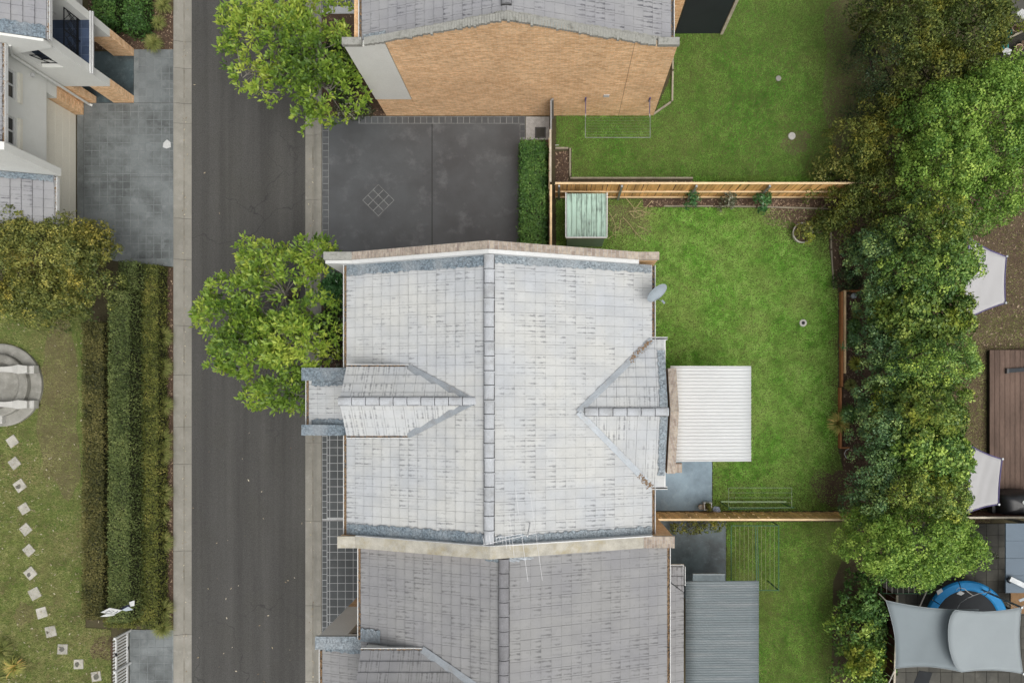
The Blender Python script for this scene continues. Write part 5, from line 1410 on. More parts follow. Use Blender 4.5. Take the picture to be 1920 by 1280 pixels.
pg = empty('pergola', (5.8, -0.5, 0), 'white corrugated patio cover behind the pale roofed house', 'patio cover')
X0, X1, Y0_, Y1_ = WX(1257, 2.75), WX(1408, 2.6), WY(865, 2.7), WY(686, 2.7)
zf = lambda x, y: 2.78 - 0.05 * (x - X0)
corrugated(pg, 'roof_sheet', X0, X1, Y0_, Y1_, zf, 0.125, 0.017, MT['poly_white'])
for yy in (WY(735, 2.6), WY(776, 2.6), WY(820, 2.6), Y0_ + 0.1, Y1_ - 0.1): MB().bar((X0, yy, 2.66), (X1 - 0.05, yy, 2.54), 0.05, 0.12).build('rafter', MT['white'], pg)
for xx in (WX(1373, 2.6), X1 - 0.08): MB().bar((xx, Y0_ + 0.05, zf(xx, 0) - 0.20), (xx, Y1_ - 0.05, zf(xx, 0) - 0.20), 0.06, 0.12).build('beam', MT['white'], pg)
for yy in (Y0_ + 0.15, Y1_ - 0.15): MB().bbox(X1 - 0.15, X1 - 0.05, yy - 0.05, yy + 0.05, 0, 2.4, 0.01).build('post', MT['white'], pg)

gc = empty('patio_cover', (6.2, -9, 0), 'grey corrugated patio cover behind the grey roofed house', 'patio cover')
x0, x1 = WX(1285, 2.7), WX(1422, 2.6)
ya, yb = WY(1088, 2.65), -11.5
zf2 = lambda x, y: 2.74 - 0.03 * (x - x0)
corrugated(gc, 'roof_sheet', x0, x1, yb, ya, zf2, 0.088, 0.014, MT['corr_grey'], ppw=5, seed=3)
xa, xb = WX(1299, 2.7), WX(1359, 2.7)
MB().box(xa, xb, ya + 0.005, WY(1076, 2.7), 2.66, 2.70).build('end_sheet', MT['patio_dark'], gc)
MB().bar((xa, WY(1076, 2.7), 2.68), (xb, WY(1076, 2.7), 2.68), 0.05, 0.1).build('fascia', MT['corr_grey'], gc)
for yy in (ya - 1.0, ya - 2.8, ya - 4.4): MB().bbox(x1 - 0.16, x1 - 0.08, yy - 0.04, yy + 0.04, 0, 2.55, 0.01).build('post', MT['corr_grey'], gc)
MB().bar((x1 - 0.1, yb, 2.58), (x1 - 0.1, ya, 2.58), 0.05, 0.1).build('beam', MT['corr_grey'], gc)

# outbuilding at the edge of the trampoline yard
ob = empty('outbuilding', W(1930, 1090), 'blue grey metal outbuilding at the edge of the trampoline yard', 'outbuilding')
for k in range(4):
    MB().box(WX(1886, 2.3), WX(1990, 2.3), WY(981 + (k + 1) * 32.6 - 0.5, 2.3), WY(981 + k * 32.6, 2.3), 2.24, 2.3).build('roof_panel', MT['roof_blue'], ob)
for (a_, b_) in ((1960, 990), (1960, 1100)):
    p_ = W(a_, b_, 2.2); MB().box(p_.x - 0.05, p_.x + 0.05, p_.y - 0.05, p_.y + 0.05, 0, 2.24).build('post', MT['steel'], ob)
MB().bar(W(1893, 1084, 2.42), W(1930, 1102, 2.42), 0.18, 0.10).build('flue', MT['steel'], ob)
MB().bar(W(1892, 1083, 2.38), W(1896, 1090, 2.38), 0.2, 0.14).build('flue_cap', MT['charcoal'], ob)
tb = empty('outdoor_table', W(1930, 1125), 'brown topped table beside the blue grey outbuilding', 'table')
MB().bbox(WX(1896, .8), WX(1980, .8), WY(1150, .8), WY(1098, .8), 0.74, 0.78, 0.008).build('table_top', MT['cardboard'], tb)
for (a, b) in ((1902, 1103), (1902, 1145), (1972, 1103), (1972, 1145)):
    p = W(a, b, 0.5); MB().box(p.x - 0.03, p.x + 0.03, p.y - 0.03, p.y + 0.03, 0, 0.74).build('leg', MT['charcoal'], tb)
MB().prism([tuple(W(a, b, .8)[:2]) for a, b in ((1910, 1124), (1928, 1117), (1930, 1122), (1913, 1128))], 0.782, 0.79).build('magazine', MT['dish'], None, label='pale folded paper lying on the brown table', cat='paper')

# ------------------------------------------------------------------ deck
dk = empty('timber_deck', W(1900, 800), 'weathered brown timber deck beyond the screening trees', 'deck')
dz = 0.25
x = WX(1856, dz); bw = 0.205
k = 0
while x < WX(1975, dz):
    MB().bbox(x, x + bw - 0.012, WY(956, dz), WY(656, dz), dz - 0.03, dz + random.uniform(-0.002, 0.002), 0.004).build('board', MT['deck'], dk); x += bw
MB().box(WX(1857, dz), WX(1975, dz), WY(955, dz), WY(657, dz), 0.0, dz - 0.04).build('frame', MT['paver_joint'], dk)
gm = empty('grey_bar', W(1905, 693, dz), 'dark blue grey metal bar lying on the brown deck', 'bar')
MB().bar(W(1888, 695, dz + 0.05), W(1960, 690, dz + 0.05), 0.16, 0.09).build('bar_body', MT['charcoal'], gm)
MB().box(WX(1886, .3), WX(1890, .3), WY(700, .3), WY(691, .3), dz, dz + 0.12).build('end_plate', MT['gutter_in'], gm)
bq = empty('covered_barbecue', W(1905, 945), 'black covered barbecue at the end of the brown deck', 'barbecue')
rg = random.Random(3); mb = MB(); vv = []; nu, nv = 28, 9
bc = W(1915, 945, 0.9)
for j in range(nv):
    t = j / (nv - 1); z = dz + 0.95 * math.sin(t * math.pi / 2); rr = math.cos(t * math.pi / 2) ** 0.45 if j < nv - 1 else 0.0
    for i in range(nu):
        q = 2 * math.pi * i / nu
        cs, sn = math.cos(q), math.sin(q)
        fx = abs(cs) ** 0.5 * (1 if cs > 0 else -1); fy = abs(sn) ** 0.5 * (1 if sn > 0 else -1)
        wob = 1 + 0.05 * math.sin(5 * q + 2 * t) + rg.uniform(-0.015, 0.015)
        vv.append((bc.x + 0.95 * rr * fx * wob, bc.y + 0.52 * rr * fy * wob, z))
ff = [(j * nu + i, j * nu + (i + 1) % nu, (j + 1) * nu + (i + 1) % nu, (j + 1) * nu + i) for j in range(nv - 1) for i in range(nu)]
mb.add(vv, ff).build('cover', MT['cover'], bq, smooth=True)
MB().bar((bc.x - 0.9, bc.y - 0.42, dz + 0.25), (bc.x - 0.9, bc.y + 0.42, dz + 0.25), 0.16, 0.3).build('side_shelf', MT['cover'], bq)
MB().lathe([(0.0, 0.0), (0.075, 0.0), (0.075, 0.03), (0, 0.03)], (bc.x - 0.1, bc.y + 0.12, dz + 0.95), 12).build('vent_cap', MT['paper'], bq)

# ------------------------------------------------------------------ shade sails
def sail(name, corners, sag, mat, label, hem=None, n=14, bow=0.09, group=None, hem_w=0.03, left=None, posts=(1, 2)):
    """cloth stretched between 3 or 4 corners (px, py, z); edges bow inward, centre sags"""
    P = [W(*c) for c in corners]
    r = empty(name, sum(P, Vector()) / len(P) * 1.0, label, 'shade sail', group)
    cen = sum(P, Vector()) / len(P)
    if len(P) == 3: P = [P[0], P[1], P[2], (P[2] + P[0]) / 2]
    mb = MB(); vv = []
    def edge(a, b, t, bw=None):
        p = a.lerp(b, t); return p + (cen - p) * ((bow if bw is None else bw) * 4 * t * (1 - t))
    for i in range(n + 1):
        for j in range(n + 1):
            s_, t = i / n, j / n
            e0, e1 = edge(P[0], P[1], s_), edge(P[3], P[2], s_)
            f0, f1 = edge(P[0], P[3], t, left), edge(P[1], P[2], t)
            bil = (P[0] * (1 - s_) + P[1] * s_) * (1 - t) + (P[3] * (1 - s_) + P[2] * s_) * t
            p = e0 * (1 - t) + e1 * t + f0 * (1 - s_) + f1 * s_ - bil
            p = p + Vector((0, 0, -sag * 16 * s_ * (1 - s_) * t * (1 - t) + 0.008 * math.sin(19 * s_ + 7 * t) * (s_ * (1 - s_) * 4)))
            vv.append(p)
    ff = [(i * (n + 1) + j, (i + 1) * (n + 1) + j, (i + 1) * (n + 1) + j + 1, i * (n + 1) + j + 1) for i in range(n) for j in range(n)]
    a = vv[ff[0][1]] - vv[ff[0][0]]; b = vv[ff[0][3]] - vv[ff[0][0]]
    if a.cross(b).z < 0: ff = [q[::-1] for q in ff]
    o = mb.add(vv, ff).build('cloth', mat, r, smooth=True)
    so = o.modifiers.new('cloth', 'SOLIDIFY'); so.thickness = 0.004
    if hem:
        h = MB(); g = lambda i, j: vv[i * (n + 1) + j]
        for line in ([g(i, 0) for i in range(n + 1)], [g(n, j) for j in range(n + 1)], [g(i, n) for i in range(n, -1, -1)], [g(0, j) for j in range(n, -1, -1)]):
            h.tube(line, hem_w, 5)
        h.build('hem', hem, r)
    for k in posts:
        MB().tube([(P[k].x, P[k].y, 0), (P[k].x, P[k].y, P[k].z + 0.05)], 0.04, 8).build('post', MT['steel'], r)
    return r, P
sail('shade_sail', [(1818, 447, 2.9), (1887, 481, 2.8), (1885, 568, 2.7), (1797, 606, 2.6)], 0.05, MT['sail_lilac'], 'pale shade sail over the bare yard, partly under the trees', MT['sail_hem'], hem_w=0.022, bow=0.05)
sail('shade_sail', [(1818, 834, 2.6), (1879, 860, 2.8), (1872, 945, 2.7), (1812, 962, 2.5)], 0.05, MT['sail_lilac'], 'pale shade sail at the corner of the brown deck', MT['sail_hem'], hem_w=0.022, bow=0.05)
s1, P1 = sail('shade_sail', [(1661, 1125, 2.5), (1835, 1142, 3.0), (1800, 1258, 2.9), (1679, 1252, 2.4)], 0.08, MT['sail_grey'], 'grey shade sail with a curved edge beside the side fence', MT['sail_grey2'], bow=0.10, hem_w=0.014, posts=())
s2, P2 = sail('shade_sail', [(1791, 1143, 3.16), (1915, 1138, 3.1), (1918, 1262, 3.0), (1802, 1259, 3.12)], 0.06, MT['sail_grey2'], 'lighter grey shade sail overlapping the other beside the trampoline', MT['sail_grey2'], bow=0.09, left=-0.30, hem_w=0.014)
for (r_, P, far, nm) in ((s1, P1[0], W(1648, 1112, 2.2), 1), (s1, P1[3], W(1664, 1285, 1.9), 2), (s2, P2[1], W(1945, 1118, 3.2), 3), (s2, P2[2], W(1950, 1275, 3.0), 4)):
    MB().tube([P, far], 0.022, 6).build('rope', MT['rope'], r_)

# ------------------------------------------------------------------ trampoline
tr = empty('trampoline', W(1812, 1160), 'round trampoline with bright blue padded rim half under grey sails', 'trampoline')
tc = W(1812, 1166, 0.8); R1, R0 = 78 / S * 0.97, 60 / S * 0.97
for k in range(8):
    a0, a1 = 2 * math.pi * k / 8 + 0.012 + 0.2, 2 * math.pi * (k + 1) / 8 - 0.012 + 0.2
    MB().lathe([(R0, 0.0), (R0 + 0.05, 0.045), (R1 - 0.06, 0.055), (R1, 0.0), (R1, -0.06)], (tc.x, tc.y, 0.82), 10, a0, a1).build('pad', MT['blue'], tr, smooth=False)
MB().lathe([(0.0, -0.03), (R0 * 0.5, -0.02), (R0 + 0.02, 0.0)], (tc.x, tc.y, 0.80), 40).build('jumping_mat', MT['black'], tr)
MB().lathe([(R1 - 0.1, -0.03), (R1 - 0.03, 0.0), (R1 - 0.06, -0.06), (R1 - 0.1, -0.03)], (tc.x, tc.y, 0.78), 40).build('frame', MT['steel'], tr)
for k in range(6):
    q = 2 * math.pi * k / 6
    MB().tube([(tc.x + (R1 - 0.06) * math.cos(q), tc.y + (R1 - 0.06) * math.sin(q), 0.0), (tc.x + (R1 - 0.06) * math.cos(q), tc.y + (R1 - 0.06) * math.sin(q), 0.76)], 0.022, 6).build('leg', MT['steel'], tr)
p = W(1763, 1109, 0.9); MB().prism([(p.x - .09, p.y - .13), (p.x + .12, p.y + .02), (p.x + .05, p.y + .14), (p.x - .14, p.y + .03)], 0.882, 0.888).build('warning_label', MT['paper'], tr)
p = W(1801, 1111, 0.8); MB().prism([(p.x - .16, p.y - .03), (p.x + .02, p.y - .10), (p.x + .16, p.y + .0), (p.x - .03, p.y + .09)], 0.80, 0.806).build('mat_label', MT['paper'], tr)
MB().tube([W(1793, 1106, .86), W(1797, 1101, .86), W(1808, 1103, .86), W(1816, 1110, .86), W(1825, 1116, .86)], 0.014, 5).build('strap', MT['rope'], tr)
MB().tube([W(1795, 1140, 1.6), W(1800, 1130, 1.7), W(1815, 1120, 1.75), W(1835, 1112, 1.7), W(1858, 1108, 1.4)], 0.014, 6).build('net_pole', MT['steel'], tr)
MB().tube([W(1862, 1109, 1.4), W(1880, 1122, 1.9), W(1905, 1140, 2.2)], 0.006, 4).build('net_cord', MT['rope'], tr)
b = empty('door_mat', W(1728, 1272), 'dark mat on the pavers below the grey sail', 'mat')
MB().prism([tuple(W(a, c)[:2]) for a, c in ((1723, 1256), (1748, 1260), (1737, 1290), (1711, 1285))], 0.006, 0.018).build('mat', MT['black'], b)

# ------------------------------------------------------------------ clothes lines
def clothesline(name, px0, px1, py0, py1, z, n, along, label, frame, wire, wall=None, fr=0.016, wr=0.006, skip=(), posts=True):
    a, b = W(px0, py0, z), W(px1, py1, z)
    r = empty(name, ((a.x + b.x) / 2, (a.y + b.y) / 2, 0), label, 'clothesline')
    f = MB()
    c = [(a.x, a.y, z), (b.x, a.y, z), (b.x, b.y, z), (a.x, b.y, z), (a.x, a.y, z)]
    for k, (p, q) in enumerate(zip(c[:-1], c[1:])):
        if k in skip: continue
        f.tube([p, q], fr, 6)
    f.build('frame', frame, r)
    for k in range(n):
        t = (k + 1) / (n + 1)
        if along == 'x': y = a.y + (b.y - a.y) * t; p, q = (a.x, y, z + 0.005), (b.x, y, z + 0.005)
        else: x = a.x + (b.x - a.x) * t; p, q = (x, a.y, z + 0.005), (x, b.y, z + 0.005)
        m = ((p[0] + q[0]) / 2, (p[1] + q[1]) / 2, z - 0.012)
        MB().tube([p, m, q], wr, 4).build('line', wire, r)
    return r
cl = clothesline('clothesline', 1097.5, 1219, 258, 215.5, 1.5, 7, 'x', 'fold down clothes line fixed to the orange brick wall', MT['steel'], MT['line_green'], skip=(2,), fr=0.011, wr=0.004)
for xx in (WX(1098, 1.5), WX(1218, 1.5)):
    MB().bar((xx, 11.555, 1.35), (xx, 11.555, 1.7), 0.05, 0.05).build('wall_bracket', MT['sail_hem'], cl)
    MB().tube([(xx, 11.53, 1.62), (xx, 11.0, 1.5)], 0.014, 6).build('strut', MT['sail_hem'], cl)
    MB().tube([(xx, 11.53, 1.5), (xx, 10.9, 1.5)], 0.015, 6).build('arm', MT['aluminium'], cl)
cl = clothesline('clothesline', 1366, 1484.5, 914, 951, 1.35, 3, 'x', 'green clothes line frame standing by the fence on the bright lawn', MT['line_green'], MT['line_green'], fr=0.011, wr=0.007)
a, b = W(1365, 954, 0.9), W(1490, 951, 0.9)
MB().tube([a, b], 0.02, 6).build('cross_bar', MT['frame_green'], cl)
a, b = W(1352, 940, 1.5), W(1474, 940, 1.5)
MB().bar(a, b, 0.035, 0.03).build('top_arm', MT['line_green'], cl)
for q in (1367, 1484): p = W(q, 951, 1.35); MB().tube([(p.x, p.y, 0), (p.x, p.y, 1.4)], 0.022, 6).build('post', MT['frame_green'], cl)
cl = clothesline('clothesline', 1371, 1460, 985, 1106, 1.35, 10, 'y', 'large green clothes line frame beside the grey corrugated roof', MT['frame_green'], MT['wire_pale'], fr=0.018, wr=0.007)
for q in (1416, 1420): p0, p1 = W(q, 985, 1.35), W(q + 3, 1106, 1.35); MB().tube([p0, p1], 0.016, 6).build('mid_bar', MT['frame_green'], cl)
p = W(1460, 1106, 1.35); MB().tube([(p.x, p.y, 0), (p.x, p.y, 1.36)], 0.03, 6).build('post', MT['frame_green'], cl)
p2 = W(1460, 985, 1.35); MB().tube([(p2.x, p2.y, 0), (p2.x, p2.y, 1.36)], 0.03, 6).build('post', MT['frame_green'], cl)
cl = clothesline('clothesline', 1652, 1745, 1056, 1112, 1.3, 8, 'y', 'clothes line frame in the paved yard under the bright tree', MT['frame_green'], MT['rope'], fr=0.018, wr=0.011)
for q in (1653, 1744): p = W(q, 1110, 1.3); MB().tube([(p.x, p.y, 0), (p.x, p.y, 1.3)], 0.025, 6).build('post', MT['frame_green'], cl)
br = MB().tube([W(1739, 1104, 1.6), W(1734, 1115, 1.3), W(1724, 1137, 0.6), W(1722, 1142, 0.35)], 0.025, 6).build('broom_handle', MT['rope'], label='pale pole leaning on the clothes line beside the trampoline', cat='pole')

# ------------------------------------------------------------------ antenna and dish
an = empty('tv_antenna', W(988, 990, 6.6), 'white aluminium rooftop antenna standing on the pale roof near the party wall', 'antenna')
za = 8.5
mast = W(989, 1004, za)
MB().tube([(mast.x, mast.y, 6.45), (mast.x, mast.y, za + 0.05)], 0.02, 8).build('mast', MT['aluminium'], an)
b0, b1 = W(905, 1021, za), W(1008, 998, za)
MB().tube([b0, b1], 0.010, 6).build('boom', MT['aluminium'], an)
MB().tube([W(930, 1008, za + 0.12), W(978, 1000, za + 0.12)], 0.012, 6).build('upper_boom', MT['aluminium'], an)
for (xa_, y_a, xb_, y_b) in ((966, 914, 990, 1090), (993, 916, 1017, 1088), (955, 960, 964, 1042), (952, 984, 957, 1030), (946, 988, 950, 1028), (940, 998, 943, 1020),
                            (905, 1005, 908, 1021), (911, 1004, 914, 1021), (917, 1003, 920, 1020), (923, 1002, 926, 1019), (929, 1001, 932, 1018), (935, 1000, 938, 1017)):
    MB().tube([W(xa_, y_a, za + 0.02), W(xb_, y_b, za + 0.02)], 0.0052, 5).build('element', MT['aluminium'], an)

ds = empty('satellite_dish', W(1226, 552, 5.2), 'grey oval satellite dish on the rear gutter of the pale roofed house', 'satellite dish')
dc = W(1231, 548, 5.85)
nrm = Vector((0.565 * math.sin(R(66)), -0.825 * math.sin(R(66)), math.cos(R(66)))).normalized()
e1 = Vector((0.825, 0.565, 0)).normalized(); e2 = nrm.cross(e1).normalized()
mb = MB(); vv, ff = [], []; n = 32; rings = 6; rad = 0.40
for k in range(rings + 1):
    r_ = rad * k / rings
    for i in range(n):
        q = 2 * math.pi * i / n
        vv.append(dc + (e1 * math.cos(q) * 0.94 + e2 * math.sin(q)) * r_ + nrm * (0.10 * (k / rings) ** 2 - 0.06))
for k in range(rings):
    for i in range(n): ff.append((k * n + i, (k + 1) * n + i, (k + 1) * n + (i + 1) % n, k * n + (i + 1) % n))
o = mb.add(vv, ff).build('reflector', MT['dish'], ds, smooth=True); o.modifiers.new('rim', 'SOLIDIFY').thickness = 0.012
fx = dc + nrm * 0.42 + e2 * -0.12
lo = dc - e2 * (0.40 if e2.z > 0 else -0.40) + nrm * 0.03
MB().tube([lo, fx], 0.010, 6).build('feed_arm', MT['steel'], ds)
MB().tube([fx, fx - nrm * 0.12], 0.035, 8).build('feed_horn', MT['line_green'] if False else MT['dish'], ds)
MB().tube([dc - nrm * 0.06, (3.12, WY(550, 5.4), 5.62), (3.12, WY(550, 5.4), 5.15)], 0.022, 8).build('mount', MT['steel'], ds)

# ------------------------------------------------------------------ lawn things
k = 0
stones = [(24, 827, 35), (28, 868, 38), (38, 910, 35), (46, 953, 32), (49, 992, 40), (55, 1031, 42), (58, 1074, 40), (66, 1112, 28), (79, 1148, 16), (96, 1183, 12), (118, 1216, -2), (148, 1244, 1), (181, 1267, 10)]
ordn = ['first', 'second', 'third', 'fourth', 'fifth', 'sixth', 'seventh', 'eighth', 'ninth', 'tenth', 'eleventh', 'twelfth', 'last']
mossy = {2: 0.6, 6: 0.5, 9: 0.2, 10: 0.85, 11: 0.7, 12: 1.0}
for k, (px, py, an_) in enumerate(stones):
    c = W(px, py); w = 0.405 / 2 + random.uniform(-0.012, 0.012); o_ = empty('stepping_stone', c, ordn[k] + ' square stepping stone along the lawn, counted from the round stone plinth', 'stepping stone', 'stepping stones across the dry lawn')
    q = R(an_); cs, sn = math.cos(q), math.sin(q)
    def rr(x, y): return (c.x + x * cs - y * sn, c.y + x * sn + y * cs)
    pts = [rr(-w, -w), rr(w, -w * random.uniform(.92, 1.0)), rr(w, w), rr(-w * random.uniform(.92, 1), w)]
    MB().prism(pts, -0.02, 0.035).build('slab', MT['stone_pale'], o_)
    if k in mossy:
        m = mossy[k]; rg = random.Random(k); u = w * 0.8
        pp = []
        for i in range(11):
            t = 2 * math.pi * i / 11; r0 = u * (0.35 + 0.6 * m) * rg.uniform(0.6, 1.0)
            pp.append(rr(max(-u, min(u, -0.06 * (1 - m) * 3 + r0 * math.cos(t))), max(-u, min(u, r0 * math.sin(t)))))
        MB().prism(pp, 0.03, 0.038).build('moss', MT['moss_dark'], o_)
pl_ = empty('stone_plinth', W(5, 722), 'round weathered stone plinth with two pale arms on the dry lawn', 'plinth')
pc = W(5, 722)
MB().lathe([(1.68, -0.02), (1.68, 0.12), (1.62, 0.15), (1.26, 0.15)], pc, 64).build('base', MT['plinth'], pl_)
MB().lathe([(1.27, 0.1), (1.27, 0.34), (1.22, 0.38), (0.98, 0.38), (0.93, 0.34), (0.93, 0.1)], pc, 64).build('ring_seat', MT['plinth'], pl_)
MB().lathe([(0.94, 0.15), (0.86, 0.17), (0.80, 0.20), (0.0, 0.21)], pc, 48).build('inner_floor', MT['plinth'], pl_)
for yy, s_ in ((692, 1), (758, -1)):
    a = MB(); z0, z1 = 0.2, 0.62
    Yc = WY(yy, z1)
    xs_ = [WX(-54, z1), WX(8, z1), WX(22, z1), WX(34, z1), WX(48, z1)]
    hw = [0.10, 0.10, 0.13, 0.18, 0.14]; zz = [0.62, 0.62, 0.60, 0.64, 0.55]
    for i in range(4):
        a.hexa([(xs_[i], Yc - hw[i], z0), (xs_[i + 1], Yc - hw[i + 1], z0), (xs_[i + 1], Yc + hw[i + 1], z0), (xs_[i], Yc + hw[i], z0)],
               [(xs_[i], Yc - hw[i], zz[i]), (xs_[i + 1], Yc - hw[i + 1], zz[i + 1]), (xs_[i + 1], Yc + hw[i + 1], zz[i + 1]), (xs_[i], Yc + hw[i], zz[i])])
    o = a.build('arm', MT['plinth_arm'], pl_)
    MB().bbox(xs_[4] - 0.03, xs_[4] + 0.16, Yc - 0.16, Yc + 0.16, 0.14, 0.42, 0.03).build('foot', MT['plinth_arm'], o)
q = W(1, 786, 0.3); MB().bbox(q.x - 0.3, q.x + 0.1, q.y - 0.17, q.y + 0.17, 0.14, 0.36, 0.02).build('block', MT['plinth_arm'], pl_)

# lids, drains, pots
def disc_thing(name, px, py, r, z, mat, label, cat, inner=None):
    o = empty(name, W(px, py), label, cat); c = W(px, py)
    MB().lathe([(r, -0.01), (r, z), (r * 0.9, z + 0.008), (0, z + 0.008)], c, 20).build('rim', mat, o)
    if inner: MB().lathe([(r * 0.5, z), (r * 0.45, z + 0.016), (0, z + 0.018)], c, 16).build('plug', inner, o)
    return o
disc_thing('drain_lid', 1484, 256, 0.15, 0.06, MT['concrete_lid'], 'pale round drain lid on the lawn beside the tall trees', 'drain lid')
disc_thing('drain_lid', 1505, 605.5, 0.15, 0.06, MT['concrete_lid'], 'pale round drain cap with dark centre on the bright lawn', 'drain lid', MT['iron'])
disc_thing('worn_disc', 1459, 148, 0.11, 0.05, MT['plinth'], 'faint grey disc in the upper lawn', 'disc')

def pot(name, px, py, r, h, mat, label, fill=None, square=False, zb=0.0, cat='pot'):
    c = W(px, py, h); o = empty(name, (c.x, c.y, zb), label, cat)
    if square:
        m = MB(); t = 0.035
        m.box(c.x - r, c.x + r, c.y - r, c.y - r + t, zb, zb + h); m.box(c.x - r, c.x + r, c.y + r - t, c.y + r, zb, zb + h)
        m.box(c.x - r, c.x - r + t, c.y - r + t, c.y + r - t, zb, zb + h); m.box(c.x + r - t, c.x + r, c.y - r + t, c.y + r - t, zb, zb + h)
        m.build('box', mat, o)
        MB().box(c.x - r + t + .002, c.x + r - t - .002, c.y - r + t + .002, c.y + r - t - .002, zb + 0.01, zb + h * 0.8).build('potting_soil', fill or MT['soil'], o)
    else:
        MB().lathe([(r * 0.72, 0), (r * 0.95, h * 0.85), (r, h * 0.86), (r, h), (r * 0.86, h), (r * 0.8, h * 0.75)], (c.x, c.y, zb), 22).build('body', mat, o)
        MB().lathe([(0, h * 0.8), (r * 0.84, h * 0.8)], (c.x, c.y, zb), 22).build('potting_soil', fill or MT['soil'], o)
    return o
pot('flower_pot', 1314.5, 950, 0.095, 0.22, MT['terracotta'], 'small round cream pot on the patio beside the fence', MT['gravel'])
pot('square_planter', 1327.5, 949, 0.155, 0.32, MT['white'], 'white square planter box on the patio corner', MT['soil'], True)
pot('flower_pot', 1905, 53, 0.145, 0.28, MT['terracotta'], 'cream pot of soil nearest the teal bucket', MT['mulch'])
pot('flower_pot', 1912, 89, 0.15, 0.28, MT['terracotta'], 'cream pot of soil below the wire in the top corner', MT['mulch'])
pot('flower_pot', 1921, 80, 0.14, 0.24, MT['dark_plastic'], 'dark pot at the edge of the photo in the top corner', MT['soil'])
pot('teal_bucket', 1893, 61, 0.10, 0.25, MT['teal'], 'square teal bucket beside the cream pots', MT['dark_plastic'], True, cat='bucket')
pot('teal_bucket', 1886, 86, 0.11, 0.16, MT['teal'], 'teal tub with white rags below the cream pots', MT['paper'], True, cat='bucket')
pot('black_pot', 1652, 1147, 0.14, 0.3, MT['dark_plastic'], 'round black pot beside the side fence of the paved yard', MT['iron'])
pot('white_pot', 1653, 1276, 0.11, 0.2, MT['dish'], 'pale round pot lid at the bottom of the side fence', MT['gravel'])
for k_, (p_, q_) in enumerate((((1882, 53), (1902, 38)), ((1893, 71), (1920, 58)))):
    MB().bar(W(*p_, 0.3), W(*q_, 0.3), 0.07, 0.05).build('timber_offcut', MT['sleeper_grey'], label=('upper' if k_ == 0 else 'lower') + ' weathered timber batten lying across the pots', cat='timber')
rg_ = random.Random(4)
def rag(px, py, z, r, mat, label, name='rag'):
    c = W(px, py, z); pts = []
    vv = [(c.x, c.y, z + 0.07)]; n = 14
    for k in range(2):
        for i in range(n):
            t = 2 * math.pi * i / n; q = r * (0.5 + 0.5 * k) * rg_.uniform(0.7, 1.15); vv.append((c.x + q * math.cos(t), c.y + q * math.sin(t) * 0.8, z + (0.06 * rg_.random() + 0.02) * (1 - 0.6 * k)))
    ff = [(0, 1 + i, 1 + (i + 1) % n) for i in range(n)] + [(1 + i, 1 + n + i, 1 + n + (i + 1) % n, 1 + (i + 1) % n) for i in range(n)]
    return MB().add(vv, ff).build(name, mat, label=label, cat='cloth', smooth=False)
rag(1343, 955, 0.02, 0.17, MT['cloth_blue'], 'crumpled blue and white cloth beside the square planter')
rag(1888, 97, 0.2, 0.2, MT['paper'], 'crumpled white rags below the teal tub')
rag(1918, 27, 0.5, 0.24, MT['paper'], 'white cloth heaped at the edge of the photo in the top corner')
sheet('slab_path', [(1896, -20), (1990, -20), (1990, 42), (1896, 42)], 0.0, MT['paver'], 'grey slab behind the pots in the top corner', thick=0.05)

# solar lamp in the raised bed
lp = empty('garden_lamp', W(1594, 557), 'pale grey dome garden lamp at the top of the raised bed', 'lamp')
MB().lathe([(0.03, 0), (0.03, 0.3), (0.11, 0.31), (0.115, 0.36), (0.07, 0.42), (0.0, 0.44)], W(1594, 557), 16).build('dome', MT['dish'], lp, smooth=True)
hp = empty('garden_hoop', W(1590, 848), 'thin white hoop standing at the bottom of the raised bed', 'hoop')
MB().tube([W(1592, 841, .3), W(1586, 844, .32), W(1583, 850, .32), W(1586, 857, .2), W(1591, 860, 0.02)], 0.014, 6).build('wire', MT['paper'], hp)

# sign lying across the end of the hedges
sg = empty('sign_board', W(222, 1146, 1.9), 'white board with dark oval emblem tilted over the hedge end', 'sign')
def slab_q(pts, t=0.012):
    P = [W(*p) for p in pts]; nn = (P[1] - P[0]).cross(P[3] - P[0]).normalized()
    if nn.z < 0: P = P[::-1]; nn = -nn
    return P, nn
P, nn = slab_q([(188.5, 1147.5, 2.02), (205, 1139, 2.2), (229, 1143.5, 2.12), (214, 1151.5, 1.98)])
MB().hexa([p - nn * 0.012 for p in P], P).build('face', MT['paper'], sg)
cen = sum(P, Vector()) / 4; u = (P[1] - P[0]); v = (P[3] - P[0])
def on(a, b): return P[0] + u * a + v * b + nn * 0.004
ring = MB(); n = 36
for i in range(n):
    t0, t1 = 2 * math.pi * i / n, 2 * math.pi * (i + 1) / n
    ring.add([on(.5 + .42 * math.cos(t0), .5 + .42 * math.sin(t0)), on(.5 + .42 * math.cos(t1), .5 + .42 * math.sin(t1)), on(.5 + .35 * math.cos(t1), .5 + .35 * math.sin(t1)), on(.5 + .35 * math.cos(t0), .5 + .35 * math.sin(t0))], [(0, 1, 2, 3)])
ring.build('emblem', MT['navy'], sg)
gl = MB()
for seg in ([(.32, .68), (.36, .76), (.46, .76), (.50, .66), (.34, .40), (.52, .40)], [(.70, .74), (.58, .74), (.57, .58), (.68, .58), (.71, .48), (.66, .38), (.56, .40)]):
    for (a, b), (c_, d_) in zip(seg[:-1], seg[1:]):
        gl.tube([on(a, b), on(c_, d_)], 0.012, 4)
gl.build('emblem_figures', MT['navy'], sg)
P, nn = slab_q([(228, 1143, 2.1), (240, 1136.5, 2.06), (250, 1142.5, 1.98), (236, 1145, 2.04)])
MB().hexa([p - nn * 0.01 for p in P], P).build('folded_panel', MT['dish'], sg)
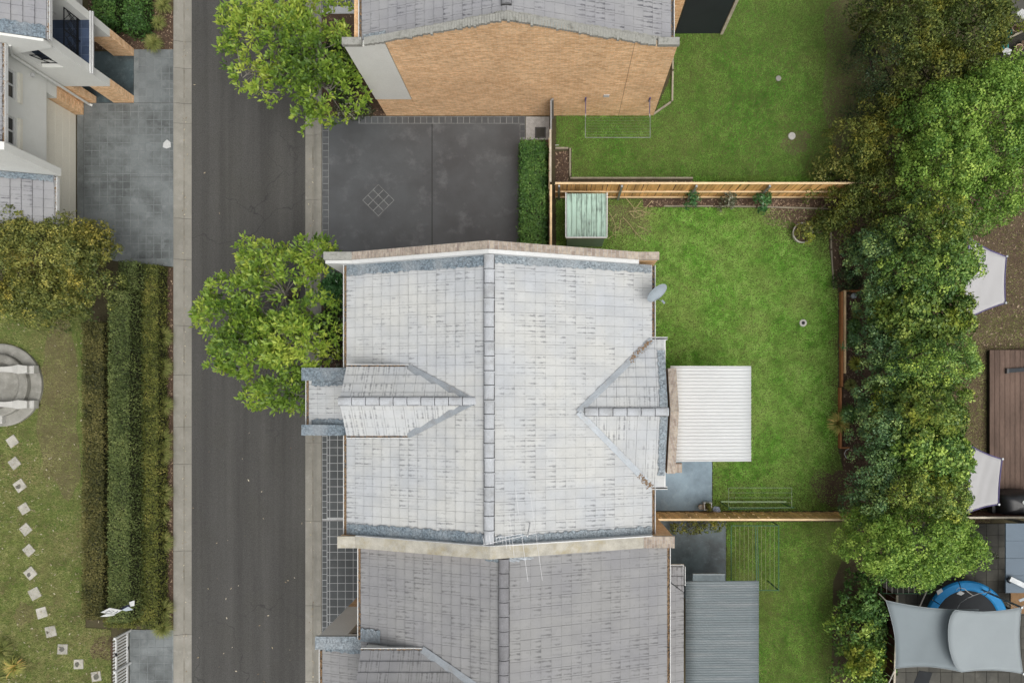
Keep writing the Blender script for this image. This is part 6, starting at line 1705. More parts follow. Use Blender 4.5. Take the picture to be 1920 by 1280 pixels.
P, nn = slab_q([(222, 1141, 2.0), (240, 1133, 2.08), (244, 1136, 2.0), (228, 1142.5, 1.98)])
MB().hexa([p - nn * 0.01 for p in P], P).build('dark_panel', MT['navy'], sg)
P, nn = slab_q([(188, 1155, 1.99), (200, 1150, 2.0), (216, 1152.5, 1.96), (200, 1155.5, 1.95)])
MB().hexa([p - nn * 0.01 for p in P], P).build('lower_strip', MT['paper'], sg)
P, nn = slab_q([(242, 1128, 2.0), (252, 1125, 2.02), (252, 1135, 1.96), (243, 1137, 1.98)])
MB().hexa([p - nn * 0.01 for p in P], P).build('torn_corner', MT['paper'], sg)

# dry prunings by the shed
pr = [[(1172, 369), (1188, 389), (1195, 396)], [(1202, 377), (1194, 388), (1188, 396), (1182, 396)], [(1223, 376), (1212, 388), (1203, 395)], [(1180, 397), (1200, 395), (1215, 399), (1230, 402)], [(1190, 396), (1200, 402), (1210, 404)],
      [(1168, 407), (1180, 420), (1192, 436), (1203, 447), (1212, 452)], [(1142, 398), (1150, 412), (1154, 424), (1154, 447)], [(1156, 401), (1147, 411)], [(1182, 400), (1190, 409), (1204, 404), (1216, 402)], [(1195, 424), (1207, 428), (1216, 434)], [(1164, 412), (1162, 425), (1158, 440)], [(1140, 448), (1150, 440)]]
PRL = ['short dry branch leaning down from the fence rail near the shed', 'forked dry branch top nearest the second fence post', 'straight dry branch top farthest from the shed', 'long level dry branch pointing away from the shed at the bark chips', 'small dry twig under the long level branch',
       'longest dry branch slanting across the lawn away from the shed', 'bent dry branch standing closest to the shed side', 'tiny dry twig crossing the bent branch by the shed', 'curved dry branch below the long level one', 'short dry twig at the bright lawn edge of the prunings', 'thin dry twig between the bent and the longest branch', 'lowest short dry twig near the shed corner']
for k, line in enumerate(pr):
    pts = [W(a, b, 0.10 + 0.05 * math.sin(i + k)) for i, (a, b) in enumerate(line)]
    m = MB().tube(pts, [0.016 - 0.010 * i / max(1, len(pts) - 1) for i in range(len(pts))], 5)
    a, b = pts[0], pts[-1]
    mid = pts[len(pts) // 2]
    for s_ in (1, -1):
        d = (b - a).normalized(); side = Vector((-d.y, d.x, 0.05)) * s_
        m.tube([mid, mid + d * 0.12 + side * 0.13, mid + d * 0.3 + side * 0.2], [0.007, 0.005, 0.003], 4)
    m.build('pruned_branch', MT['twig'], label=PRL[k], cat='branch', group='dry prunings beside the shed')
# ------------------------------------------------------------------ plants
MT['leaf_street'] = m_leaf('leaf_street_tree', [(0.07, 0.14, 0.022), (0.215, 0.34, 0.042), (0.46, 0.54, 0.085)], 0.3, 0.42, 0.4)
MT['leaf_bright'] = m_leaf('leaf_bright_green', [(0.062, 0.146, 0.025), (0.197, 0.343, 0.053), (0.446, 0.600, 0.114)], 0.25, 0.5, 0.35)
MT['leaf_hedge_tree'] = m_leaf('leaf_screen_tree', [(0.043, 0.108, 0.028), (0.155, 0.284, 0.061), (0.450, 0.593, 0.119)], 0.22, 0.45, 0.4, 0.55, (1.18, 1.1, 0.78))
MT['leaf_hedge_lime'] = m_leaf('leaf_screen_tree_lime', [(0.042, 0.097, 0.024), (0.151, 0.248, 0.049), (0.412, 0.496, 0.097)], 0.22, 0.45, 0.4, 0.7, (1.2, 1.05, 0.75))
MT['leaf_blue'] = m_leaf('leaf_blue_green', [(0.043, 0.103, 0.043), (0.125, 0.242, 0.094), (0.374, 0.515, 0.156)], 0.2, 0.4, 0.45)
MT['leaf_olive'] = m_leaf('leaf_olive_brown', [(0.04, 0.07, 0.016), (0.115, 0.16, 0.036), (0.26, 0.285, 0.065)], 0.2, 0.55, 0.3, 0.9, (1.25, 1.0, 0.6))
MT['leaf_dark'] = m_leaf('leaf_dark_green', [(0.013, 0.030, 0.012), (0.041, 0.071, 0.024), (0.101, 0.142, 0.043)], 0.15, 0.55, 0.3)
MT['leaf_left'] = m_leaf('leaf_garden_tree', [(0.052, 0.082, 0.021), (0.19, 0.215, 0.052), (0.42, 0.4, 0.1)], 0.22, 0.5, 0.3, 0.45, (1.2, 1.02, 0.8))
MT['leaf_box'] = m_leaf('leaf_box_hedge', [(0.042, 0.064, 0.018), (0.118, 0.156, 0.047), (0.23, 0.265, 0.088)], 0.18, 0.6, 0.25)
MT['leaf_box_brown'] = m_leaf('leaf_box_hedge_brown', [(0.038, 0.045, 0.013), (0.118, 0.114, 0.034), (0.235, 0.207, 0.073)], 0.18, 0.6, 0.25)
MT['leaf_box_olive'] = m_leaf('leaf_box_hedge_olive', [(0.047, 0.064, 0.015), (0.143, 0.161, 0.035), (0.286, 0.264, 0.068)], 0.18, 0.6, 0.25)
MT['leaf_box_green'] = m_leaf('leaf_clipped_hedge', [(0.026, 0.073, 0.017), (0.078, 0.173, 0.035), (0.194, 0.324, 0.078)], 0.18, 0.5, 0.3)
MT['leaf_tussock'] = m_leaf('leaf_tussock', [(0.1, 0.13, 0.035), (0.22, 0.25, 0.07), (0.42, 0.37, 0.15)], 0.2, 0.6, 0.2)
MT['leaf_glossy'] = m_leaf('leaf_glossy_dark', [(0.019, 0.072, 0.019), (0.048, 0.160, 0.045), (0.128, 0.280, 0.096)], 0.2, 0.3, 0.5)
MT['leaf_yellow'] = m_leaf('leaf_lime', [(0.128, 0.165, 0.022), (0.285, 0.330, 0.045), (0.495, 0.495, 0.105)], 0.25, 0.5, 0.3)
MT['leaf_white'] = m_leaf('leaf_variegated', [(0.024, 0.038, 0.017), (0.072, 0.084, 0.038), (0.504, 0.504, 0.396)], 0.15, 0.5, 0.3)
MT['hedge_core'] = mottled('hedge_twigs_shade', (0.03, 0.032, 0.016), 0.3)  # inner twigs, coloured near black as the deep shade between hedges
MT['leaf_palm'] = m_leaf('leaf_palm', [(0.14, 0.19, 0.04), (0.36, 0.36, 0.09), (0.75, 0.48, 0.17)], 0.2, 0.5, 0.3)

def unit(a): return a / np.maximum(np.linalg.norm(a, axis=1, keepdims=True), 1e-9)
def leaf_quads(c, d, nrm, L, Wd, fold=0.12):
    d = unit(d); s = unit(np.cross(d, nrm)); up = np.cross(s, d)
    n = len(c)
    v = np.empty((n * 4, 3))
    L, Wd = L[:, None], Wd[:, None]
    v[0::4] = c
    v[1::4] = c + d * L * 0.5 + s * Wd * 0.5 + up * L * fold
    v[2::4] = c + d * L - up * L * fold * 0.4
    v[3::4] = c + d * L * 0.5 - s * Wd * 0.5 + up * L * fold
    return v, np.arange(n * 4).reshape(-1, 4)

def puffs_of(lobes, space, rg, depth=0.5, side=1.0, skirt=0.25):
    """clump centres over a crown made of lobes (px, py, rx, ry, ztop, zbase); returns centres and outward directions"""
    C, D = [], []
    for (px, py, rx, ry, zt, zb) in lobes:
        zm = (zt + zb) / 2
        c = W(px, py, zb + (zt - zb) * 0.45); k = (H - zm) / F
        ax, ay = rx * k, ry * k
        n = int(math.pi * ax * ay / space ** 2 * 2.3)
        rho = np.sqrt(rg.random(n)); th = rg.uniform(0, 2 * np.pi, n)
        ph = rg.uniform(0, 6.28, 4)
        lump = 1 + 0.07 * np.sin(3 * th + ph[0]) + 0.06 * np.sin(5 * th + ph[1]) + 0.05 * np.sin(9 * th + ph[2]) + 0.04 * np.sin(14 * th + ph[3])
        x, y = rho * np.cos(th) * ax * lump, rho * np.sin(th) * ay * lump
        dome = np.sqrt(np.clip(1 - rho ** 2.4, 0, 1))
        lumpz = (vnoise(c.x + x, c.y + y, 0.9, 3) - 0.5) * 0.38 * (zt - zb) + (vnoise(c.x + x, c.y + y, 2.3, 5) - 0.5) * 0.22 * (zt - zb)
        z = zb + (zt - zb) * (0.12 + 0.88 * dome) + lumpz * (0.4 + 0.6 * dome)
        low = rg.random(n) < skirt
        z = np.where(low, zb + (z - zb) * rg.uniform(0.25, 0.8, n), z)
        C.append(np.stack([c.x + x, c.y + y, z], 1))
        dd = np.stack([x / ax * 1.0, y / ay * 1.0, 0.35 + dome], 1)
        D.append(unit(dd))
    return np.concatenate(C), np.concatenate(D)

def crown_puffy(parent, lobes, mat, seed, space=0.30, pr=0.26, per=42, L=0.10, Wd=0.055, tone_amp=0.32, name='crown', spike=0.0, top_light=0.25):
    """crown of many rounded leaf clumps"""
    rg = np.random.default_rng(seed)
    C, D = puffs_of(lobes, space, rg)
    n = len(C)
    ptone = np.clip(0.42 + tone_amp * rg.normal(0, 1, n) * 0.6 + 0.35 * (vnoise(C[:, 0], C[:, 1], 0.55, seed) - 0.5), 0, 1)
    prad = pr * rg.uniform(0.6, 1.35, n)
    pi = np.repeat(np.arange(n), per); m = len(pi)
    s = unit(rg.normal(0, 1, (m, 3)) + D[pi] * 0.9)
    s[:, 2] = np.abs(s[:, 2]) * 0.9 + s[:, 2] * 0.1
    pos = C[pi] + s * (prad[pi] * rg.uniform(0.55, 1.08, m))[:, None] * np.array([1, 1, 0.8])
    d = unit(np.cross(s, rg.normal(0, 1, (m, 3))) + s * (0.35 + spike) + np.array([0, 0, -0.1]))
    nr = unit(s + rg.normal(0, 0.35, (m, 3)))
    LL = L * rg.uniform(0.6, 1.4, m)
    v, q = leaf_quads(pos, d, nr, LL, LL * (Wd / L) * rg.uniform(0.8, 1.2, m))
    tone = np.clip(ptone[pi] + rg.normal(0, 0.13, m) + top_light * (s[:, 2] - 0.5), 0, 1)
    return fast_mesh(name, v, q, mat, np.repeat(tone, 4), parent)

def crown_rosette(parent, lobes, mat, seed, space=0.26, per=10, L=0.19, Wd=0.07, name='crown', skirt=0.35, gap=0.40):
    """crown of leaf rosettes at the twig tips, with gaps between"""
    rg = np.random.default_rng(seed)
    C, D = puffs_of(lobes, space, rg, skirt=skirt)
    n = len(C)
    keep = vnoise(C[:, 0], C[:, 1], 1.5, seed + 2) + 0.35 * rg.random(n) > gap
    C, D = C[keep], D[keep]; n = len(C)
    ptone = np.clip(0.45 + rg.normal(0, 0.17, n) + 0.7 * (vnoise(C[:, 0], C[:, 1], 0.7, seed) - 0.5), 0, 1)
    pi = np.repeat(np.arange(n), per); m = len(pi)
    az = rg.uniform(0, 2 * np.pi, m); el = rg.uniform(-0.25, 0.95, m)
    d = np.stack([np.cos(az) * np.cos(el), np.sin(az) * np.cos(el), np.sin(el)], 1)
    d = unit(d + D[pi] * 0.45)
    pos = C[pi] + d * 0.03 + rg.normal(0, 0.05, (m, 3))
    nr = unit(np.cross(np.cross(d, np.array([0, 0, 1.0]) + rg.normal(0, 0.25, (m, 3))), d))
    LL = L * rg.uniform(0.6, 1.3, m)
    v, q = leaf_quads(pos, d, nr, LL, LL * (Wd / L) * rg.uniform(0.8, 1.2, m), 0.08)
    tone = np.clip(ptone[pi] + rg.normal(0, 0.14, m), 0, 1)
    return fast_mesh(name, v, q, mat, np.repeat(tone, 4), parent), C

def limb(parent, pts, r0, r1, mat, name):
    n = len(pts); return MB().tube(pts, [r0 + (r1 - r0) * i / (n - 1) for i in range(n)], 8).build(name, mat, parent, smooth=True)

def tree(name, base_px, lobes, mat, seed, label, cat='tree', bark='bark_dark', group=None, r=0.12, rosette=False, limbs=5, **kw):
    b = W(*base_px); root = empty(name, b, label, cat, group)
    zt = max(l[4] for l in lobes); zb = min(l[5] for l in lobes)
    big = lobes[0]
    cc = W(big[0], big[1], zb + 0.3)
    fork = Vector((b.x + (cc.x - b.x) * 0.8, b.y + (cc.y - b.y) * 0.8, max(0.4, zb * 0.75)))
    limb(root, [b - Vector((0, 0, 0.05)), b.lerp(fork, 0.5) + Vector((0.05, -0.04, 0)), fork], r, r * 0.75, MT[bark], 'trunk')
    rg = random.Random(seed)
    for l in lobes[:limbs] if not rosette else lobes:
        e = W(l[0], l[1], l[5] + (l[4] - l[5]) * 0.55)
        mid = fork.lerp(e, 0.5) + Vector((rg.uniform(-.15, .15), rg.uniform(-.15, .15), 0.15))
        limb(root, [fork, mid, e], r * 0.55, r * 0.16, MT[bark], 'branch')
    if rosette:
        o, C = crown_rosette(root, lobes, mat, seed, **kw)
        rr_ = np.random.default_rng(seed)
        tips = C[rr_.choice(len(C), min(130, len(C)), replace=False)]
        for l in lobes:
            e = W(l[0], l[1], l[5] + (l[4] - l[5]) * 0.55)
            m = MB(); cnt = 0
            for t in tips:
                t = Vector(t)
                if (t - e).length < 1.15:
                    st_ = fork.lerp(e, rg.uniform(0.45, 1.0)) + Vector((0, 0, 0.08)); md = st_.lerp(t, 0.55) + Vector((rg.uniform(-.1, .1), rg.uniform(-.1, .1), 0.06))
                    m.tube([st_, md, t], [0.018, 0.012, 0.005], 5); cnt += 1
            if cnt: m.build('twigs', MT['bark'], root, kind='stuff')
    else:
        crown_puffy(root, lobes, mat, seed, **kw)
    return root

# street trees
tree('street_tree', (618, 170), [(520, 75, 88, 66, 5.3, 3.0), (445, 70, 36, 62, 4.9, 3.6), (600, 95, 72, 62, 5.0, 3.0), (625, 178, 60, 48, 4.3, 2.4), (535, 150, 50, 36, 4.5, 3.2), (455, 146, 18, 18, 4.5, 3.8), (555, 12, 95, 44, 5.3, 3.2), (490, 175, 22, 22, 4.4, 3.6), (590, 222, 40, 20, 3.4, 2.2)],
     MT['leaf_street'], 101, 'glossy lime green street tree at the top beside the orange brick house', bark='bark', group='street trees', r=0.11, rosette=True, space=0.25, L=0.175, Wd=0.068, per=13)
tree('street_tree', (612, 618), [(530, 545, 96, 76, 5.4, 3.0), (430, 580, 58, 66, 4.9, 3.2), (565, 640, 76, 70, 5.2, 2.8), (470, 660, 66, 48, 4.8, 3.0), (600, 480, 44, 36, 4.6, 2.8), (490, 480, 46, 34, 4.9, 3.2), (545, 735, 62, 40, 4.4, 2.6), (420, 688, 26, 22, 4.3, 3.2), (480, 742, 28, 20, 4.0, 3.0), (520, 600, 90, 80, 4.4, 2.8)],
     MT['leaf_street'], 102, 'glossy lime green street tree overhanging the lane beside the pale roof', bark='bark', group='street trees', r=0.12, rosette=True, space=0.235, L=0.175, Wd=0.068, per=13)

# trees and tall shrubs behind the lawns
tree('garden_tree', (1690, 130), [(1700, 60, 75, 72, 4.6, 1.8), (1790, 70, 72, 82, 4.9, 2.0), (1745, 150, 66, 48, 4.4, 1.6), (1650, -10, 50, 40, 4.2, 1.5), (1840, 40, 30, 60, 4.0, 1.5)], MT['leaf_olive'], 103, 'olive brown leafy tree at the top above the bright round tree', L=0.10, Wd=0.045, per=52, spike=0.3, space=0.26)
tree('conifer', (1600, 100), [(1628, 40, 26, 60, 3.4, 0.8), (1632, 130, 34, 62, 3.6, 0.8), (1690, 190, 40, 26, 3.0, 1.0), (1640, 190, 40, 32, 3.0, 0.6)], MT['leaf_dark'], 104, 'very dark narrow evergreen along the edge of the upper lawn', L=0.09, Wd=0.03, per=48, spike=0.5)
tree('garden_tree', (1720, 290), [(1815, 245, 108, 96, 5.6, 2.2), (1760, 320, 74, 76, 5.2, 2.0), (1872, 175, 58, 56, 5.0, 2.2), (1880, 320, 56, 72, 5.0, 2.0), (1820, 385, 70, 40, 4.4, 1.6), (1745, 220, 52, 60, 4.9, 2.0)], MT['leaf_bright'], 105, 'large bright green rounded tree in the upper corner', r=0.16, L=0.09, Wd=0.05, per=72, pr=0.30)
tree('garden_tree', (1590, 290), [(1600, 290, 46, 70, 2.7, 0.5), (1655, 270, 44, 62, 3.2, 0.8), (1660, 350, 52, 44, 3.2, 0.8), (1650, 210, 40, 40, 2.8, 0.8)], MT['leaf_olive'], 106, 'dark olive bushy tree between the upper lawn and the bright round tree', r=0.08, L=0.10, Wd=0.04, per=40)
tree('garden_shrub', (1560, 330), [(1556, 326, 36, 30, 1.5, 0.1), (1530, 340, 24, 16, 1.0, 0.05), (1585, 345, 34, 26, 1.7, 0.2)], MT['leaf_left'], 107, 'thin leafy shrub at the lower edge of the upper lawn', 'shrub', r=0.03, space=0.36, per=26, L=0.11, Wd=0.045)
tree('garden_shrub', (1580, 385), [(1590, 390, 50, 34, 2.0, 0.2), (1625, 420, 44, 40, 2.4, 0.3), (1535, 368, 24, 15, 1.3, 0.1), (1560, 420, 26, 20, 1.4, 0.1), (1640, 380, 44, 30, 2.6, 0.4)], MT['leaf_olive'], 108, 'olive shrub hanging over the end of the orange paling fence', 'shrub', r=0.05, L=0.10, Wd=0.045, per=36)
hrow = [(1632, 480, 40, 52), (1640, 560, 40, 50), (1636, 640, 42, 52), (1640, 720, 42, 50), (1632, 800, 40, 52), (1630, 880, 42, 50), (1615, 945, 42, 34)]
hwords = ['just below the brown soil patch', 'beside the garden lamp', 'beside the upper sleepers', 'beside the lower sleepers', 'beside the spiky palm', 'beside the bare lawn edge', 'at the end of the railless fence']
for k, (a, b, rx, ry) in enumerate(hrow):
    tree('screening_shrub', (a - 15, b), [(a + 8, b, rx, ry, 3.3, 0.8), (a - 4, b + 22, rx * 0.6, ry * 0.6, 2.6, 0.4)], MT['leaf_blue'], 120 + k, 'blue green screening shrub ' + hwords[k], 'shrub', group='blue green screening shrubs', r=0.05, L=0.085, Wd=0.05, per=50, pr=0.22, space=0.27, tone_amp=0.36)
trow = [(1735, 430, 82, 56), (1740, 510, 76, 60), (1735, 595, 84, 62), (1740, 680, 82, 62), (1738, 765, 84, 62), (1742, 850, 80, 60), (1735, 925, 82, 52)]
twords = ['below the large bright round tree', 'beside the upper pale sail', 'below the upper pale sail', 'beside the top of the brown deck', 'beside the middle of the brown deck', 'beside the lower pale sail', 'just above the bright yellow green tree']
for k, (a, b, rx, ry) in enumerate(trow):
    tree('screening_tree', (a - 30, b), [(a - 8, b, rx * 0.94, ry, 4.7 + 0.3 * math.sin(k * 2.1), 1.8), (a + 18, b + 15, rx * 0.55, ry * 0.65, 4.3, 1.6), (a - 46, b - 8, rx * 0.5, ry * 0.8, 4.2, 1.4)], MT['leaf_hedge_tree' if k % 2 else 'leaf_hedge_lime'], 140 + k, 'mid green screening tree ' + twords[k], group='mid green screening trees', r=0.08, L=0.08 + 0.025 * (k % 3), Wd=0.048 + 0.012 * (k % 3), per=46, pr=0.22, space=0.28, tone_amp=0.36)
tree('garden_tree', (1670, 1005), [(1705, 1015, 112, 62, 5.0, 1.8), (1640, 1020, 58, 52, 4.4, 1.5), (1770, 1020, 56, 56, 4.7, 1.6), (1690, 1065, 66, 28, 4.2, 1.5), (1630, 985, 44, 30, 4.0, 1.2)], MT['leaf_bright'], 160, 'bright yellow green tree above the trampoline yard', r=0.14, L=0.085, Wd=0.046, per=66, pr=0.25, space=0.29)
for k, (a, b, rx, ry, w_) in enumerate([(1608, 1120, 36, 42, 'below the bright yellow green tree'), (1606, 1190, 44, 46, 'beside the grey sail'), (1604, 1262, 44, 44, 'at the bottom of the photo')]):
    tree('screening_shrub', (a - 5, b), [(a, b, rx, ry, 2.1, 0.3), (a + 14, b + 20, rx * 0.6, ry * 0.6, 2.3, 0.3)], MT['leaf_hedge_tree'] if k else MT['leaf_box_green'], 170 + k, 'leafy dark green hedge shrub ' + w_, 'shrub', group='hedge shrubs beside the lower lawn', r=0.04, L=0.12, Wd=0.065, per=34, pr=0.24, tone_amp=0.5)
tree('garden_tree', (190, 540), [(105, 495, 92, 82, 4.2, 1.2), (50, 455, 62, 56, 3.9, 1.2), (165, 500, 56, 70, 3.9, 1.2), (95, 565, 88, 44, 3.4, 0.9), (20, 540, 52, 54, 3.4, 1.0), (150, 450, 50, 40, 3.6, 1.2), (203, 450, 12, 20, 3.0, 1.6)], MT['leaf_left'], 180, 'rounded olive green tree beside the blue grey driveway', r=0.13, L=0.085, Wd=0.045, per=66, pr=0.27, space=0.3)

# clipped hedges: a trimmed block of small leaves
def hedge(name, x0, x1, y0, y1, z, mat, label, seed, zb=0.05, per=1500, L=0.062, cat='hedge', ragged=0.03, z1=None):
    """box hedge between photo pixels x0..x1, y0..y1 (on its top), z high"""
    rg = np.random.default_rng(seed)
    a, b = W(x0, y1, z), W(x1, y0, z)
    root = empty(name, ((a.x + b.x) / 2, (a.y + b.y) / 2, 0), label, cat)
    MB().bbox(a.x + 0.07, b.x - 0.07, a.y + 0.07, b.y - 0.07, 0, z - 0.07, 0.05).build('stems', MT['hedge_core'], root)
    w, l, h = b.x - a.x, b.y - a.y, z - zb
    faces = [(w * l, 't'), (l * h, 'e'), (l * h, 'w'), (w * h, 'n'), (w * h, 's')]
    P, N = [], []
    for ar, k in faces:
        n = int(ar * per * (1.0 if k == 't' else 0.3)); u, v = rg.random(n), rg.random(n)  # sparse side leaves let the shade-coloured core show
        dz = rg.normal(0, ragged, n)
        if k == 't':
            x, y = a.x + u * w, a.y + v * l; p = np.stack([x, y, z - 0.03 + dz + 0.05 * (vnoise(x, y, 1.2, seed) - 0.5)], 1); q = (0, 0, 1)
        elif k in 'ew': p = np.stack([np.where(k == 'e', b.x, a.x) + dz, a.y + u * l, zb + v * h], 1); q = (1, 0, 0.2) if k == 'e' else (-1, 0, 0.2)
        else: p = np.stack([a.x + u * w, np.where(k == 'n', b.y, a.y) + dz, zb + v * h], 1); q = (0, 1, 0.2) if k == 'n' else (0, -1, 0.2)
        P.append(p); N.append(np.tile(q, (n, 1)))
    P, N = np.concatenate(P), np.concatenate(N).astype(float)
    m = len(P)
    nr = unit(N + rg.normal(0, 0.45, (m, 3))); d = unit(np.cross(nr, rg.normal(0, 1, (m, 3))) + N * 0.3)
    LL = L * rg.uniform(0.6, 1.5, m)
    v, q = leaf_quads(P, d, nr, LL, LL * 0.6)
    tone = np.clip(0.42 + 0.5 * (vnoise(P[:, 0], P[:, 1], 1.6, seed) - 0.5) + 0.35 * (vnoise(P[:, 0], P[:, 1], 7, seed + 1) - 0.5) + rg.normal(0, 0.16, m), 0, 1)
    fast_mesh('foliage', v, q, mat, np.repeat(tone, 4), root)
    return root
hedge('clipped_hedge', 154, 193, 605, 1160, 1.25, MT['leaf_box_brown'], 'brownish clipped hedge nearest the stepping stones', 201)
hedge('clipped_hedge', 203, 243, 545, 1166, 1.6, MT['leaf_box'], 'tall dark green clipped hedge between the two lower hedges', 202)
hedge('clipped_hedge', 264, 296, 497, 1178, 0.75, MT['leaf_box_olive'], 'low olive clipped hedge nearest the kerb', 203)
hedge('clipped_hedge', 222, 256, 490, 543, 1.3, MT['leaf_box'], 'short green hedge end beside the blue grey driveway', 204)
hedge('clipped_hedge', 976, 1022, 264, 462, 1.25, MT['leaf_box_green'], 'deep green clipped hedge between the charcoal driveway and the fence', 205, L=0.08, ragged=0.05)
hedge('clipped_hedge', 196, 252, 1152, 1176, 0.7, MT['leaf_box_olive'], 'small yellowish hedge end above the picket fence', 206)
hedge('box_shrub', 172, 214, -50, 44, 0.8, MT['leaf_box_green'], 'rounded box shrub nearest the white balcony', 207, L=0.07, ragged=0.06, cat='shrub')
hedge('box_shrub', 232, 268, -50, 56, 0.75, MT['leaf_box_green'], 'box shrub in the mulch bed above the driveway', 208, L=0.07, ragged=0.06, cat='shrub')

def small_shrub(name, px, py, rx, ry, zt, mat, seed, label, **kw):
    o = empty(name, W(px, py), label, kw.pop('cat', 'shrub'), kw.pop('group', None))
    z0 = kw.pop('z0', 0.05)
    c = W(px, py); limb(o, [c + Vector((0, 0, z0 - 0.05)), c + Vector((0, 0, z0 + (zt - z0) * 0.6))], 0.02, 0.01, MT['bark_dark'], 'stem')
    a = dict(space=0.16, pr=0.13, per=22, L=0.09, Wd=0.045); a.update(kw)
    crown_puffy(o, [(px, py, rx, ry, zt, z0)], mat, seed, name='foliage', **a)
    return o
small_shrub('rose_bush', 1295, 375, 12, 15, 0.9, MT['leaf_glossy'], 301, 'first dark rose bush along the paling fence, nearest the shed', group='rose bushes along the fence')
small_shrub('rose_bush', 1362, 374, 14, 13, 0.8, MT['leaf_white'], 302, 'second rose bush along the paling fence, with white blooms', group='rose bushes along the fence')
small_shrub('rose_bush', 1425, 378, 16, 16, 1.0, MT['leaf_glossy'], 303, 'third and roundest rose bush along the paling fence', group='rose bushes along the fence')
small_shrub('front_shrub', 632, 545, 26, 40, 1.6, MT['leaf_glossy'], 304, 'glossy deep green shrub beside the pale roof gutter', L=0.13, Wd=0.06, space=0.2, pr=0.16)
small_shrub('front_shrub', 628, 610, 24, 30, 1.3, MT['leaf_dark'], 305, 'dark green shrub below the glossy one beside the pale roof', L=0.11)
small_shrub('front_shrub', 630, 655, 24, 30, 0.9, MT['leaf_white'], 306, 'dark shrub with pale flecks above the porch roof', L=0.08)
small_shrub('front_shrub', 660, 205, 34, 16, 0.6, MT['leaf_white'], 307, 'low greyish shrub at the corner of the orange brick house', L=0.09)
small_shrub('front_shrub', 640, 130, 24, 60, 1.4, MT['leaf_dark'], 308, 'dark shrub under the top street tree beside the brick house', L=0.12)
small_shrub('patio_shrub', 1290, 985, 34, 11, 0.8, MT['leaf_box_olive'], 309, 'olive shrub row against the fence above the dark patio', space=0.2)
small_shrub('patio_shrub', 1338, 984, 24, 10, 0.7, MT['leaf_olive'], 310, 'leafy shrub at the fence above the dark patio corner', space=0.2)
small_shrub('bed_shrub', 1590, 525, 24, 18, 0.7, MT['leaf_dark'], 311, 'dark shrub at the head of the raised bed')
small_shrub('bed_shrub', 1545, 420, 22, 18, 0.6, MT['leaf_olive'], 312, 'spreading olive shrub beside the potted plant')
small_shrub('bed_shrub', 1600, 470, 20, 26, 1.0, MT['leaf_blue'], 313, 'small blue green shrub on the brown soil')
small_shrub('flower_bush', 1832, 1027, 9, 9, 1.6, MT['leaf_white'], 314, 'pale flowering tuft beside the bright yellow green tree', L=0.07)
small_shrub('pot_plant', 1912, 45, 12, 10, 0.6, MT['leaf_yellow'], 315, 'yellow green plant in the corner pots', z0=0.28, cat='plant', L=0.07)
for k, (a, b, r_, mt, w_) in enumerate([(1651, 1172, 12, 'leaf_white', 'pale leafed plant below the black pot'), (1658, 1190, 14, 'leaf_box_green', 'strappy green plant beside the grey sail'), (1655, 1215, 13, 'leaf_glossy', 'glossy plant halfway down the side fence'), (1650, 1232, 13, 'leaf_yellow', 'lime yellow plant on the side fence'), (1660, 1250, 14, 'leaf_box_green', 'low green plant near the pale pot lid')]):
    small_shrub('fence_plant', a, b, r_, r_, 0.9, MT[mt], 320 + k, w_, cat='plant', L=0.11, Wd=0.07)
small_shrub('vine', 1616, 1235, 20, 26, 2.6, MT['leaf_yellow'], 330, 'lime yellow creeper over the hedge shrub beside the grey sail', z0=1.6, L=0.12, Wd=0.09, space=0.25, cat='creeper')

# tussock grasses
def tussock(name, px, py, r, h, mat, seed, label, group=None, n=260, width=0.012, cat='grass tussock', droop=0.55, z=0.0, zc=None):
    rg = np.random.default_rng(seed); c = W(px, py)
    o = empty(name, (c.x, c.y, z), label, cat, group)
    az = rg.uniform(0, 2 * np.pi, n); L = r * rg.uniform(0.55, 1.15, n); hh = h * rg.uniform(0.6, 1.15, n)
    d = np.stack([np.cos(az), np.sin(az)], 1); wv = width * rg.uniform(0.7, 1.3, n)
    s = np.stack([-d[:, 1], d[:, 0]], 1)
    segs = 4; V = np.empty((n, (segs + 1) * 2, 3))
    for k in range(segs + 1):
        t = k / segs
        rad = L * (0.06 + 0.94 * t ** 1.15); zz = z + hh * (np.sin(t * math.pi * (0.5 + droop * 0.4)) ** 1.0)
        wid = wv * (1 - 0.85 * t)
        for q, sg in ((0, -1), (1, 1)):
            V[:, k * 2 + q, 0] = c.x + d[:, 0] * rad + s[:, 0] * wid * sg; V[:, k * 2 + q, 1] = c.y + d[:, 1] * rad + s[:, 1] * wid * sg; V[:, k * 2 + q, 2] = zz
    base = np.arange(n)[:, None] * (segs + 1) * 2
    Q = np.concatenate([base + np.array([[2 * k, 2 * k + 1, 2 * k + 3, 2 * k + 2]]) for k in range(segs)])
    tone = np.clip(rg.normal(0.45, 0.22, n), 0, 1)
    fast_mesh('blades', V.reshape(-1, 3), Q, mat, np.repeat(tone, (segs + 1) * 2), o)
    return o
tw = [(312, 632, .45), (311, 690, .46), (314, 760, .42), (312, 822, .46), (311, 852, .44), (313, 922, .42), (312, 962, .38), (313, 1012, .46), (314, 1092, .0), (314, 1138, .46), (312, 1172, .47)]
wd_ = ['first', 'second', 'third', 'fourth', 'fifth', 'sixth', 'seventh', 'eighth', '', 'ninth', 'last']
for k, (a, b, r_) in enumerate(tw):
    if r_: tussock('grass_tussock', a, b, r_, 0.38, MT['leaf_tussock'], 400 + k, wd_[k] + ' tussock along the kerb, counted from the blue grey driveway', 'tussocks along the kerb', n=420, width=0.011)
tussock('grass_tussock', 295, 88, 0.40, 0.42, MT['leaf_tussock'], 420, 'olive tussock at the edge of the blue grey driveway', n=420)
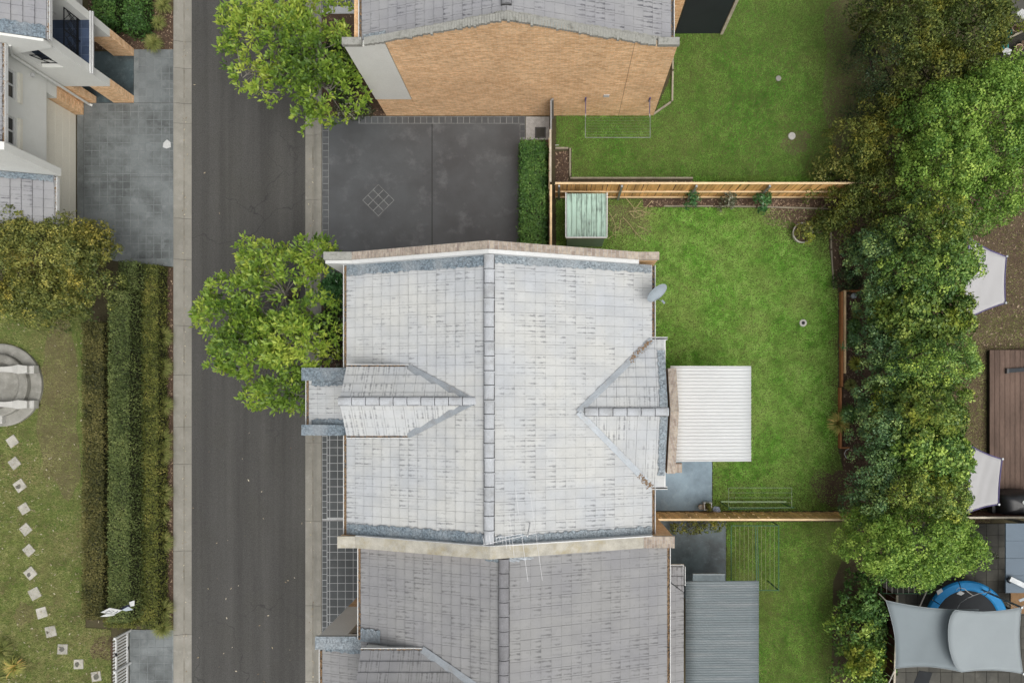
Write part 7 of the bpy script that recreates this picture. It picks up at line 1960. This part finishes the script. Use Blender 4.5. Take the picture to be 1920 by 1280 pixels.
tussock('grass_tussock', 312, 15, 0.42, 0.35, MT['leaf_tussock'], 421, 'straw coloured tussock in the mulch at the top beside the kerb', n=300)
tussock('grass_tussock', 303, 48, 0.34, 0.3, MT['leaf_tussock'], 422, 'small dull tussock in the mulch above the driveway', n=260)
tussock('spiky_palm', 1566, 792, 0.48, 0.5, MT['leaf_palm'], 423, 'spiky yellow green palm with an orange tip beside the lawn', None, 260, 0.028, 'palm', 0.6)
tussock('spiky_palm', 1585, 775, 0.42, 0.6, MT['leaf_box_green'], 424, 'green fan leaved palm at the edge of the screening shrubs', None, 240, 0.028, 'palm', 0.6)
for k, (a, b, r_, mt) in enumerate([(1597, 612, .32, 'leaf_box_green'), (1595, 638, .32, 'leaf_box_green'), (1600, 682, .3, 'leaf_yellow'), (1590, 722, .26, 'leaf_tussock'), (1602, 588, .26, 'leaf_tussock')]):
    tussock('bed_lily', a, b, r_, 0.35, MT[mt], 430 + k, ['upper green', 'second green', 'lime yellow', 'straw coloured', 'thin pale'][k] + ' strappy plant behind the red sleepers', 'strappy plants in the raised bed', 200, 0.028, 'plant')
for k, (a, b, r_) in enumerate([(10, 1215, .55), (35, 1245, .5), (0, 1262, .6)]):
    tussock('straw_plant', a, b, r_, 0.4, MT['leaf_palm'] if k == 1 else MT['leaf_tussock'], 440 + k, ['upper', 'right hand', 'lowest'][k] + ' clump of arching straw leaves in the lawn corner', 'arching straw clumps', 150, 0.02, 'plant')

# potted plant ring on the lawn
pp_ = empty('planter_ring', W(1506, 436), 'round planter with pale rim on the bright lawn corner', 'planter')
c = W(1506, 436, 0.35)
MB().lathe([(0.34, 0.0), (0.40, 0.30), (0.42, 0.34), (0.40, 0.36), (0.37, 0.34), (0.35, 0.25)], (c.x, c.y, 0), 36).build('rim', MT['stone_pale'], pp_)
MB().lathe([(0.0, 0.26), (0.355, 0.26)], (c.x, c.y, 0), 30).build('potting_soil', MT['soil'], pp_)
small_shrub('ring_plant', 1508, 434, 14, 14, 0.62, MT['leaf_left'], 350, 'olive plant growing in the round planter', z0=0.28, cat='plant', L=0.1, Wd=0.06, space=0.2)
small_shrub('ring_plant', 1512, 446, 8, 7, 0.6, MT['leaf_yellow'], 351, 'lime yellow plant at the lower rim of the round planter', z0=0.3, cat='plant', L=0.09, Wd=0.06)
small_shrub('box_plant', 1328, 950, 6, 6, 0.45, MT['leaf_box_olive'], 352, 'small plant in the white square planter', z0=0.26, cat='plant', L=0.05, space=0.1, pr=0.07)
